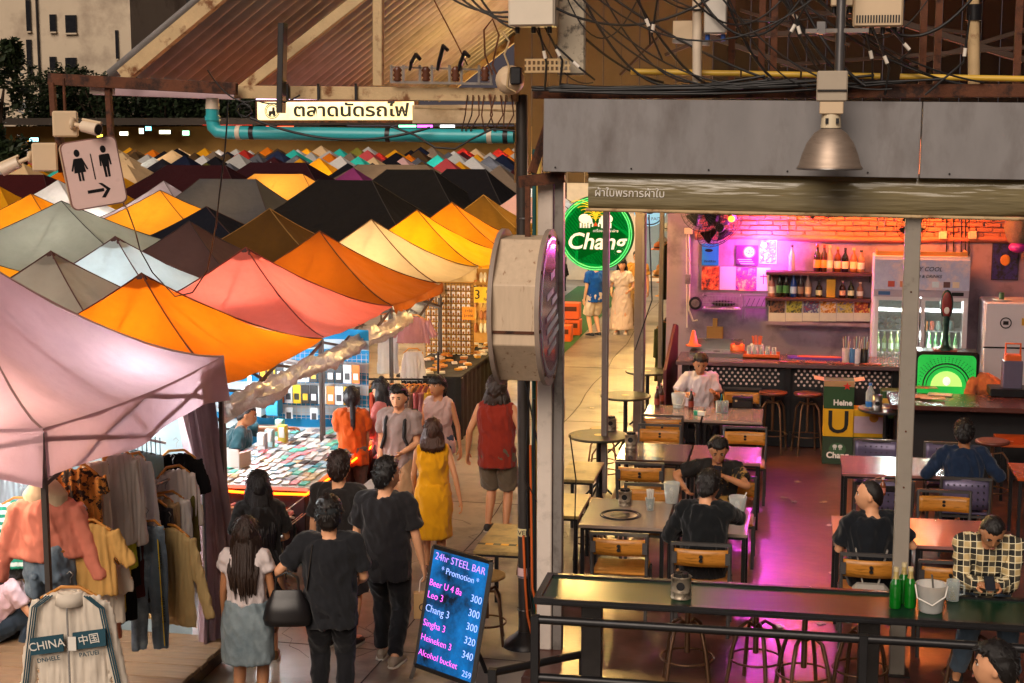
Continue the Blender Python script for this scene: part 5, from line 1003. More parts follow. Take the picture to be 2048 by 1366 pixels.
# stools
def stool_proto(hs, curved=True, seat=M_wood):
    t = thing('bar_stool', 'stool', 'stool'); ir = mat('stool_iron', '#6a4d38' if curved else '#55504d', .4, .6, var=.2)
    m = MB(); m.lathe([(.15, hs-.04), (.165, hs-.03), (.165, hs-.005), (.15, hs)], n=22); m.build('seat', seat, t)
    m = MB(); m.cyl((0, 0, hs*.35), (0, 0, hs-.03), .018, n=10); m.build('screw', ir, t)
    for i in range(4):
        a = i*PI/2+PI/4; d = V((math.cos(a), math.sin(a), 0)); m = MB()
        if curved: m.tube([V((0, 0, hs*.62)), d*.06+V((0, 0, hs*.68)), d*.12+V((0, 0, hs*.62)), d*.16+V((0, 0, hs*.4)), d*.2], .014, 6)
        else: m.tube([V((0, 0, hs-.16)), d*.1+V((0, 0, hs-.14)), d*.15+V((0, 0, hs-.22)), d*.2+V((0, 0, 0))], .013, 6)
        m.build('leg', ir, t)
    rr = .17 if curved else .17; m = MB(); m.tube([V((rr*math.cos(a*PI/12), rr*math.sin(a*PI/12), hs*.3)) for a in range(25)], .009, 5); m.build('foot_ring', ir, t); KIDS[t.name] = list(t.children); return t
s1 = stool_proto(.70); s1.scale = (1.22, 1.22, 1.12); u3 = [False]
for x, y, lab in ((-.73, 11.5, 'wooden stool under the bar table below the tin can'), (-.2, 11.58, 'wooden stool under the bar table with crossed legs beside the can stool'), (.17, 11.32, 'pale wooden stool at the middle of the bar table'), (.6, 11.5, 'wooden stool at the grey post under the bar table'), (1.42, 11.5, 'wooden stool of the man in checked shirt')):
    o = put(u3, s1, (x, y, FL), x*2, lab); o['group'] = 'stools under the bar table'
s2 = stool_proto(.83, False, mat('stool_red_wood', '#5a2c20', .35)); s2.scale = (1.15, 1.15, 1.0); u4 = [False]
for x, y, lab in ((-.2, 20.38, 'tall stool at the counter, nearer the table with handbag'), (.26, 20.36, 'tall stool at the counter beside the beer boxes'), (2.3, 17.6, 'tall grey stool under the side counter')):
    o = put(u4, s2, (x, y, FL), x, lab); o['group'] = 'tall counter stools'
# long bar table, railing ----------------------------------------------------
t = thing('long_bar_table', 'long dark green glass topped bar table behind the black railing', 'bar table', (0, 10.9, 0))
m = MB(); m.box((1.85, 10.9, 1.03), (7.3, .66, .03)); m.build('frame', M_blackst, t, W=True, bevel=.006)
m = MB(); m.box((1.85, 10.9, 1.044), (7.2, .56, .012)); m.build('glass_top', mat('dark_green_glass', '#123020', .30, var=.25, scale=1.2, spec=.22), t, W=True)
for y in (10.6, 11.2): m = MB(); m.box((1.85, y, 1.055), (7.3, .05, .022)); m.build('edge_strip', M_blackst, t, W=True)
m = MB(); m.box((-1.775, 10.9, 1.055), (.05, .548, .022)); m.build('edge_strip', M_blackst, t, W=True)
for x in (-1.4, .62, 2.6, 4.6): m = MB(); m.box((x, 10.85, .5), (.15, .12, 1.0)); m.build('leg', M_iron, t, W=True, bevel=.004)
for i in range(7): m = MB(); x = -1.6+.6*i; m.cyl((x, 11.2, 1.066), (x, 11.2, 1.072), .01, n=8); m.build('rivet', M_chrome, t, W=True)
t = thing('black_railing', 'black welded tube railing in front of the bar table', 'railing', (-1.78, 10.5, 0)); RY = 10.42
def rp(px, py): return ay(px, py, RY)
for x in (-1.76, .56, 2.9, 5.5): m = MB(); m.bar((x, RY, 0), (x, RY, .985), .07, .06); m.build('post', M_blackst, t, W=True, bevel=.004)
for a, b_ in (((-1.73, .955), (.53, .955)), ((.59, .955), (5.5, .955)), ((-1.73, .52), (.53, .52)), ((.59, .52), (5.5, .52))): m = MB(); m.cyl((a[0], RY, a[1]), (b_[0], RY, b_[1]), .032, n=12); m.build('rail', M_blackst, t, W=True)
t = thing('ramp_handrail', 'low sloping black handrail beside the chalkboard', 'railing', (-2.1, 10.8, 0)); a, b_ = az(985, 1345, .33), az(1165, 1308, .36); m = MB(); m.cyl(a, b_, .032, n=12); m.build('rail', M_blackst, t, W=True); m = MB(); m.bar(a+V((0, 0, .03)), V((a.x, a.y, 0)), .06); m.build('post', M_blackst, t, W=True); m = MB(); m.bar(b_, V((b_.x, b_.y, 0)), .05); m.build('post', M_blackst, t, W=True)
# items on bar table and dining tables ----------------------------------------
def tin(label, loc, s=1.0, plant=True):
    t = thing('tin_can', label, 'tin can', loc, 0, None, s); m = MB(); m.lathe([(.072, 0), (.075, .008), (.07, .012), (.07, .045), (.073, .05), (.07, .055), (.07, .15), (.075, .155), (.068, .16), (.064, .15), (.064, .02)], n=22); m.build('can', mat('tin', '#9a8d7a', .4, .5, var=.2, color2='#5d5044', c2scale=14), t)
    m = MB(); m.prism(circ(0, .1, .03, 14), -.004, Matrix.Translation((0, -.069, 0))); m.build('round_badge', M_ink, t)
    m = MB()
    for i in range(7): a = i*.9; m.box((.03*math.cos(a), .03*math.sin(a), .15), (.04, .03, .06), rz=a)
    m.build('napkins', mat('dark_napkin', '#1d1a18', .8) if plant else M_paper, t); return t
p = az(1362, 1195, 1.055); tin('dented tin can with dark napkins on the long bar table', p, 1.05)
p = az(1250, 1010, .872); tin('tin can with dark napkins on the emblem table', p, .9)
p = az(1262, 895, .872); tin('pinkish tin pot on the dark wooden table', p, 1.0)
p = az(1222, 860, .82); tin('dark tin can on the round walkway table', p, .95)
for i, (px, py) in enumerate(((1790, 1215), (1806, 1205), (1819, 1214))):
    p = az(px, py, 1.055); bottle('green beer bottle with gold neck foil, one of three beside the ice bucket', p, .29, .043, '#0f7a1c', None, '#c8b890', group='green bottles on the bar table')
p = az(1861, 1222, 1.055); t = thing('ice_bucket', 'clear plastic ice bucket with handle on the bar table', 'bucket', p)
m = MB(); m.lathe([(.075, 0), (.085, .01), (.105, .2), (.112, .205), (.1, .2), (.078, .012)], n=24); m.build('bucket', mat('frosted_plastic', '#f0efec', .2, var=.06, trans=.5, glass=.4), t); m = MB(); m.ell((0, 0, .08), (.075, .075, .07), 10, 8); m.build('ice', mat('ice', '#c8c8c4', .2, var=.3, scale=30, trans=.4), t)
m = MB(); m.tube([V((-.112, 0, .19)), V((-.1, -.06, .11)), V((0, -.115, .075)), V((.09, -.07, .13)), V((.112, 0, .19))], .006, 6); m.build('handle', M_paper, t); m = MB(); m.cyl((.02, 0, .1), (-.0, .0, .27), .008, n=6); m.build('tongs', M_chrome, t)
p = az(1905, 1200, 1.055); small('beer_mug', 'half full glass beer mug beside the ice bucket', 'glass', [('glass', lambda m: m.lathe([(.045, 0), (.048, .15), (.043, .15), (.04, .01)], n=16), M_glass), ('beer', lambda m: m.lathe([(.039, .012), (.041, .08)], n=16), mat('beer_amber', '#b8932a', .15, trans=.5)), ('handle', lambda m: m.tube([(.045, 0, .12), (.08, 0, .11), (.08, 0, .05), (.045, 0, .04)], .007, 6), M_glass)], None, p)
def brown_bottle(label, p): return bottle(label, p, .27, .034, '#3a1a08', '#7a2a18', '#c88a90')
for i, (px, py) in enumerate(((1314, 815), (1323, 808), (1382, 820))): brown_bottle(('brown beer bottle at the table edge by the side post', 'brown beer bottle behind the edge bottle', 'brown beer bottle beside the ice jug')[i], az(px, py, .872))
p = az(1357, 815, .872); small('ice_jug', 'clear plastic ice jug with bent handle among beer bottles', 'jug', [('jug', lambda m: m.lathe([(.07, 0), (.09, .19), (.085, .19), (.066, .01)], n=18), M_clearpl), ('ice', lambda m: m.ell((0, 0, .05), (.06, .06, .05), 10, 8), M_clearpl), ('handle', lambda m: m.tube([(-.09, 0, .18), (-.07, -.07, .06), (.05, -.09, .05), (.09, 0, .18)], .005, 6), M_paper)], None, p)
p = az(1400, 830, .872); small('cigarette_pack', 'green and white cigarette pack on the beige table', 'pack', [('pack', lambda m: m.box((.02, 0, .025), (.1, .06, .05)), M_paper), ('green_end', lambda m: m.box((-.05, 0, .025), (.05, .062, .052)), mat('pack_green', '#1a8a6a', .4))], None, p, rz=-.2)
for i, (px, c1, d_) in enumerate(((1438, '#d8803a', 'amber'), (1450, '#d0487a', 'pink'))):
    p = az(px, 825, .872); small('cocktail_glass', d_+' cocktail glass with straw beside the handbag', 'glass', [('glass', lambda m: m.lathe([(.04, 0), (.045, .15), (.041, .15), (.036, .01)], n=14), M_glass), ('drink', lambda m: m.lathe([(.035, .012), (.038, .1)], n=14), mat('drink'+c1, c1, .15, trans=.5)), ('straw', lambda m: m.cyl((0, 0, .02), (.03-.06*i, .01, .24), .005, n=6), mat('straw'+c1, '#2a9aa8' if i == 0 else '#c8b82a', .4))], None, p)
p = az(1485, 815, .872); small('black_handbag', 'small black leather handbag with strap on the beige table', 'handbag', [('bag', lambda m: m.box((0, 0, .07), (.26, .12, .14)), mat('black_leather', '#161314', .35)), ('flap', lambda m: m.box((0, -.01, .125), (.27, .13, .04)), mat('black_leather', '#161314', .35)), ('clasp', lambda m: m.box((-.08, -.064, .1), (.03, .008, .035)), M_cream), ('strap', lambda m: m.tube([(.12, 0, .1), (.2, -.05, .02), (.28, -.03, .01), (.22, .06, .01)], .006, 5), M_black)], None, p, bevel=.012)
p = az(1300, 1020, .872); small('straw_glass', 'glass of paper straws on the emblem table', 'glass', [('glass', lambda m: m.lathe([(.035, 0), (.045, .12), (.04, .12), (.03, .01)], n=14), M_glass), ('straws', lambda m: [m.cyl((.015*math.cos(a), .015*math.sin(a), .02), (.03*math.cos(a), .03*math.sin(a), .2), .008, n=6) for a in range(9)], M_paper)], None, p)
p = az(1475, 1030, .872); small('clear_jug', 'clear plastic jug with white straw at the elbow of the man in black sweater', 'jug', [('jug', lambda m: m.lathe([(.06, 0), (.085, .18), (.08, .18), (.056, .01)], n=18), M_clearpl), ('straw', lambda m: m.cyl((0, 0, .05), (.08, 0, .22), .007, n=6), M_paper)], None, p)
p = az(1343, 1005, .872); small('beer_jug', 'half full clear beer pitcher beside the man in black sweater', 'jug', [('jug', lambda m: m.lathe([(.06, 0), (.08, .2), (.075, .2), (.056, .01)], n=18), M_clearpl), ('beer', lambda m: m.lathe([(.052, .012), (.06, .09)], n=14), mat('beer_amber', '#b8932a', .15, trans=.5))], None, p)
p = az(1765, 990, .872); bottle('small sauce bottle on the table of the man in black shirt', (p.x, p.y, .872), .17, .03, '#8a4a2a', '#c87a6a', '#d8d0c8')
# round side table with water dispenser, walkway tables
def round_table(label, x, y, z, r_, c_, floor=0):
    t = thing('round_table', label, 'table', (x, y, floor)); h = z-floor
    m = MB(); m.lathe([(r_, h-.03), (r_+.008, h-.02), (r_+.008, h-.004), (r_, h)], n=32); m.build('top', mat('round_top'+c_, c_, .5, var=.35, scale=3, color2='#6a5a20', c2scale=2, c2lo=.5, c2hi=.7), t); m = MB(); m.cyl((0, 0, .04), (0, 0, h-.03), .03, n=10); m.build('column', M_blackst, t)
    for i in range(4): a = i*PI/2+.4; m = MB(); m.tube([(0, 0, .25), (math.cos(a)*.15, math.sin(a)*.15, .1), (math.cos(a)*.28, math.sin(a)*.28, 0)], .014, 6); m.build('foot', M_blackst, t)
    m = MB(); m.lathe([(r_*.16, h+.001), (r_*.16, h+.003)], n=16); m.build('centre_disc', M_cream, t); return t
round_table('round tin topped walkway table beside the slim post', -2.22, 17.7, .82, .36, '#24241c')
round_table('round tin topped walkway table beyond the first round one', -2.2, 20.45, .82, .34, '#24241c'); round_table('round dark walkway table beside the clothes stall', -2.1, 22.6, .82, .33, '#2a2622')
round_table('round table with water bottle beside the beer boxes', 1.22, 19.4, .95, .34, '#2c2a30', FL)
p = V((1.02, 19.35, .955)); small('water_bottle', 'clear water bottle with blue cap and steel cup on the round table', 'bottle', [('bottle', lambda m: m.lathe([(.05, 0), (.055, .01), (.055, .2), (.02, .27), (.02, .3)], n=14), M_clearpl), ('cap', lambda m: m.cyl((0, 0, .29), (0, 0, .32), .024, n=10), mat('cap_blue', '#2a6ab0', .4)), ('blue_label', lambda m: m.lathe([(.056, .02), (.056, .09)], n=14, caps=False), mat('cap_blue', '#2a6ab0', .4))], None, p)
p = V((1.1, 19.18, .955)); small('steel_cup', 'steel cup with black badge on the round table', 'cup', [('cup', lambda m: m.lathe([(.06, 0), (.065, .2), (.06, .2), (.055, .01)], n=16), M_chrome), ('badge', lambda m: m.prism(circ(0, .1, .03, 12), -.004, Matrix.Translation((0, -.063, 0))), M_ink)], None, p)
s3 = stool_proto(.62, False, mat('worn_stool_wood', '#8a6a3c', .4, var=.25)); u5 = [False]
for x, y, lab in ((-2.25, 18.5, 'low round stool beyond the round walkway table'), (-2.35, 19.1, 'low round stool between the two round walkway tables'), (-1.85, 18.8, 'low round stool against the side post'), (-2.55, 12.55, 'round wooden stool beside the chalkboard'), (-2.45, 14.6, 'dark round stool behind the taped walkway table'), (-2.0, 15.3, 'low round stool under the brown walkway table')):
    o = put(u5, s3, (x, y, 0), x*3+y, lab); o['group'] = 'low round walkway stools'
def walk_table(label, x0, x1, y0, y1, mt, tape):
    t = sq_table(label, x0, x1, y0, y1, .76, mt, floor=0)
    if tape:
        M_ty, M_tb = mat('hazard_yellow', '#d1960f', .5), M_black
        for i in range(9): m = MB(); m.box(((i-4)*(x1-x0)/9, -(y1-y0)*.25, .7615), ((x1-x0)/9, .05, .002)); m.build('tape', M_ty if i % 2 else M_tb, t)
M_wt = mat('walk_table_top', '#8a7244', .35, var=.2, scale=4, color2='#5a4a2a', c2scale=3)
walk_table('wooden walkway table with black and yellow tape beside the pole', -2.72, -2.08, 12.75, 13.7, M_wt, True)
walk_table('wooden walkway table behind the white column', -2.35, -1.95, 14.1, 15.0, M_wt, False); walk_table('brown walkway table beyond the slim post', -2.4, -2.0, 15.6, 16.5, M_wt, False)
# Chang sign and cafe sign ----------------------------------------------------
SYc = 23.6; c = ay(1192, 467, SYc)
t = thing('chang_sign', 'round glowing green Chang bottle cap sign over the walkway', 'sign', c); Rr = .585
M_cg = mat('sign_green', '#008a30', .35, var=.04, emit=.7)
m = MB(); m.lathe([(Rr, .2), (Rr*1.02, .1), (Rr, -.02), (Rr*.94, -.05)], n=48, axis='Y'); m.build('rim', mat('sign_green_rim', '#0d6a2a', .3, emit=.12), t)
m = MB(); m.lathe([(Rr*.94, -.05), (Rr*.9, -.06), (Rr*.88, -.045), (.001, -.045)], n=48, axis='Y'); m.build('face', M_cg, t)
for k in (.97, .91): m = MB(); m.tube([V((Rr*k*math.cos(a*PI/24), -.055, Rr*k*math.sin(a*PI/24))) for a in range(49)], .01, 6); m.build('ring', mat('ring_green', '#5ad87a', .3, emit=.5), t)
M_sw = mat('sign_white_glow', '#f4ece0', .5, emit=.35)
text('Chang', .36, M_sw, t, frame(c+V((-.0, -.062, -.13)), (1, 0, 0), (0, 0, 1)), shear=.22, bold=.006, ext=.003)
text('เครื่องดื่มตราช้าง', .06, M_sw, t, frame(c+V((.16, -.06, .045)), (1, 0, 0), (0, 0, 1)))
for s in (-1, 1):
    m = MB(); m.ell((s*.17, -.056, .235), (.10, .006, .075), 14, 8); 
    for dx in (.1, .145, .19, .235): m.box((s*dx, -.056, .13), (.028, .008, .08))
    m.ell((s*.085, -.056, .2), (.035, .006, .05), 10, 6); m.tube([V((s*.07, -.056, .2)), V((s*.045, -.056, .15)), V((s*.05, -.056, .11))], .012, 6); m.build('elephant', M_sw, t)
M_gold = mat('sign_gold', '#d8b020', .5, emit=.5)
for k in range(7):
    for s in (-1, 1): m = MB(); r_ = .05+.035*k; m.tube([V((s*(r_*(1-math.cos(a*PI/12))), -.058, .2+r_*1.0*math.sin(a*PI/12)*1.0+.01*k)) for a in range(9)], .007, 4); m.build('palm_frond', M_gold, t)
m = MB(); m.prism([(-.03, .12), (.03, .12), (0, .19)], -.01, Matrix.Translation((0, -.05, 0))); m.prism([(-.02, .46), (.02, .46), (0, .5)], -.01, Matrix.Translation((0, -.05, 0))); m.build('red_mark', mat('sign_red', '#c8401c', .5, emit=.4), t)
m = MB(); m.bar((0, .1, Rr), (0, .1, 1.6), .05); m.build('hanger', M_iron, t)
c = ay(1300, 420, 26); t = thing('cafe_sign', 'round blue and white hanging cafe sign behind the side posts', 'sign', c); m = MB(); m.lathe([(.28, .06), (.28, -.02)], n=28, axis='Y'); m.build('disc', mat('sign_skyblue', '#8ac0dc', .5, emit=.5), t); m = MB(); m.tube([V((.25*math.cos(a*.2618), -.025, .25*math.sin(a*.2618))) for a in range(25)], .012, 5); m.build('ring', mat('sign_dkblue', '#1a3a6a', .5), t); text('CAFE FAIT', .08, mat('sign_dkblue', '#1a3a6a', .5), t, frame(c+V((0, -.03, -.15)), (1, 0, 0), (0, 0, 1)))
m = MB(); m.ell((0, -.026, .03), (.1, .004, .1), 12, 8); m.build('emblem', mat('sign_dkblue', '#1a3a6a', .5), t)
# ================================================================== people
REM = []      # meshes to be fused into one skin by a voxel remesh: (object, folds, seed)
def ringv(c, x, y, a, b, n=14): return [c+x*(a*math.cos(2*math.pi*i/n))+y*(b*math.sin(2*math.pi*i/n)) for i in range(n)]
def limb(m, pts, rs, n=10):
    # densify with smooth radii so that the remesh stays round
    P_, R_ = [], []
    for i in range(len(pts)-1):
        k = 4
        for j in range(k): P_.append(V(pts[i]).lerp(V(pts[i+1]), j/k)); R_.append(rs[i]+(rs[i+1]-rs[i])*j/k)
    P_.append(V(pts[-1])); R_.append(rs[-1]); m.tube(P_, R_, n)
def ik(a, b, l1, l2, pole):
    a, b, pole = V(a), V(b), V(pole); d = b-a; L_ = d.length
    if L_ > (l1+l2)*.995: b = a+d.normalized()*(l1+l2)*.995; d = b-a; L_ = d.length
    if L_ < abs(l1-l2)+.02: L_ = abs(l1-l2)+.02; b = a+d.normalized()*L_; d = b-a
    u = d.normalized(); x = (l1*l1-l2*l2+L_*L_)/(2*L_); h = math.sqrt(max(0, l1*l1-x*x)); p = pole-u*pole.dot(u)
    p = p.normalized() if p.length > 1e-4 else basis(u)[0]; return a+u*x+p*h, b
def headpt(n):
    x, y, z = n; rx, ry, rz_ = .085, .107, .130
    k = 1.0
    if z < 0: k = 1+.30*z*(1 if y > -.2 else .4)
    p = V((x*rx*k, y*ry*(1+.05*(z < -.3)), z*rz_))
    if z < -.25 and y > .2: p.y += .012*(-z)
    g = lambda cx, cz, s: math.exp(-((x-cx)**2+(z-cz)**2)/s)*(1 if y > 0 else 0)
    p.y += .024*g(0, -.16, .012)+.010*g(0, .06, .02)-.009*g(.36, .12, .02)-.009*g(-.36, .12, .02)+.008*g(0, -.48, .02)+.006*g(0, -.85, .03)
    return p
def headmesh(m, M, thick=None, n=32, k=24):
    vs = []; fs = []
    for i in range(k+1):
        t = math.pi*i/k
        for j in range(n):
            a = 2*math.pi*j/n; d = V((math.sin(t)*math.cos(a), math.sin(t)*math.sin(a), math.cos(t))); p = headpt(d)
            if thick: p = p+d*thick(d)
            vs.append(M@p)
    for i in range(k):
        for j in range(n): q_ = (j+1) % n; fs.append((i*n+j, (i+1)*n+j, (i+1)*n+q_, i*n+q_))
    m.add(vs, fs, True)
def sstep(a, b, x): t = max(0, min(1, (x-a)/(b-a))); return t*t*(3-2*t)
SK = {'fair': '#d39a74', 'tan': '#b67e58', 'brown': '#956240', 'pale': '#deae8c'}
def person(label, x, y, face, h=1.70, sex='m', z0=0.0, skin='tan', lean=0, bend=0, pelvis=None, lh=None, rh=None, lf=None, rf=None, lpole=None, rpole=None, hyaw=0, hpitch=0,
           hair=('short', '#120d0b'), top=('tee', '#222222'), tuck=False, bottom=('trousers', '#1a1a1e'), shoes='#2a2624', seated=False, seat=.46, beard=False, cap=None, twist=0, glasses=False, print_=None, mats=None, group=None, sway=0):
    S = h/1.70; t = thing('person', label, 'person', (x, y, z0), R(face), group, S); f = sex == 'f'; W_ = .168 if f else .19
    if pelvis is None: pelvis = (sway, 0, (seat/S+.10) if seated else .91)
    Pv = V(pelvis); ln, bd = R(lean), R(bend)
    def spine(tt):    # curved forward lean
        p = V(Pv); n = 12; s = tt/n
        for i in range(n): a = ln+bd*max(0, (i/n)*tt/.5); p += V((0, math.sin(a), math.cos(a)))*s
        a = ln+bd*max(0, tt/.5); return p, V((0, math.cos(a), -math.sin(a)))
    rt = lambda tt: Matrix.Rotation(R(twist)*max(0, tt)/.5, 3, 'Z')@V((1, 0, 0))
    if f: TR = [(-.13, .13, .09), (-.09, .165, .115), (-.02, .172, .118), (.08, .138, .10), (.17, .128, .092), (.27, .142, .11), (.35, .15, .118), (.42, .148, .095), (.47, .12, .075), (.5, .06, .055), (.58, .046, .048)]
    else: TR = [(-.13, .125, .09), (-.09, .155, .11), (-.02, .165, .118), (.08, .158, .112), (.18, .156, .11), (.28, .168, .118), (.37, .178, .12), (.43, .172, .10), (.475, .13, .082), (.505, .068, .064), (.58, .056, .058)]
    def torso(m, inf, t0=-.2, t1=1, ex=1.0):
        rg = []
        for tt, a, b in TR:
            if tt < t0 or tt > t1: continue
            c, fy = spine(tt); rg.append(ringv(c+fy*(.012 if f and .2 < tt < .4 else 0), rt(tt), fy, a*ex+inf, b*ex+inf, 18))
        m.loft(rg)
    shz = spine(.445)[0]; sx = rt(.445)
    sh = {s: shz+sx*(s*(W_-.01)) for s in (-1, 1)}
    hip = {s: Pv+V((s*.088, 0, -.03)) for s in (-1, 1)}
    U1, U2, L1, L2 = .285, .25, .43, .42
    dw = {-1: lh or (-.26, .03, .83), 1: rh or (.26, .03, .83)}; df = {-1: lf, 1: rf}
    arms, legs = {}, {}
    for s in (-1, 1):
        po = {-1: lpole, 1: rpole}[s] or (s*.5, -1, -.35)
        e, wv = ik(sh[s], dw[s], U1, U2, po); arms[s] = (sh[s], e, wv)
        ft = df[s] or ((s*.11, .42, .075) if seated else (s*.10+sway, 0, .075))
        k, an = ik(hip[s], ft, L1, L2, (0, 1, .3 if seated else .0)); legs[s] = (hip[s], k, an)
    # ---- body: one fused skin
    sk = mat('skin_'+skin, SK[skin], .5, var=.06, scale=8, spec=.4, bump=.05, bscale=80); m = MB()
    torso(m, -.004)
    for s in (-1, 1):
        a, e, wv = arms[s]; limb(m, [shz+sx*(s*.09), a, a.lerp(e, .5), e, e.lerp(wv, .4), wv], [.05, .052 if not f else .044, .043 if not f else .036, .037 if not f else .031, .036 if not f else .029, .025 if not f else .021])
        a, k, an = legs[s]; limb(m, [Pv+V((s*.06, 0, 0)), a, a.lerp(k, .5), k, k.lerp(an, .35), an], [.09, .088, .073, .053, .054, .033])
        fd = V((s*.12, 1, 0)).normalized(); limb(m, [an-fd*.05-V((0, 0, .03)), an+fd*.05-V((0, 0, .025)), an+fd*.15-V((0, 0, .045))], [.035, .04, .028])
    nb, ny = spine(.535); hp = R(lean*.35+bend*.7+hpitch); hd = Matrix.Rotation(R(hyaw+twist), 4, 'Z') @ Matrix.Rotation(-hp, 4, 'X')
    hc = nb+hd.to_3x3()@V((0, .02, .122)); HM = Matrix.Translation(hc) @ hd
    limb(m, [spine(.46)[0], nb, hc+hd.to_3x3()@V((0, -.015, -.05))], [.06, .052 if not f else .044, .05 if not f else .042])
    headmesh(m, HM)
    for s in (-1, 1): m.ell(HM@V((s*.086, -.008, -.005)), (.014, .022, .033), 10, 8, hd.to_3x3()@Matrix.Rotation(s*.3, 3, 'Z'))
    body = m.build('body', sk, t); REM.append((body, .0105, 0, 0))
    # ---- hands: palm, four fingers and thumb, gently curled
    for s in (-1, 1):
        a, e, wv = arms[s]; d = (wv-e).normalized(); sd = (V((0, 1, 0))-d*d.y); sd = sd.normalized() if sd.length > .2 else V((s*-1., 0, 0)); inn = d.cross(sd)*s*1.0
        inn = -inn if inn.x*s > 0 else inn; m = MB(); pc = wv+d*.05
        m.loft([ringv(wv+d*q_, sd, inn, a_, b_, 10) for q_, a_, b_ in ((-.01, .022, .02), (.02, .032, .018), (.06, .041, .016), (.088, .038, .013))])
        for i in range(4):
            b0 = wv+d*.082+sd*(.03-.0195*i); ln_ = (.072, .08, .074, .058)[i]; cu = .45
            m.tube([b0, b0+d*ln_*.45+inn*.006, b0+d*ln_*.75+inn*ln_*cu*.6, b0+d*ln_*.85+inn*ln_*cu*1.2], [.0095, .009, .008, .006], 7)
        b0 = wv+d*.025+sd*.03; m.tube([b0-sd*.01, b0+sd*.022+d*.02, b0+sd*.028+d*.045+inn*.015, b0+sd*.022+d*.062+inn*.03], [.013, .012, .010, .007], 7)
        m.build('hand', sk, body)
    # ---- face
    if abs((face+hyaw) % 360-0) > 60 or True:
        hm = hd.to_3x3()
        for s in (-1, 1):
            m = MB(); m.ell(HM@(headpt(V((s*.40, .86, .12)).normalized())+V((0, .000, 0))), (.014, .008, .0075), 10, 8, hm); ey = m.build('eye', mat('eye_white', '#c8beb4', .3), body)
            m = MB(); m.ell(HM@(headpt(V((s*.39, .86, .12)).normalized())+V((0, .006, 0))), (.0068, .004, .0068), 8, 6, hm); m.build('iris', mat('iris', '#140b08', .2), body)
            m = MB(); m.tube([HM@(headpt(V((s*q_, .86, zz_)).normalized())+V((0, .004, 0))) for q_, zz_ in ((.18, .27), (.4, .31), (.58, .25))], [.004, .0052, .003], 6); m.build('eyebrow', mat('brow', '#1a110d', .8), body)
            m = MB(); m.tube([HM@(headpt(V((s*q_, .86, zz_)).normalized())+V((0, .005, 0))) for q_, zz_ in ((.24, .14), (.4, .18), (.54, .13))], [.002, .0028, .002], 5); m.build('eyelid', mat('brow', '#1a110d', .8), body)
        m = MB(); m.ell(HM@(headpt(V((0, .88, -.5)).normalized())+V((0, .001, 0))), (.022, .007, .0075), 12, 8, hm); m.build('mouth', mat('lips_f' if f else 'lips', '#9a4a44' if f else '#8a5244', .45), body)
        if beard:
            m = MB(); headmesh(m, HM, lambda d: .006 if (d.z < -.35 and d.y > .15) else -.03); m.build('beard', mat('beard', '#2a1a14', .9), body)
        if glasses:
            m = MB()
            for s in (-1, 1):
                c = HM@V((s*.032, .098, .013)); m.tube([c+hm@V((.022*math.cos(a*.524), 0, .017*math.sin(a*.524))) for a in range(13)], .002, 4); m.tube([c+hm@V((s*.022, 0, .004)), HM@V((s*.078, .0, .012))], .002, 4)
            m.build('glasses', M_black, body)
    # ---- hair
    hs, hcol = hair[:2]; hmt = mat('hair'+hcol, hcol, .42, var=.35, scale=20, stretch=(9, 9, 1), bump=.5, bscale=30, spec=.5); q = random.Random(int(x*100+y*10)); ph = q.random()*9
    if hs != 'none':
        ff = {'short': .58, 'buzz': .56, 'bald': .8}.get(hs, .34)
        def th(d):
            line = ff if d.y > 0 else ff-1.15*min(1, -d.y*1.2) if hs != 'bald' else ff-1.3*min(1, -d.y*1.6)
            if hs in ('long', 'pony', 'bob', 'curly', 'bun'): line = .30 if d.y > .25 else .30-1.25*min(1, (.25-d.y)*1.1)
            if hs in ('short', 'buzz', 'bald') and d.y <= .35: line = min(line, ff-(.35-d.y)*1.35)
            side = abs(d.x) > .6 and d.y > .25
            amp = {'buzz': .007, 'short': .02, 'bald': .008, 'curly': .034}.get(hs, .017)
            line += .10*noise.noise(V((d.x*6+ph, d.y*6, 4)))
            nz_ = noise.noise(V((d.x*5+ph, d.y*5, d.z*2)))*.35+noise.noise(V((d.x*13+ph, d.y*13, d.z*5)))*.3; k = sstep(line-.08, line+.10, d.z)
            if hs == 'short' and d.z > .5: amp += .010
            return -.014+k*(amp+.014)*(1+.5*nz_)
        m = MB(); headmesh(m, HM, th, 44, 34)
        hr = m.build('hair', hmt, t)
        if hs in ('short', 'bob', 'long', 'pony', 'bun'):
            m = MB(); hm3 = hd.to_3x3(); sl_ = {'short': .030}.get(hs, .05)
            for i in range(150):
                d = V((q.gauss(0, 1), q.gauss(-.25, 1), q.gauss(.45, .7))).normalized()
                if th(d) < .012: continue
                p_ = headpt(d)+d*(th(d)*.7); flow = V((d.x*.5, -.35 if d.y < .3 else .75*d.y, -.8 if hs != 'short' else -.35)); flow = (flow-d*flow.dot(d)).normalized(); flow = (flow+V((q.uniform(-.5, .5), q.uniform(-.5, .5), 0))).normalized()
                m.tube([HM@p_, HM@(p_+flow*sl_*.5+d*.008), HM@(p_+flow*sl_+d*(-.004 if hs != 'short' else .010))], [.0075, .006, .001] if hs == 'short' else [.005, .004, .001], 5)
            o = m.build('hair_strands', hmt, hr); o['kind'] = 'stuff'
        def lock(pts, rs, n=7): mm = MB(); limb(mm, pts, rs, n); return mm
        hm = hd.to_3x3()
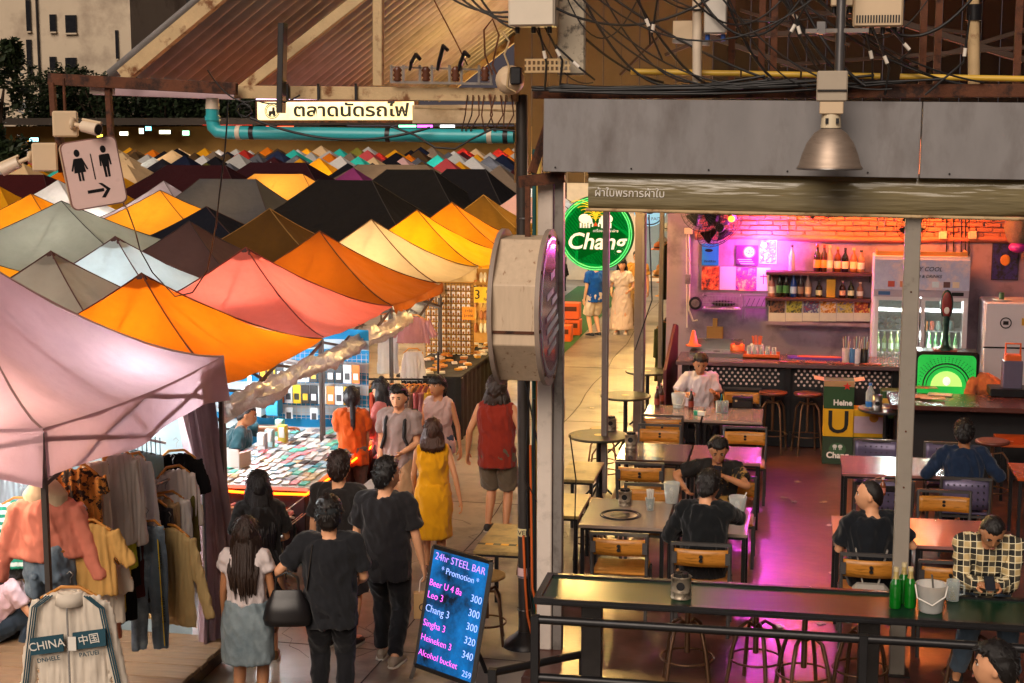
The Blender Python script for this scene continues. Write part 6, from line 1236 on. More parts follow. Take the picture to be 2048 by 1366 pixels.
        if hs in ('long', 'bob', 'pony', 'bun', 'curly'):
            m = MB(); bk_ = HM@V((0, -.05, .03)); L_ = {'long': hair[2] if len(hair) > 2 else .5, 'bob': .15, 'pony': .30, 'bun': .34, 'curly': .12}[hs]; cnt = 60 if hs != 'pony' else 9
            for i in range(cnt):
                a = (i/(cnt-1)-.5)*(3.3 if hs != 'pony' else .8); rr = .098 if hs != 'pony' else .03
                r0 = HM@V((math.sin(a)*.078, -math.cos(a)*.09, .02 if hs != 'pony' else .05)); out = V((math.sin(a)*rr*1.12, -math.cos(a)*(.10 if hs != 'pony' else .115), 0))
                ll = L_*(1-.18*abs(a)/1.6)*q.uniform(.86, 1.08); w1 = q.uniform(-.012, .012)
                p1 = hc+hm@out+V((0, 0, -.06)); bkp = spine(.40)[0]+V((0, -(.13 if not f else .145), 0))
                if hs == 'curly':
                    p2 = p1+V((w1*2, -.01, -ll*.5)); pts = [r0, p1, p2, p2+V((.02*math.sin(i*2), .02*math.cos(i*3), -ll*.4))]
                else:
                    p2 = p1+V((w1, -.015-.02*math.cos(a), -.32*ll)); p3 = V((p1.x*1.0+w1, min(p2.y, bkp.y+abs(p1.x)*.35-.012), p1.z-.65*ll)); p4 = V((p1.x*.82+w1*2, p3.y+.012, p1.z-ll)); pts = [r0, p1, p2, p3, p4]
                m.v and None; limb(m, pts, [.017, .018, .017, .014, .004][:len(pts)] if hs != 'curly' else [.02, .022, .022, .012], 6)
            m.build('hair_length', hmt, hr)
        if hs == 'bun':
            m = MB(); m.ell(HM@V((0, -.05, .145)), (.035, .035, .03), 12, 8); m.build('top_knot', hmt, hr)
        if hs == 'curly':
            m = MB()
            for i in range(70):
                d = V((q.gauss(0, 1), q.gauss(-.6, 1), q.gauss(.3, .8))).normalized()
                if d.y > .35 and d.z < .45: continue
                m.ell(HM@(headpt(d)+d*.022), (q.uniform(.014, .024),)*3, 7, 5)
            o = m.build('curls', hmt, hr); REM.append((o, .009, .004, ph))
    if cap:
        m = MB(); headmesh(m, HM, lambda d: .022 if d.z > .12 else -.03, 36, 30); cp = m.build('cap', mat('cap_cloth'+cap, cap, .8, var=.1), t)
        m = MB(); m.tube([HM@V((.102*math.cos(a*.2618)*.9, .112*math.sin(a*.2618), .018)) for a in range(25)], .012, 6); m.build('cap_band', mat('cap_cloth'+cap, cap, .8), cp)
    # ---- clothes
    def clothmat(c, kind='w'):
        if mats and c in mats: return mats[c]
        return mat('cloth_'+c, c, .85, var=.10, scale=5, fold=.5, foldscale=6, bump=.15, bscale=150, sheen=.15, spec=.2)
    tk, tc_ = top[:2]
    if tk != 'none':
        m = MB(); inf = .020 if tk not in ('loose', 'tank_loose') else .03
        if tk == 'dress': pass
        torso(m, inf if not tuck else .014, -.15 if not tuck else .0, .48)
        nk, fy = spine(.47); 
        slv = {'tee': .62, 'loose': .72, 'long': 2.0, 'puff': .62, 'sleeveless': 0, 'tank_loose': 0, 'polo': .66, 'dress': 0, 'cap': .3}[tk]
        lo_, _ = spine(-.13)
        if not seated and tk not in ('dress',) and not tuck: m.loft([ringv(lo_+V((0, 0, dz)), rt(0), V((0, 1, 0)), TR[1][1]+inf+w_, TR[1][2]+inf+w_, 18) for dz, w_ in ((.06, .0), (.0, .006), (-.05 if tk in ('loose', 'tank_loose') else -.015, .010))])
        for s in (-1, 1):
            a, e, wv = arms[s]; limb(m, [spine(.465)[0]+sx*(s*.06), a+V((0, 0, .010))], [.062, .066 if slv else .054])
            r1 = .064 if not f else .056
            if slv: m.ell(a, r1+.004, 12, 8)
            if slv >= 2: limb(m, [a, a.lerp(e, .5), e, e.lerp(wv, .5), e.lerp(wv, .93)], [r1, .058, .05, .046, .038])
            elif slv > 0: limb(m, [a, a.lerp(e, slv*.5), a.lerp(e, slv)], [r1, r1+(.02 if tk == 'puff' else .002), r1+(.0 if tk == 'puff' else .008)])
        o = m.build('dress' if tk == 'dress' else 'shirt', clothmat(tc_), t); REM.append((o, .012, .019, ph))
        if tk == 'dress' or bottom[0] == 'dress':
            pass
    bk, bc = bottom[:2]
    if bk != 'none':
        m = MB(); rg = []
        if bk in ('skirt', 'dress', 'maxi'):
            hem = {'skirt': .50, 'dress': .42, 'maxi': .12}[bk]
            for i in range(10):
                v = i/9; z = Pv.z+.10+(hem-Pv.z-.10)*v; w1 = .168+.04*sstep(0, .35, v)-(.02 if bk == 'dress' else 0)*v+(.05*v if bk == 'maxi' else 0); d1 = .124+.032*sstep(0, .35, v)+(.05*v if bk == 'maxi' else 0)
                rg.append([V((Pv.x, Pv.y, z))+V((w1*math.cos(a)*(1+.03*v*math.sin(5*a+ph)), d1*math.sin(a)*(1+.05*v*math.sin(7*a+ph)), 0)) for a in [2*math.pi*j/26 for j in range(26)]])
            m.loft(rg)
        else:
            c0 = spine(.07)[0]; fr_ = {'trousers': (1, .95), 'jeans': (1, .95), 'shorts': (1, .05), 'hot': (.45, 0)}[bk]
            m.loft([ringv(spine(tt)[0], V((1, 0, 0)), spine(tt)[1], a, b, 18) for tt, a, b in ((-.14, .15, .11), (-.09, .185, .135), (-.02, .188, .138), (.06, .168, .122))])
            wl = .0 if bk != 'shorts' else .022
            for s in (-1, 1):
                a, k, an = legs[s]; ra = .108
                if fr_[1] > .5: limb(m, [Pv+V((s*.07, 0, -.01)), a, a.lerp(k, .5), k, k.lerp(an, .5), k.lerp(an, fr_[1])], [.11, ra, .09, .07, .063, .054])
                else: limb(m, [Pv+V((s*.07, 0, -.01)), a, a.lerp(k, .5*fr_[0]), a.lerp(k, fr_[0])], [.11, ra, .095+wl, .088+wl])
        o = m.build({'skirt': 'skirt', 'dress': 'skirt', 'maxi': 'skirt', 'shorts': 'shorts', 'hot': 'shorts'}.get(bk, 'trousers'), clothmat(bc), t); REM.append((o, .013, .013, ph+3))
    if shoes:
        for s in (-1, 1):
            an = legs[s][2]; fd = V((s*.12, 1, 0)).normalized(); m = MB(); g_ = an.z-.075
            sd = V((fd.y, -fd.x, 0)); rg = [[an+fd*q_+sd*(a_*math.cos(b*.5236))+V((0, 0, g_*0-.075+max(.0, hh*(.5+.5*math.sin(b*.5236))))) for b in range(12)] for q_, a_, hh in ((-.075, .022, .05), (-.05, .04, .085), (.02, .043, .09), (.08, .05, .07), (.15, .045, .05), (.185, .02, .03))]
            m.loft(rg); sh_ = m.build('shoe', mat('shoe'+shoes, shoes, .6, var=.1), t)
            m = MB(); m.loft([[an+fd*q_+sd*(a_*math.cos(b*.5236))+V((0, 0, -.075+(.012 if math.sin(b*.5236) > 0 else 0))) for b in range(12)] for q_, a_ in ((-.08, .02), (-.05, .045), (.08, .054), (.16, .048), (.192, .02))]); m.build('sole', mat('sole', '#b8b0a4', .7), sh_)
    return t, dict(hand={s: MW[t.name]@(arms[s][2]+(arms[s][2]-arms[s][1]).normalized()*.08) for s in (-1, 1)}, head=MW[t.name]@hc, sh={s: MW[t.name]@sh[s] for s in (-1, 1)}, spine=lambda tt: MW[t.name]@spine(tt)[0], elbow={s: MW[t.name]@arms[s][1] for s in (-1, 1)}, pel=MW[t.name]@Pv)
def at_head(px, py, hz): p = az(px, py, hz); return p.x, p.y
# print fabrics
def weave_mat(nm, base, lines):
    m = mat(nm, base, .85, var=.05); nt = m.node_tree; N = nt.nodes; Lk = nt.links; b = N['Principled BSDF']; tc = N.new('ShaderNodeTexCoord'); sp = N.new('ShaderNodeSeparateXYZ'); Lk.new(tc.outputs['Object'], sp.inputs[0]); cur = None; base_c = (*lin(base), 1)
    for ax_, fr, wd, c in lines:
        mu = N.new('ShaderNodeMath'); mu.operation = 'MULTIPLY'; mu.inputs[1].default_value = fr; Lk.new(sp.outputs[ax_], mu.inputs[0]); fr_ = N.new('ShaderNodeMath'); fr_.operation = 'FRACT'; Lk.new(mu.outputs[0], fr_.inputs[0])
        lt_ = N.new('ShaderNodeMath'); lt_.operation = 'LESS_THAN'; lt_.inputs[1].default_value = wd; Lk.new(fr_.outputs[0], lt_.inputs[0]); mx = N.new('ShaderNodeMix'); mx.data_type = 'RGBA'
        if c == 'x': mx.blend_type = 'MULTIPLY'; mx.inputs[7].default_value = (.12, .14, .2, 1)
        else: mx.inputs[7].default_value = (*lin(c), 1)
        mx.inputs[0].default_value = 1; Lk.new(lt_.outputs[0], mx.inputs[0])
        if cur is None: mx.inputs[6].default_value = base_c
        else: Lk.new(cur, mx.inputs[6])
        cur = mx.outputs[2]
    Lk.new(cur, b.inputs['Base Color']); return m
def blot_mat(nm, base, spot, sc_, lo=.52, hi=.56):
    return mat(nm, base, .85, var=.05, color2=spot, c2scale=sc_, c2lo=lo, c2hi=hi)
# ---------------------------------------------------------------- walkway crowd (facing 0 = away along the walkway)
x, y = at_head(490, 1035, 1.58); pw, I1 = person('long haired woman in white tee and denim skirt, back turned', x, y, 8, 1.58, 'f', skin='tan', hair=('long', '#2a1a12', .46), top=('cap', '#cfc2c0'), tuck=True, bottom=('skirt', '#68757c'), mats={'#68757c': blot_mat('cloth_denim', '#66767e', '#97a4a8', 4, .35, .75)}, shoes='#5a3a2a', lh=(-.22, .10, .82), rh=(.22, .10, .80))
x, y = at_head(517, 942, 1.64); _, I2 = person('woman with very long black hair in black dress at the phone stall', x, y, 25, 1.64, 'f', skin='tan', hair=('long', '#120b0a', .58), top=('loose', '#16110f'), bottom=('dress', '#141012'), shoes='#6a4a2a', rh=(.18, .28, 1.0), hpitch=12)
x, y = at_head(657, 988, 1.75); _, I3 = person('man in black cap and black tee with shoulder bag, back turned', x, y, 12, 1.72, skin='fair', hair=('short', '#17110e'), cap='#1d2124', top=('loose', '#1d1e22'), bottom=('trousers', '#141418'), shoes='#1a1a1a', lh=(-.36, .12, .98), lpole=(-1, -1, -.2), rh=(.20, .26, .98))
x, y = at_head(677, 905, 1.72); _, I4 = person('brown haired man in black tee and dark shorts behind the man in cap', x, y, -5, 1.72, skin='fair', hair=('short', '#241510'), top=('loose', '#201c1b'), bottom=('shorts', '#2b2428'), shoes='#1a1614', rh=(.30, .10, 1.0))
x, y = at_head(770, 918, 1.76); _, I5 = person('man in black tee and glasses carrying a paper bag', x, y, 0, 1.76, skin='fair', hair=('short', '#110c0b'), top=('loose', '#1e1c1e'), bottom=('trousers', '#121216'), shoes='#8a7a68', hyaw=-35, glasses=True, rh=(.30, .03, .82), lh=(-.20, .22, .95), rf=(.12, -.22, .14), lf=(-.08, .12, .075))
x, y = at_head(865, 838, 1.60); person('woman in yellow sleeveless dress walking away', x, y, 12, 1.60, 'f', skin='tan', hair=('bob', '#3a2014'), top=('dress', '#c98a06'), bottom=('dress', '#c98a06'), shoes='#5a3a2a', rh=(.30, -.10, .80), lh=(-.2, .2, .88), rf=(.08, -.15, .1), lf=(-.08, .1, .075))
x, y = at_head(703, 775, 1.58); person('woman in orange puff sleeved blouse with ponytail at the stall', x, y, 18, 1.58, 'f', skin='fair', hair=('pony', '#1c1418'), top=('puff', '#c8561a'), bottom=('trousers', '#6a5a54'), shoes='#3a2a2a', rh=(.18, .14, .82), lh=(-.1, .25, .9), lean=4)
x, y = at_head(737, 768, 1.60); person('woman in pink shirt with hair knot looking at the stall', x+.12, y+.25, 75, 1.62, 'f', skin='fair', hair=('bun', '#191417'), top=('long', '#c87470'), bottom=('trousers', '#2a1a20'), shoes='#3a2a2a', hpitch=16, lh=(-.12, .3, .95), rh=(.12, .3, .95))
x, y = at_head(798, 770, 1.70); _, I9 = person('man in grey tee with backpack facing the camera', x, y, 172, 1.70, skin='fair', hair=('short', '#120d0b'), top=('tee', '#8d7c78'), bottom=('shorts', '#9a7a5a'), shoes='#2a2422', hpitch=8, lh=(-.12, .24, 1.0), rh=(.2, .1, .85), hyaw=8)
x, y = at_head(877, 750, 1.64); _, I10 = person('woman in sleeveless pale blouse and denim shorts walking forward', x, y, 172, 1.64, 'f', skin='tan', hair=('pony', '#15100f'), top=('sleeveless', '#b89a94'), bottom=('hot', '#3a4456'), shoes='#1a1c26', lf=(-.06, .24, .09), rf=(.08, -.18, .14), lh=(-.28, .03, .84), hyaw=-18)
x, y = at_head(993, 752, 1.76); person('curly haired man in rust red sleeveless top and cargo shorts', x, y, -6, 1.76, skin='tan', hair=('curly', '#2c1f18'), top=('tank_loose', '#7c2416'), bottom=('shorts', '#5f5140'), shoes='#2a2420', lh=(-.32, -.02, .86), rh=(.3, .12, .95))
# vendor
p = az(463, 828, 1.24); _, IV = person('shaven headed vendor in dark teal shirt reaching over phone cases', p.x-.02, p.y+.1, -72, 1.70, skin='brown', hair=('buzz', '#171210'), top=('tee', '#1c3f46'), bottom=('trousers', '#1a1c22'), lean=8, bend=6, seated=True, seat=.47, lh=(-.10, .62, 1.02), rh=(.25, .25, .85), hpitch=10, lpole=(-1, 0, -.5))
# squatting pair at the clothes stall
p = az(-6, 1100, 1.0); person('squatting woman in pale shirt and jeans at the clothes stall', p.x-.02, p.y, -60, 1.58, 'f', z0=0, skin='fair', hair=('bob', '#120d0c'), top=('tee', '#d2b4b8'), bottom=('jeans', '#26323c'), shoes='#2a3a4a', pelvis=(0, -.1, .36), lean=30, lf=(-.14, .18, .075), rf=(.14, .18, .075), lh=(-.05, .5, .5), rh=(.1, .5, .45), hpitch=10)
p = az(30, 1040, 1.15); person('dark haired woman with headband crouching behind the clothes', p.x, p.y, 70, 1.6, 'f', z0=0, skin='tan', hair=('bob', '#100c0c'), top=('tee', '#6a5030'), bottom=('jeans', '#2a3038'), shoes='#2a2a2a', pelvis=(0, -.1, .55), lean=30, lf=(-.14, .2, .075), rf=(.14, .2, .075), lh=(-.1, .45, .6), rh=(.1, .45, .6), hpitch=15)
# far walkway
p = az(1190, 672, 0); person('person in bright blue tee and white shorts at the far stall', p.x, p.y, 40, 1.68, 'm', skin='pale', top=('tee', '#0f4fa0'), bottom=('shorts', '#d0c4b4'), shoes='#1a2a3a', hair=('short', '#1a120f'))
p = az(1243, 668, 0); person('woman in long cream dress carrying bags on the far walkway', p.x, p.y, 176, 1.64, 'f', skin='fair', hair=('long', '#120d0c', .35), top=('tee', '#cbb8a4'), bottom=('maxi', '#cbb39c'), shoes='#b8a898', lh=(-.2, .2, 1.0), rh=(.2, .22, .95))
p = az(1268, 660, 0); person('person in mustard clothes behind the woman in cream dress', p.x, p.y+.6, 170, 1.7, 'm', skin='tan', hair=('short', '#1a120f'), top=('tee', '#a8762c'), bottom=('trousers', '#8a6a3c'), shoes='#3a3028')
# ---------------------------------------------------------------- bar guests
def seated(label, x, y, face, **k): return person(label, x, y, face, z0=FL, seated=True, **k)
white_print = mat('cloth_white_print', '#cdbfc0', .85, var=.05, fold=.4, foldscale=6)
_, J1 = seated('man in white printed tee looking down at a table by the counter', -1.18, 20.22, 200, h=1.72, skin='tan', hair=('short', '#0e0b0b'), top=('loose', '#cdbfc0'), bottom=('trousers', '#22222a'), hpitch=22, hyaw=-10, lh=(-.1, .34, .86), rh=(.26, .30, .84), mats={'#cdbfc0': white_print})
gold_print = blot_mat('cloth_gold_print', '#14110f', '#a07a3a', 6, .55, .6)
_, J2 = seated('young man in black and gold print shirt looking at a phone', -.66, 14.95, 172, h=1.70, skin='tan', hair=('short', '#0f0c0b'), top=('tee', '#14110f'), bottom=('trousers', '#1a1a1e'), hpitch=24, hyaw=12, lean=8, lh=(-.12, .36, .98), rh=(.30, .22, .80), mats={'#14110f': gold_print}, lpole=(-1, -.4, -.5), rpole=(1, -.6, 0))
_, J3 = seated('man in black sweater sitting with his back turned at the corner tables', -.70, 12.98, -4, h=1.76, skin='fair', hair=('short', '#130e0d'), top=('long', '#0e1114'), bottom=('trousers', '#0f0f12'), lean=10, bend=10, lh=(-.22, .34, .78), rh=(.06, .36, 1.0), hpitch=8, hyaw=-15, rpole=(1, -.3, -.6))
_, J4 = seated('balding man in black tee turning to his left by the steel post', .74, 12.95, 8, h=1.74, skin='fair', hair=('bald', '#171210'), top=('loose', '#10141a'), bottom=('trousers', '#141418'), lean=6, hyaw=70, twist=6, lh=(-.15, .3, .82), rh=(.28, .3, .80))
_, J5 = seated('man in dark blue sweater seen from behind at the pink table', 1.80, 15.85, -3, h=1.74, skin='brown', hair=('short', '#0d0a0a'), top=('long', '#16263f'), bottom=('trousers', '#17171c'), lean=14, bend=8, lh=(-.28, .3, .80), rh=(.28, .3, .80))
plaid = weave_mat('cloth_plaid', '#b8a070', [(0, 11, .45, 'x'), (2, 11, .45, 'x'), (0, 22, .1, '#e0d4b0'), (2, 22, .1, '#e0d4b0')])
_, J6 = person('man in cream and navy checked shirt using a phone at the bar table', 1.52, 11.68, 178, h=1.72, z0=FL, seated=True, seat=.72, skin='tan', hair=('buzz', '#14100e'), top=('long', '#b8a070'), bottom=('jeans', '#4a5a6a'), hpitch=26, bend=22, lean=10, lh=(-.04, .46, 1.02), rh=(.08, .46, 1.02), lf=(-.2, .3, .3), rf=(.2, .3, .3), mats={'#b8a070': plaid}, hyaw=4)
p = az(1998, 1310, 1.62); person('dark haired person passing in front of the railing', p.x, p.y, 60, 1.68, skin='fair', hair=('short', '#14100f'), top=('tee', '#2a2428'), bottom=('trousers', '#1a1a20'), hyaw=20)
person('person in orange lit shirt bending behind the side counter', 2.72, 20.3, 60, 1.66, z0=FL, skin='tan', hair=('short', '#120d0c'), top=('tee', '#c86a3a'), bottom=('trousers', '#1a1a20'), lean=55, bend=20, pelvis=(0, -.1, .86), lh=(-.15, .6, .8), rh=(.15, .6, .8))
# ---------------------------------------------------------------- carried things
M_leather = mat('black_leather', '#161314', .35)
def handbag(label, c, w_, h_, d_, rz, strap_to=None, mt=M_leather, name='handbag'):
    t = thing(name, label, 'bag', c, rz); m = MB(); m.loft([[V((w_/2*k*math.copysign(abs(math.cos(a))**.6, math.cos(a)), d_/2*k2*math.copysign(abs(math.sin(a))**.7, math.sin(a)), z)) for a in [i*PI/10 for i in range(20)]] for k, k2, z in ((.86, .6, -h_-.01), (.97, .9, -h_), (1.04, 1.05, -h_*.8), (.9, .85, -h_*.4), (.72, .45, -.05), (.6, .12, 0))]); m.build('body', mt, t)
    m = MB(); m.tube([(-w_*.25, 0, -.01), (-w_*.22, 0, .1), (0, 0, .14), (w_*.22, 0, .1), (w_*.25, 0, -.01)], .010, 6); m.build('handle', mt, t)
    if strap_to is not None:
        a = MW[t.name].inverted()@V(strap_to); m = MB(); m.bar((w_*.4, 0, 0), a, .035, .006); m.build('strap', mat('strap_brown', '#2c2520', .6), t)
    return t
hb = I3['elbow'][-1]; handbag('black leather trapeze handbag hanging from the arm of the man in cap', hb+V((.08, -.04, -.13)), .36, .26, .18, .2, I3['sh'][-1]+V((.09, -.10, .02)))
pb = I5['hand'][1]; t = thing('paper_bag', 'small kraft paper carrier bag with ring logo in hand', 'bag', pb+V((0, 0, -.16)), R(15)); m = MB(); m.box((0, 0, -.11), (.19, .08, .22)); m.build('bag', mat('kraft', '#b08a5a', .8, var=.1), t, bevel=.002)
for s in (-1, 1): m = MB(); m.tube([V((.035+.03*math.cos(a*.4488), -.042, -.12+.03*math.sin(a*.4488))) if s > 0 else V((-.02+.03*math.cos(a*.4488), -.042, -.12+.03*math.sin(a*.4488))) for a in range(15)], .004, 5); m.build('ring_logo', M_ink, t)
m = MB(); m.tube([(-.05, 0, -.005), (-.04, 0, .1), (0, 0, .15), (.04, 0, .1), (.05, 0, -.005)], .004, 5); m.build('string_handle', M_paper, t)
t = thing('backpack', 'black backpack with shoulder straps worn by the man in grey tee', 'backpack', I9['spine'](.28)); 
m = MB(); Bk = I9['spine'](.28); fwd = V((math.sin(R(-172)), math.cos(R(172)), 0)); m.box(Bk-fwd*.2, (.3, .16, .42), rz=R(172)); m.build('pack', mat('pack_black', '#181618', .7), t, W=True, bevel=.04)
for s in (-1, 1):
    a = I9['sh'][s]; cx = Bk+(a-I9['spine'](.445))*.62; m = MB(); m.tube([V((cx.x, cx.y, a.z+.02))-fwd*.10, V((cx.x, cx.y, a.z+.065)), V((cx.x, cx.y, a.z-.03))+fwd*.125, V((cx.x, cx.y, a.z-.2))+fwd*.152, V((cx.x, cx.y, a.z-.34))+fwd*.12+(a-I9['spine'](.445))*.3], .02, 6); m.build('strap', mat('pack_black', '#181618', .7), t, W=True)
g4 = az(733, 972, 1.12); t = thing('white_shopping_bag', 'crumpled white plastic bag carried between the men in black', 'bag', g4); m = MB(); m.surf(lambda u, v: g4+V((.05+.13*math.sin(math.pi*v)*math.cos(u*6.283)*(1+.3*noise.noise(V((u*5, v*4, 1)))), .10*math.sin(math.pi*v)*math.sin(u*6.283), .06-.22*v+.03*noise.noise(V((u*7, v*3, 2))))), 20, 12); m.build('bag', mat('white_bag', '#c8bdb8', .5, trans=.3, fold=.6, foldscale=8), t, W=True)
def phone(label, p, rz=0): t = thing('mobile_phone', label, 'phone', p, rz); m = MB(); m.box((0, 0, 0), (.075, .15, .01), M=Matrix.Rotation(.5, 3, 'X')); m.build('case', M_black, t, bevel=.004); m = MB(); m.box((0, -.003, .006), (.068, .135, .002), M=Matrix.Rotation(.5, 3, 'X')); m.build('screen', mat('dark_screen', '#20242c', .1), t)
phone('dark phone held by the man in checked shirt', (J6['hand'][-1]+J6['hand'][1])/2+V((0, -.02, .02))); phone('black phone held by the young man in gold print shirt', J2['hand'][-1]+V((0, -.02, .03)))
t = thing('grey_backpack', 'pale grey backpack with straps hung on the chair of the man in black tee', 'backpack', (.72, 12.62, FL+.4)); m = MB(); m.box((0, 0, 0), (.3, .14, .34)); m.build('pack', mat('pale_grey_cloth', '#8d8880', .8), t, bevel=.04)
for s in (-1, 1): m = MB(); m.bar((s*.06, .02, .15), (s*.13, .03, .46), .045, .012); m.build('strap', mat('pale_grey_cloth', '#8d8880', .8), t)
t = thing('black_shoulder_bag', 'black bag hung on the grey perforated chair', 'bag', (1.02, 15.38, FL+.75)); m = MB(); m.box((0, 0, 0), (.3, .12, .1)); m.build('bag', M_leather, t, bevel=.03)
m = MB(); m.tube([V((.14*math.cos(a*.5236), .02, .07+.03*math.sin(a*.5236))) for a in range(13)], .012, 5); m.build('strap', M_leather, t)
# ================================================================== clothes stall
def gcloth(c): return mat('garment_'+c, c, .85, var=.08, scale=5, fold=.4, foldscale=5, trans=.12, spec=.2) if isinstance(c, str) else c
def garment(label, kind, hook, rz, c, w_=.42, ln=.62, d_=.05, name=None, hanger=True, slv=.5, spread=.25, cat=None, group=None, flare=1.05):
    nm = name or {'shirt': 'hanging_shirt', 'jacket': 'hanging_jacket', 'trousers': 'hanging_trousers', 'skirt': 'hanging_skirt', 'dress': 'hanging_dress'}[kind]
    t = thing(nm, label, cat or kind, hook, rz, group); ph = rnd.random()*20; m = MB(); mt = gcloth(c)
    el = lambda z, a, b, cx=0: [V((cx+a*math.cos(q_*2*PI/20), b*math.sin(q_*2*PI/20)*(1+.25*math.sin(q_*2*PI/20*4+ph)), z)) for q_ in range(20)]
    z0 = -.13
    if kind in ('shirt', 'jacket', 'dress'):
        m.loft([el(z0+.015, .07, d_*.7), el(z0-.01, w_*.40, d_*.7), el(z0-.06, w_*.48, d_), el(z0-.25, w_*.47, d_*1.1), el(z0-.6*ln, w_*.48*(.9+flare*.1), d_*1.15), el(z0-ln, w_*.5*flare, d_*1.25)])
        for s in (-1, 1):
            a = V((s*w_*.42, 0, z0-.05)); L_ = slv*.62; b_ = a+V((s*L_*spread, 0, -L_*math.sqrt(max(.1, 1-spread**2)))); limb(m, [a, a.lerp(b_, .5), b_], [.06, .055, .05 if kind != 'jacket' else .045], 8)
    elif kind == 'trousers':
        m.loft([el(z0, w_*.42, d_), el(z0-.1, w_*.46, d_*1.2), el(z0-.24, w_*.48, d_*1.3)])
        for s in (-1, 1): m.loft([el(z0-.2, w_*.25, d_*1.2, s*w_*.23), el(z0-.5*ln, w_*.22, d_*1.1, s*w_*.24), el(z0-ln, w_*.19, d_, s*w_*.26)])
    else: m.loft([el(z0, w_*.38, d_), el(z0-.12, w_*.46, d_*1.2), el(z0-ln, w_*.55*flare, d_*1.5)])
    o = m.build('fabric', mt, t); 
    for v_ in m.v: v_.y *= .55 if d_ < .1 else 1.0
    o.data = m.mesh('fabric'); o.data.materials.append(mt); REM.append((o, .010 if d_ < .1 else .013, .013, ph+100 if d_ < .1 else ph))
    if hanger:
        m = MB(); m.tube([(0, 0, z0+.07), (0, 0, -.03), (.02, 0, -.005), (0, 0, .018), (-.02, 0, 0)], .003, 5); m.build('hook', M_chrome, t)
        m = MB(); m.tube([(-w_*.42, 0, z0-.03), (-.06, 0, z0+.045), (.06, 0, z0+.045), (w_*.42, 0, z0-.03)], .011, 6); m.build('hanger', mat('hanger_wood', '#b5772c', .5), t)
    return t, z0
M_leo = blot_mat('garment_leopard', '#b8742c', '#24140c', 22, .48, .53); M_floral = blot_mat('garment_floral', '#cdbfae', '#b8502a', 7, .6, .66); M_ystr = weave_mat('garment_brickstripe', '#a85a3c', [(0, 40, .3, '#c88a68')])
M_jean = mat('garment_denim', '#5b6a78', .85, var=.15, scale=12, color2='#8a98a0', c2scale=2, fold=.4, foldscale=6); M_jean2 = mat('garment_denim_teal_light', '#8fb0b4', .85, var=.12, scale=10, fold=.4, foldscale=6, trans=.1)  # second denim has the teal light on the jeans in its colour
M_gstr = weave_mat('garment_greenstripe', '#c8d8cc', [(2, 16, .45, '#1d8a6a')])
# white track jacket at the front
jk = ay(140, 1148, 8.55); t, z0 = garment('white track jacket with teal chest band and CHINA lettering at the stall front', 'jacket', jk, R(8), '#d8ccbc', .46, .72, .06, slv=1.0, spread=.2, name='track_jacket')
def jf(x_, z_, y_=-.085): return frame(MW[t.name]@V((x_, y_, z_)), MW[t.name].to_3x3()@V((1, 0, .18)), MW[t.name].to_3x3()@V((-.18, 0, 1)))
M_navyb = mat('band_teal', '#1d4452', .8)
for x0, x1 in ((-.24, -.03), (.03, .24)):
    m = MB(); m.prism([(x0, -.47+x0*.15), (x1, -.47+x1*.15), (x1, -.36+x1*.15), (x0, -.36+x0*.15)], -.012, Matrix.Translation((0, -.078, 0))); m.build('chest_band', M_navyb, t)
text('CHINA', .075, M_paper, t, jf(-.135, -.435, -.094)); text('中国', .07, M_paper, t, jf(.135, -.395, -.094)); text('DNHELE', .04, M_navyb, t, jf(-.13, -.53, -.086)); text('PATUEI', .04, M_navyb, t, jf(.13, -.49, -.086))
m = MB(); m.bar((0, -.083, -.17), (0, -.088, -.84), .012, .01); m.build('zip', M_chrome, t); m = MB(); m.box((.03, -.1, -.42), (.05, .004, .09)); m.build('price_tag', M_paper, t); m = MB(); m.lathe([(.10, -.06), (.085, .02)], (0, 0, -.13), 14, caps=False); m.build('collar', gcloth('#d8ccbc'), t, solid=.006)
for s in (-1, 1):
    for k in range(3):
        a = V((s*(.10+.018*k), -.05-.004*k, -.125)); b_ = V((s*(.20+.014*k), -.062, -.20)); c_ = V((s*(.29+.014*k), -.05, -.74)); m = MB(); m.tube([a, b_, b_.lerp(c_, .5)+V((0, -.006, 0)), c_], .005, 5); m.build('sleeve_stripe', M_navyb, t)
# mannequin with peach blouse and denim shorts
mp = ay(92, 1010, 9.2); t = thing('mannequin', 'cream cloth bust mannequin on a pole in the clothes stall', 'mannequin', (mp.x, mp.y, .2)); zz = mp.z-.2
m = MB(); m.loft([ringv(V((0, 0, zz+q_)), V((1, 0, 0)), V((0, 1, 0)), a_, b_, 16) for q_, a_, b_ in ((-.45, .14, .11), (-.3, .16, .12), (-.15, .12, .09), (.0, .15, .11), (.08, .16, .10), (.15, .10, .07), (.19, .05, .05), (.24, .048, .048))]); o = m.build('bust', mat('linen', '#c8ae8c', .8, var=.1), t); REM.append((o, .014, 0, 0))
m = MB(); m.cyl((0, 0, 0), (0, 0, zz-.4), .02, n=8); m.lathe([(.18, 0), (.18, .02), (.03, .04)], n=16); m.build('stand', M_blackst, t)
t, z0 = garment('sheer peach off shoulder blouse on the mannequin', 'shirt', (mp.x, mp.y, mp.z+.17), R(12), '#d8806a', .44, .38, .13, hanger=False, slv=.85, spread=.3, name='peach_blouse', flare=1.15)
t, z0 = garment('blue denim shorts with brown belt on the mannequin', 'trousers', (mp.x+.02, mp.y, mp.z-.12), R(10), M_jean, .36, .36, .13, hanger=False, name='denim_shorts', cat='shorts'); m = MB(); m.tube([V((.165*math.cos(a*.2618), .14*math.sin(a*.2618), -.17)) for a in range(25)], .014, 6); m.build('belt', mat('belt_brown', '#a8682c', .5), t)
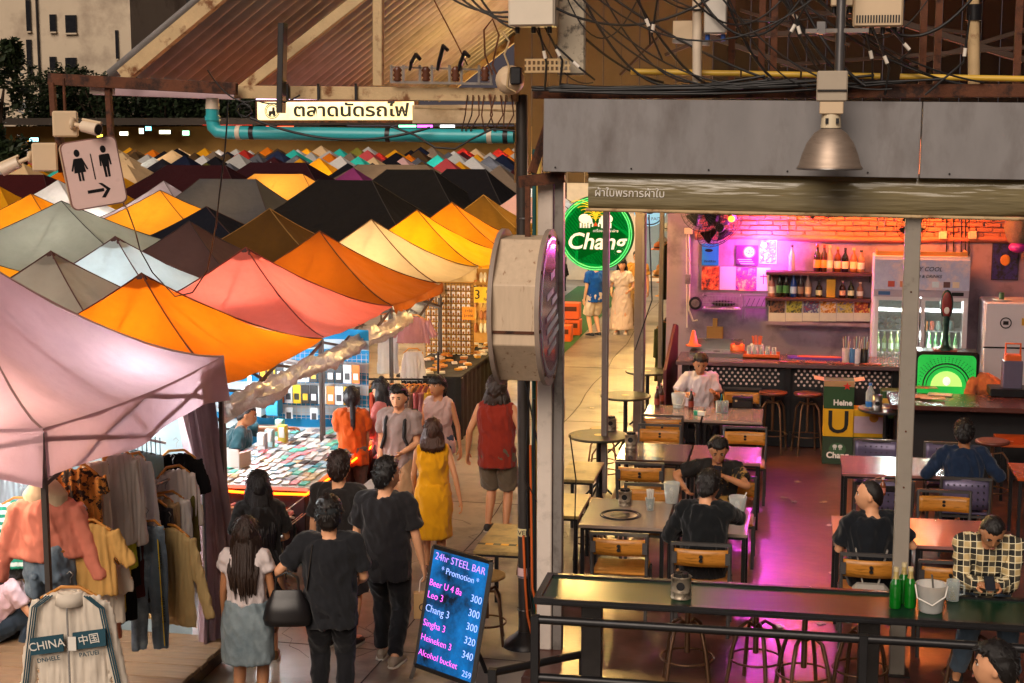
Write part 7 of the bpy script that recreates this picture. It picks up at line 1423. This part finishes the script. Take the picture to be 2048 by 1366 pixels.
# hanging garments round the front
hang = [('leopard print dress hanging beside the stall pole', 'dress', 150, 905, 9.5, 20, M_leo, dict(w_=.34, ln=.55, slv=.2)), ('leopard print trousers hanging below the valance', 'trousers', 172, 925, 9.75, 30, M_leo, dict(w_=.22, ln=.62)),
        ('cream track trousers with red side stripe', 'trousers', 186, 890, 9.7, 50, '#dccebe', dict(w_=.24, ln=.85)), ('grey marl sweater with black sleeve stripe', 'shirt', 232, 878, 10.0, 64, '#c2b6ae', dict(w_=.34, ln=.66, slv=1.05, spread=.1)), ('white long sleeved top with dark piping', 'shirt', 265, 885, 10.3, 68, '#dcd8d6', dict(w_=.28, ln=.5, slv=.9, spread=.15)),
        ('tan cropped tee tied at the waist on a wooden hanger', 'shirt', 168, 1015, 9.25, 15, '#c89a58', dict(w_=.40, ln=.48, slv=.42, spread=.5)), ('floral print cream top behind the tan tee', 'shirt', 195, 1085, 9.45, 20, M_floral, dict(w_=.34, ln=.45, slv=.3)),
        ('black shirt with white lettering panel high at the stall back', 'shirt', 352, 880, 11.2, 30, '#131214', dict(w_=.36, ln=.34, slv=.45)), ('long white shirt hanging below the black shirt', 'shirt', 345, 912, 11.0, 58, '#dccfc4', dict(w_=.36, ln=.42, slv=.7, spread=.2)), ('green striped shirt in the lit back of the stall', 'shirt', 42, 975, 11.2, 10, M_gstr, dict(w_=.46, ln=.55, slv=.45, spread=.5)),
        ('grey printed tee in the lit back of the stall', 'shirt', 38, 880, 11.5, 8, '#9aa8ac', dict(w_=.46, ln=.5, slv=.4, spread=.5)), ('small yellow green top on the rack', 'shirt', 243, 1015, 10.1, 55, '#b8b83a', dict(w_=.24, ln=.34, slv=.2))]
for lab, kd, px, py, yy, rz, c_, kw in hang: garment(lab, kd, ay(px, py, yy), R(rz), c_, **kw)
rackc = [('white', '#cdbcae'), ('cream', '#c8b088'), ('brick striped', M_ystr), ('mustard floral', blot_mat('garment_mustardfloral', '#b89a3c', '#5a6a2a', 12)), ('black', '#161416'), ('maroon', '#4a2220'), ('dark brown', '#2a1c18'), ('pale denim', M_jean), ('charcoal', '#2c2a2c'), ('sand', '#b89a70'), ('chalk white', '#d8d0c8'), ('olive', '#6a6030')]
for i, (nm, c_) in enumerate(rackc):
    v = i/11; p = V((-4.90+.14*v, 9.55+1.45*v, 1.74)); kd = 'trousers' if nm in ('pale denim', 'maroon') else 'shirt'
    garment(nm+' garment on the long clothes rack', kd, p, R(56+8*math.sin(i*2.3)), c_, w_=.36, ln=.62+.25*((i*37) % 5)/5, d_=.03, slv=.75, spread=.06, group='garments on the clothes rack')
t, z0 = garment('blue jeans with yellow lettered tape on the clothes rack', 'trousers', ay(292, 1020, 10.35), R(26), M_jean, .30, .95, .04, name='taped_jeans')
m = MB(); m.bar((.075, -.06, -.22), (.10, -.065, -1.04), .045, .006); m.build('yellow_tape', mat('tape_yellow', '#d8b81a', .6), t)
for i, s_ in enumerate(('WHITE', 'OFF-WHITE')): text(s_, .04, M_ink, t, frame(MW[t.name]@V((.083+.013*i, -.072, -.38-.38*i)), MW[t.name].to_3x3()@V((.03, 0, -1)), MW[t.name].to_3x3()@V((1, 0, .03))))
garment('cream long sleeved jacket with black cuffs at the end of the rack', 'jacket', ay(338, 1028, 10.7), R(-18), '#bda270', .46, .74, .06, slv=1.0, spread=.3)
t = thing('clothes_rack', 'steel clothes rack under the large pink tent', 'rack', (-4.83, 10.3, .2)); m = MB(); m.tube([(-4.95, 9.2, 1.74), (-4.72, 11.5, 1.74)], .014, 8); m.build('rail', M_chrome, t, W=True)
for x_, y_ in ((-4.95, 9.2), (-4.72, 11.5)): m = MB(); m.cyl((x_, y_, .2), (x_, y_, 1.74), .016, n=8); m.build('upright', M_chrome, t, W=True)
for i in range(9):
    p = ay(248+9*i, 872+2*i, 10.4+.1*i); garment('jeans coloured with pale teal light, hung in a row high under the pink tent', 'trousers', p, R(60), M_jean2, w_=.26, ln=.52, d_=.035, group='light tinted jeans in the high row', hanger=False)
t = thing('jeans_rail', 'high rail of clip hangers under the pink tent', 'rail', ay(285, 880, 10.8)); m = MB(); m.tube([ay(240, 868, 10.35), ay(330, 886, 11.35)], .012, 6); m.build('rail', M_chrome, t, W=True)
for i in range(9): p = ay(248+9*i, 874+2*i, 10.4+.1*i); m = MB(); m.tube([p+V((0, 0, .06)), p+V((0, 0, -.08)), p+V((.06, .03, -.11))], .005, 5); m.build('clip_hanger', M_blackst, t, W=True)
lt = thing('stall_bulb', 'added warm bulb brightening the front of the clothes stall', 'lamp', (-5.5, 9.2, 2.42)); m = MB(); m.ell((0, 0, 0), .045, 10, 8); m.build('bulb', mat('warm_fill_bulb', '#ffe0b0', .5), lt); light('bulb_light', 'POINT', (-5.45, 9.15, 2.3), 26, (1, .8, .58), lt, .12)  # bulb added to brighten the garments
lt = thing('stall_bulb', 'cool bulb lighting the jeans row under the pink tent', 'lamp', (-5.35, 11.3, 2.2)); m = MB(); m.ell((0, 0, 0), .045, 10, 8); m.build('bulb', mat('cool_tube', '#e8f6ff', .5), lt); light('bulb_light', 'POINT', (-5.35, 11.2, 2.08), 44, (.85, .97, 1), lt, .12)
# back cloth of the stall, deck, curtain
t = thing('stall_backcloth', 'white backcloth lit behind the clothes stall', 'cloth', (-6.3, 11.95, .2)); m = MB(); m.surf(lambda u, v: V((-7.8+2.75*u, 11.95+.03*math.sin(u*40), .02+2.3*v)), 60, 6); m.build('cloth', mat('backcloth', '#8d9a9c', .85, fold=.3), t, W=True)
t = thing('stall_deck', 'wooden plank deck under the clothes stall', 'deck', (-6.2, 10.2, 0))
pk = MB(); pk.box((0, 0, 0), (3.3, .135, .04)); pkm = pk.mesh('plank', bevel=.005); pkm.materials.append(mat('deck_wood', '#7a5f42', .6, var=.3, scale=3, stretch=(1, 9, 9)))
for i in range(21): o = mobj('plank', pkm, None, t); o.location = (rnd.uniform(-.02, .0), -1.45+.142*i, .2+rnd.uniform(-.004, .004))
m = MB(); m.box((0, 0, .09), (3.1, 2.9, .17)); m.build('deck_base', M_iron, t)
for lab, x_, y0_, y1_, sd in (('tied back pink tent curtain beside the phone stall', -4.83, 11.35, 12.05, 1),):
    t = thing('tent_curtain', lab, 'curtain', (x_, 11.9, .1))
    def cf(u, v):
        w_ = 1-.55*math.sin(math.pi*min(1, v*.9))**2*.6; z = 2.42-2.32*v; y = 12.0-.62*(1-u)*w_; x = x_+.05*math.sin(u*22+v*2)+.03*math.sin(u*47+v*5)+(.16*u+.1)*v-.05*(1-v); return V((x, y, z))
    m = MB(); m.surf(cf, 60, 24); m.build('drape', mat('curtain_pink', '#9d8285', .55, var=.15, fold=.5, foldscale=4, trans=.15), t, W=True)
# ================================================================== phone case stall
t = thing('phone_stall_table', 'white topped table of the phone case stall', 'table', (-5.5, 15.8, 0)); m = MB(); m.box((-5.42, 15.85, .83), (1.3, 2.95, .04)); m.build('top', mat('stall_white_top', '#c8cccc', .4), t, W=True, bevel=.004)
m = MB(); m.surf(lambda u, v: V((-6.02+1.2*u, 14.42+.02*math.sin(u*30), .05+.76*v)), 30, 3); m.surf(lambda u, v: V((-4.82+.02*math.sin(u*50), 14.42+2.85*u, .05+.76*v)), 50, 3); m.build('skirt', mat('stall_skirt', '#3a3238', .8), t, W=True)
for x_, y_ in ((-6.0, 14.5), (-4.85, 14.5), (-6.0, 17.2), (-4.85, 17.2)): m = MB(); m.bar((x_, y_, 0), (x_, y_, .81), .03); m.build('leg', M_blackst, t, W=True)
t = thing('orange_neon_strip', 'glowing orange light strip along the phone table edge', 'light strip', (-5.4, 14.36, .82)); m = MB(); m.tube([(-6.05, 14.35, .80), (-5.4, 14.34, .78), (-4.78, 14.34, .79), (-4.745, 15.2, .80), (-4.745, 17.2, .80)], .014, 8); m.build('strip', mat('neon_orange', '#ff7a20', .5, emit=7, emit_color='#ff4a08'), t, W=True)
CC = [('mint', '#5fc8b4'), ('white', '#d8d8d4'), ('black', '#191a1e'), ('pink', '#d88a94'), ('grey', '#7d858c'), ('teal', '#1d8a96'), ('cream', '#d0b890'), ('clear blue', '#9ac4d8'), ('red', '#b83a44')]
cb = MB(); cb.box((0, 0, .008), (.078, .155, .016)); cases = []
for nm, c_ in CC: me = cb.mesh('phone_case', bevel=.004); me.materials.append(mat('case_'+nm, c_, .35, var=.1, scale=20)); cases.append(me)
q = random.Random(9)
for r_ in range(15):
    for k in range(12):
        i = q.choice((0, 1, 1, 1, 2, 3, 3, 4, 1, 6, 7, 7, 1, 4, 5, 1, 6)); x_ = -5.98+.102*k; y_ = 14.52+.187*r_
        o = mobj('phone_case', cases[i], None); o.location = (x_+q.uniform(-.012, .012), y_+q.uniform(-.012, .012), .852+q.choice((0, 0, 0, .017))); o.rotation_euler = (0, 0, q.uniform(-.2, .2)); tag(o, CC[i][0]+' phone case laid out on the white stall table', 'phone case', CC[i][0]+' phone cases on the stall table')
for i, (px, py, c_) in enumerate(((560, 872, '#7ac8b8'), (525, 900, '#c8d0d0'), (540, 893, '#a8c8c8'), (566, 884, '#d8c04a'))): p = az(px, py, .87); small('display_stand', ('mint', 'white', 'pale blue', 'yellow')[i]+' acrylic display stand of packaged cables', 'stand', [('stand', lambda m: m.box((0, 0, .1), (.1, .08, .2)), mat('disp'+c_, c_, .3, trans=.2)), ('card', lambda m: m.box((0, -.045, .12), (.07, .01, .12)), M_paper)], None, p, bevel=.006)
p = az(468, 930, .87); small('open_white_box', 'open white cardboard box in front of the vendor', 'box', [('front', lambda m: m.box((0, -.1, .1), (.3, .01, .2)), M_paper), ('side', lambda m: (m.box((.15, 0, .08), (.01, .2, .16)), m.box((-.15, 0, .08), (.01, .2, .16))), M_paper), ('base', lambda m: m.box((0, 0, .01), (.3, .2, .02)), M_paper)], None, p, rz=-.3)
p = ay(498, 812, 16.6); lt = thing('standing_tube_lamp', 'bright upright LED tube behind the vendor', 'lamp', p); m = MB(); m.cyl((-.01, 0, -.3), (.02, 0, .35), .016, n=8); m.build('tube', mat('cool_tube', '#e8f6ff', .5, emit=9), lt); m = MB(); m.box((0, .03, 0), (.03, .03, .7)); m.build('batten', M_white, lt); light('lamp_light', 'POINT', p+V((.1, -.1, .45)), 60, (.85, .95, 1), lt, .2)
# back panel
t = thing('striped_tarp', 'blue and white striped tarpaulin behind the phone stall', 'tarp', (-6.2, 17.85, .2)); m = MB(); m.surf(lambda u, v: V((-7.6+2.5*u, 17.85+.04*math.sin(u*17)+.02*math.sin(v*9), .3+1.7*v)), 50, 20)
m.build('tarp', weave_mat('tarp_stripes', '#b8ccd4', [(2, 3.6, .55, '#1a84b8')]), t, W=True)
t = thing('wire_grid_panel', 'wire grid panel holding packaged phone accessories', 'wire panel', (-5.8, 17.6, .9)); m = MB()
for i in range(24): m.bar((-6.45+.06*i, 17.6, .9), (-6.45+.06*i, 17.6, 1.75), .004)
for j in range(14): m.bar((-6.46, 17.6, .92+.062*j), (-5.05, 17.6, .92+.062*j), .004)
m.build('grid', M_white, t, W=True); KIDS.clear() if False else None
PK = [('black and white', '#1a1a1c', '#d8d8d8'), ('black and yellow', '#1c1a18', '#d8a81a'), ('yellow', '#d8b01c', '#2a2418'), ('white', '#d8dcdc', '#3a3a3c'), ('orange', '#d87a2a', '#f0e0c8'), ('pale', '#c8d0cc', '#8a5a3a')]
q = random.Random(4)
for j in range(3):
    for i in range(12):
        nm, c1, c2 = PK[(i*5+j*3) % 6 if j == 0 else 3 if j == 1 else q.randrange(6)]
        if j == 1 and i % 3: continue
        x_ = -6.38+.108*i; z_ = (1.22, .98, 1.49)[j]
        small('accessory_pack', nm+' accessory pack hung on the wire panel', 'package', [('card', lambda m: m.box((0, 0, 0), (.098, .012, .23 if j != 1 else .14)), mat('pk'+c1, c1, .4, var=.15, scale=30)), ('print', lambda m: m.box((0, -.008, -.03), (.06, .004, .08)), mat('pk'+c2, c2, .4))], None, (x_, 17.56, z_), group=nm+' packs on the wire panel')
small('yellow_pack_card', 'large yellow product card with two grey symbols above the wire panel', 'package', [('card', lambda m: m.box((0, 0, 0), (.24, .012, .26)), mat('pkY', '#d8b81c', .5)), ('symbol', lambda m: [(m.box((s*.05, -.01, 0), (.025, .006, .12)), m.box((s*.05, -.01, .05), (.07, .006, .03))) for s in (-1, 1)], M_ink)], None, ay(703, 730, 18.2))
for i, (px, py, w_, h_) in enumerate(((505, 790, .22, .2), (508, 812, .25, .22), (548, 800, .15, .35), (470, 850, .5, .12))):
    small('stock_box', ('white stock box with black print stacked behind the vendor', 'second white stock box under the first behind the vendor', 'blue crate on end behind the vendor', 'long grey stock box behind the vendor')[i], 'box', [('box', lambda m: m.box((0, 0, 0), (w_, .2, h_)), mat('stock%d' % i, ('#d0d8d8', '#c8d4d4', '#2a8ab0', '#a8b8bc')[i], .5)), ('print', lambda m: m.box((0, -.103, -.03), (w_*.5, .004, .03)), M_ink)], None, ay(px, py, 17.3), bevel=.005)
# basket of small goods in front of the table
t = thing('wire_basket', 'wire basket tray of small yellow packets in front of the phone table', 'basket', (-5.4, 14.05, .62)); m = MB()
for i in range(14): m.bar((-5.98+.09*i, 13.75, .60), (-5.98+.09*i, 13.72, .78), .006); m.bar((-5.98+.09*i, 13.75, .60), (-5.98+.09*i, 14.3, .60), .006)
for z_, y_ in ((.60, 13.75), (.69, 13.735), (.78, 13.72)): m.bar((-6.0, y_, z_), (-4.78, y_, z_), .008)
for s in (-6.0, -4.78): m.bar((s, 13.72, .78), (s, 14.3, .78), .008); m.bar((s, 13.75, .6), (s, 14.3, .6), .008)
m.build('wire', M_white, t, W=True)
m = MB()
for x_ in (-5.9, -4.88): m.bar((x_, 13.85, 0), (x_, 13.85, .6), .03); m.bar((x_, 14.25, 0), (x_, 14.25, .6), .03)
m.build('stand', M_blackst, t, W=True); m = MB(); m.box((-5.55, 13.9, .3), (.75, .1, .5)); m.build('grey_panel', M_greyst, t, W=True)
q = random.Random(2)
for i in range(46):
    c_ = q.choice((('gold', '#c8962a'), ('white', '#c8c0b8'), ('tan', '#a87a4a'), ('dark', '#2a2420'), ('pink', '#b87a7a')))
    m = MB(); m.box((0, 0, 0), (.09, .12, .02)); o = m.build('small_packet', mat('packet'+c_[1], c_[1], .4, var=.2), bevel=.004); o.location = (q.uniform(-5.92, -4.86), q.uniform(13.82, 14.22), .625+q.uniform(0, .05)); o.rotation_euler = (q.uniform(-.4, .4), q.uniform(-.4, .4), q.uniform(0, 3)); tag(o, c_[0]+' packet heaped in the wire basket', 'packet', c_[0]+' packets in the wire basket')
# rolled rain sheet along the tent fronts
t = thing('rolled_rain_sheet', 'crumpled clear plastic rain sheet rolled along the orange and salmon tent edges', 'plastic sheet', (-5.25, 16, 1.8))
def rs(u, v):
    y = 13.3+6.9*u; a = v*6.283; r_ = .085+.07*noise.noise(V((y*1.6, math.cos(a)*1.2, math.sin(a)*1.2)))+.045*noise.noise(V((y*6, math.cos(a)*2.5, math.sin(a)*2.5))); return V((-5.22+r_*math.cos(a), y, 1.86-.05*math.sin(u*9.4)**2+r_*1.15*math.sin(a)))
m = MB(); m.surf(rs, 130, 18); m.build('roll', mat('crumpled_plastic', '#c9c0b8', .25, var=.25, fold=1.0, foldscale=9, trans=.45, coat=.4, glass=.25), t, W=True)
# ================================================================== further stalls
for i, (lab, c_, kd, px, py, kw) in enumerate((('dusty pink cropped tee hanging at the second clothes stall', '#b07a7c', 'shirt', 826, 618, dict(w_=.46, ln=.36, slv=.4, spread=.45)), ('white skirt hanging below the pink tee', '#d0c8c4', 'skirt', 826, 685, dict(w_=.34, ln=.42)), ('long white dress beside the pink tee', '#cfccca', 'dress', 775, 630, dict(w_=.3, ln=.72, slv=.3)))): garment(lab, kd, ay(px, py, 20.9), R(10), c_, **kw)
gc2 = ['#a86a6c', '#c89a3a', '#3a7a4a', '#b8503a', '#c8847c', '#8a6a5a', '#b8a090', '#9a3a34', '#c87a78', '#d0b8a8', '#7a5a4a', '#a85a5c']
t = thing('second_rack', 'long clothes rack with wooden hangers behind the crowd', 'rack', (-5.1, 19.4, 0)); m = MB(); m.tube([(-5.7, 19.35, 1.12), (-4.62, 19.5, 1.12)], .014, 8); m.build('rail', M_blackst, t, W=True)
for x_, y_ in ((-5.7, 19.35), (-4.62, 19.5)): m = MB(); m.cyl((x_, y_, 0), (x_, y_, 1.5), .016, n=8); m.build('upright', M_blackst, t, W=True)
for i in range(14): garment(('pink', 'mustard', 'green', 'red', 'salmon', 'brown', 'beige', 'dark red', 'rose', 'cream', 'umber', 'plum')[i % 12]+' garment on the rack behind the crowd', 'shirt', (-5.62+.072*i, 19.36+.01*i, 1.135), R(68), gc2[i % 12], w_=.34, ln=.5, d_=.025, slv=.5, spread=.05, group='garments on the rack behind the crowd')
t = thing('jewellery_display', 'wire grid panel with rows of earring cards at the golden stall', 'wire panel', (-5.25, 23, .6)); a, b_ = -5.66, -4.88; m = MB()
for i in range(17): m.bar((a+(b_-a)*i/16, 23, .62), (a+(b_-a)*i/16, 23, 2.05), .005)
for j in range(26): m.bar((a, 23, .62+.057*j), (b_, 23, .62+.057*j), .005)
m.build('grid', M_blackst, t, W=True); m = MB(); m.box(((a+b_)/2, 23.06, 1.34), (b_-a, .01, 1.45)); m.build('gold_backing', mat('gold_cloth', '#c89a4a', .7, var=.15, trans=.4), t, W=True)
cm = MB(); cm.box((0, 0, 0), (.05, .008, .07)); cmm = cm.mesh('card', bevel=.002); cmm.materials.append(M_paper)
dm_ = MB(); dm_.ell((0, -.012, -.015), (.016, .008, .022), 8, 6); dmm = dm_.mesh('earring'); dmm.materials.append(mat('earring_gold', '#b0762a', .3, .6))
for j in range(12):
    for i in range(9): t = thing('earring_card', 'small white earring card on the golden wire panel', 'earring card', (a+.07+.08*i, 22.975, 1.98-.098*j), 0, 'earring cards on the wire panel'); mobj('card', cmm, None, t); mobj('earring', dmm, None, t)
t, c, w_, h_ = poster('yellow hand written sign reading 3 pairs for 100', 946, 574, 992, 606, mat('sign_yellow', '#e0b81a', .6, var=.05), y=24.6, cat='sign', name='price_sign'); text('3', .22, M_ink, t, frame(c+V((-.12, -.006, 0)), (1, 0, 0), (0, 0, 1))); text('คู่', .09, M_ink, t, frame(c+V((.05, -.006, .06)), (1, 0, 0), (0, 0, 1))); text('for 100', .07, M_ink, t, frame(c+V((.09, -.006, -.07)), (1, 0, 0), (0, 0, 1)))
t, c, w_, h_ = poster('orange hand written price card on the earring panel', 924, 614, 950, 640, mat('sign_orange', '#d88a1a', .6), y=22.95, cat='sign', name='price_card'); text('1=50', .06, M_ink, t, frame(c+V((0, -.006, .04)), (1, 0, 0), (0, 0, 1))); text('3=100', .06, M_ink, t, frame(c+V((0, -.006, -.04)), (1, 0, 0), (0, 0, 1)))
t = thing('sandal_wall', 'golden lit panel hung with pairs of sandals beyond the price sign', 'wire panel', (-5.1, 25.4, .8)); m = MB(); m.box((-5.1, 25.5, 1.4), (1.3, .02, 1.3)); m.build('backing', mat('gold_cloth', '#c89a4a', .7), t, W=True)
for j in range(5):
    for i in range(7):
        m = MB(); m.ell((-5.6+.17*i, 25.46, 1.9-.22*j), (.035, .012, .09), 8, 6); m.ell((-5.53+.17*i, 25.46, 1.9-.22*j), (.035, .012, .09), 8, 6); m.build('sandal_pair', mat('sandal%d' % ((i+j) % 4), ('#c8a050', '#a8642a', '#d8c8a0', '#8a5a2a')[(i+j) % 4], .6), t, W=True)
t = thing('black_stall_table', 'black draped stall table with trays of jewellery on the walkway', 'table', (-4.95, 22.3, 0)); m = MB(); m.surf(lambda u, v: V((-4.62+.015*math.sin(u*60)-.07*v*0-.1*u, 20.9+3.4*u, .9*v)), 60, 4); m.surf(lambda u, v: V((-5.5+.88*u, 20.9+.01*math.sin(u*40), .9*v)), 30, 4); m.build('drape', mat('black_drape', '#14110f', .85, fold=.4), t, W=True); m = MB(); m.box((-5.1, 22.6, .91), (.95, 3.4, .03)); m.build('top', mat('black_drape', '#14110f', .85), t, W=True)
q = random.Random(12)
for i in range(60): c_ = q.choice((('gold', '#c8922c'), ('white', '#d8d0c4'), ('amber', '#a8682a'))); m = MB(); m.box((0, 0, 0), (.08, .10, .03)); o = m.build('jewellery_tray', mat('tray'+c_[1], c_[1], .4, var=.3, scale=40), bevel=.003); o.location = (q.uniform(-5.5, -4.72), 21.0+3.2*(i/60), .942); o.rotation_euler = (0, 0, q.uniform(0, 3)); tag(o, c_[0]+' jewellery tray on the black draped table', 'tray', c_[0]+' trays on the black table')
# far walkway stalls
for i in range(16): garment('black tee on the far rack left of the walkway', 'shirt', (-4.95+.03*(i % 2), 29.6+.14*i, 1.75), R(15), '#15171a', w_=.42, ln=.62, d_=.03, slv=.4, spread=.2, group='black tees on the far rack')
t = thing('far_rack', 'steel rack of black tees beyond the Chang sign', 'rack', (-4.95, 30.6, 0)); m = MB(); m.cyl((-4.95, 29.4, 1.76), (-4.95, 31.9, 1.76), .014, n=6); m.build('rail', M_chrome, t, W=True)
for y_ in (29.4, 31.9): m = MB(); m.cyl((-4.95, y_, 0), (-4.95, y_, 1.76), .016, n=6); m.build('upright', M_chrome, t, W=True)
for i, (x_, y_, z_) in enumerate(((-4.75, 31.2, .0), (-4.7, 32.2, 0), (-4.72, 32.2, .36), (-4.85, 30.0, 0))): small('orange_crate', ('orange plastic crate under the black tees', 'lower orange crate of a pair beside the far walkway', 'upper orange crate of a pair beside the far walkway', 'orange crate at the near end of the far rack')[i], 'crate', [('crate', lambda m: (m.box((0, 0, .17), (.5, .36, .34))), M_or), ('slot', lambda m: m.box((0, -.185, .22), (.4, .01, .1)), mat('slot_dark', '#4a1e0c', .6))], None, (x_, y_, z_), bevel=.01)
for i in range(3):  # lamps added behind the fascia to turn the walkway golden
    lt = thing('walkway_fill_lamp', 'added unseen warm lamp over the far walkway, '+('beyond the Chang sign', 'above the cream dress woman', 'at the end of the stalls')[i], 'lamp', (-3.6, 27.5+5*i, 4.1)); m = MB(); m.ell((0, 0, 0), .07, 10, 8); m.build('bulb', mat('warm_fill_bulb', '#ffe0b0', .5), lt); light('lamp_light', 'POINT', (-3.6, 27.5+5*i, 3.95), 330, (1, .62, .2), lt, .15)
lt = thing('walkway_fill_lamp', 'added unseen warm lamp at the side posts over the walkway', 'lamp', (-2.9, 20.5, 4.15)); m = MB(); m.ell((0, 0, 0), .07, 10, 8); m.build('bulb', mat('warm_fill_bulb', '#ffe0b0', .5), lt); light('lamp_light', 'POINT', (-2.9, 20.5, 4.0), 270, (1, .6, .18), lt, .2)  # also an added lamp, hidden behind the fascia
farshirts = [('olive', '#4a4c2a'), ('olive dark', '#33351c'), ('black', '#131214'), ('sand', '#b89a5a'), ('grey print', '#8a8c92'), ('rust', '#a84a1c'), ('cream', '#c8b48c'), ('mustard', '#b8862c')]
for i, (nm, c_) in enumerate(farshirts): garment(nm+' coat hanging on the stall wall behind the side posts', 'dress' if i < 4 else 'shirt', (-1.95+.02*(i % 3), 23.4+.55*i, (2.75 if i % 2 else 1.55)), R(70), c_, w_=.5, ln=.85, d_=.06, slv=.7, spread=.1)
q = random.Random(31)
for i in range(26):
    c_ = q.choice((('cream', '#cdb28a'), ('orange', '#c86a2c'), ('white', '#d0ccc4'), ('tan', '#a8763c'), ('grey', '#8a8a90'))); t = thing('straw_hat', c_[0]+' hat stacked on the hat stall behind the side posts', 'hat', (-2.2+q.uniform(-.15, .25), 27+q.uniform(-1.5, 1.5), 1.2+q.uniform(0, 2.0)), q.uniform(0, 3), c_[0]+' hats on the hat stall'); m = MB(); m.lathe([(.16, 0), (.09, .02), (.085, .09), (.04, .13), (.001, .135)], n=14); m.build('hat_body', mat('hat'+c_[1], c_[1], .8, var=.1), t)
    m = MB(); m.lathe([(.09, .03), (.09, .05)], n=14, caps=False); m.build('hat_band', M_ink, t)
t = thing('hat_stall_wall', 'cream wall of the hat stall behind the side posts', 'wall', (-1.8, 27.5, 0)); m = MB(); m.box((-1.75, 28, 1.6), (.1, 8, 3.2)); m.build('panel', mat('hat_wall', '#b89a6a', .8, var=.15), t, W=True)
t = thing('far_walkway_end', 'pale shop front closing the far end of the walkway', 'shop front', (-3.5, 44, 0)); m = MB(); m.box((-3.5, 44, 2), (6, .3, 4)); m.build('wall', mat('far_shop', '#c8b8a0', .8), t, W=True)
for i in range(4): m = MB(); m.box((-5.2+1.2*i, 43.8, 1.3), (.9, .1, 2.0)); m.build('door', mat('far_shop_door', '#6a7a80', .3), t, W=True)
# ================================================================== chalkboard
bc = az(886, 1366, .05); aB = R(-33); ln_ = R(13)
t = thing('chalkboard_sign', 'blue glowing chalkboard with 24hr STEEL BAR promotion prices on an easel', 'sign board', (bc.x, bc.y, 0)); xd = V((math.cos(aB), math.sin(aB), 0)); nb_ = V((-math.sin(aB)*-1*-1, math.cos(aB), 0)); back = V((math.sin(-aB), math.cos(aB), 0)); ud = (V((0, 0, math.cos(ln_)))+back*math.sin(ln_)).normalized()
o0 = V((bc.x, bc.y, .12)); BWd, BH = .66, .98; Fb = frame(o0+ud*(BH/2), xd, ud)
slab(rrect(BWd, BH, .01), -.02, .0, 'board', mat('chalk_black', '#0b1420', .25, var=.5, scale=3, color2='#0c5a9a', c2scale=2.2, c2lo=.36, c2hi=.64, emit=.8), t, Fb)
for a_, b_ in (((-BWd/2, -BH/2), (BWd/2, -BH/2)), ((-BWd/2, BH/2), (BWd/2, BH/2)), ((-BWd/2, -BH/2), (-BWd/2, BH/2)), ((BWd/2, -BH/2), (BWd/2, BH/2))): m = MB(); m.bar(Fb@V((*a_, -.008)), Fb@V((*b_, -.008)), .028, .035); m.build('frame', M_iron, t, W=True)
for s in (-1, 1): m = MB(); m.bar(Fb@V((s*BWd*.47, -BH*.3, -.03)), V(((o0+xd*s*.36).x, (o0+xd*s*.36).y, 0))-back*.02, .02, .03); m.build('easel_leg', M_chrome, t, W=True)
m = MB(); m.bar(Fb@V((0, .1, -.04)), V((o0.x, o0.y, 0))+back*.5, .02, .03); m.build('rear_leg', M_blackst, t, W=True)
neonc = {'v': mat('chalk_violet', '#b080ff', .5, emit=.75), 'p': mat('chalk_pink', '#f060e8', .5, emit=.8), 'b': mat('chalk_blue', '#90a8ff', .5, emit=.8)}
lines = [('24hr STEEL BAR', 0, .41, .085, 'v', 'CENTER'), ('* Promotion *', .02, .315, .075, 'b', 'CENTER'), ('Beer U 4 8a', -.31, .20, .078, 'p', 'LEFT'), ('300', .30, .165, .085, 'b', 'RIGHT'), ('Leo 3', -.31, .10, .082, 'p', 'LEFT'), ('300', .30, .05, .085, 'b', 'RIGHT'), ('Chang 3', -.31, -.01, .085, 'b', 'LEFT'), ('300', .30, -.06, .085, 'b', 'RIGHT'), ('Singha 3', -.31, -.13, .08, 'p', 'LEFT'), ('320', .30, -.17, .085, 'b', 'RIGHT'), ('Heineken 3', -.31, -.25, .078, 'p', 'LEFT'), ('340', .30, -.285, .085, 'b', 'RIGHT'), ('Alcohol bucket', -.31, -.375, .074, 'p', 'LEFT'), ('259', .31, -.43, .07, 'b', 'RIGHT')]
for s_, x_, z_, sz, k_, al in lines: text(s_, sz, neonc[k_], t, Fb @ Matrix.Translation((x_, z_, .004)) @ Matrix.Rotation(R(-2), 4, 'Z'), align=al, ext=.001, bold=-.001)
# fuse every body and garment into one continuous skin, with cloth folds
dg_objs = []
for o, vx, fold, ph in REM:
    md = o.modifiers.new('fuse', 'REMESH'); md.mode = 'VOXEL'; md.voxel_size = vx; md.use_smooth_shade = True; md2 = o.modifiers.new('soften', 'SMOOTH'); md2.factor = .5; md2.iterations = 3 if fold else 2
dg = bpy.context.evaluated_depsgraph_get()
for o, vx, fold, ph in REM:
    me = bpy.data.meshes.new_from_object(o.evaluated_get(dg)); o.modifiers.clear(); mt = o.data.materials[0]; o.data = me
    if not me.materials: me.materials.append(mt)
    if fold:
        co = [0.0]*(3*len(me.vertices)); me.vertices.foreach_get('co', co); no = [0.0]*len(co); me.vertices.foreach_get('normal', no)
        for i in range(0, len(co), 3):
            q_ = V((co[i]*12+co[i+2]*4+ph, co[i+1]*12, co[i+2]*5-co[i]*3)) if ph < 60 else V((co[i]*24+ph, co[i+1]*6, co[i+2]*2.6)); d = fold*((1.15 if ph < 60 else .75)-1.9*abs(noise.noise(q_))+.4*noise.noise(q_*2.7))
            co[i] += no[i]*d; co[i+1] += no[i+1]*d; co[i+2] += no[i+2]*d
        me.vertices.foreach_set('co', co); me.update()
    me.polygons.foreach_set('use_smooth', [True]*len(me.polygons))
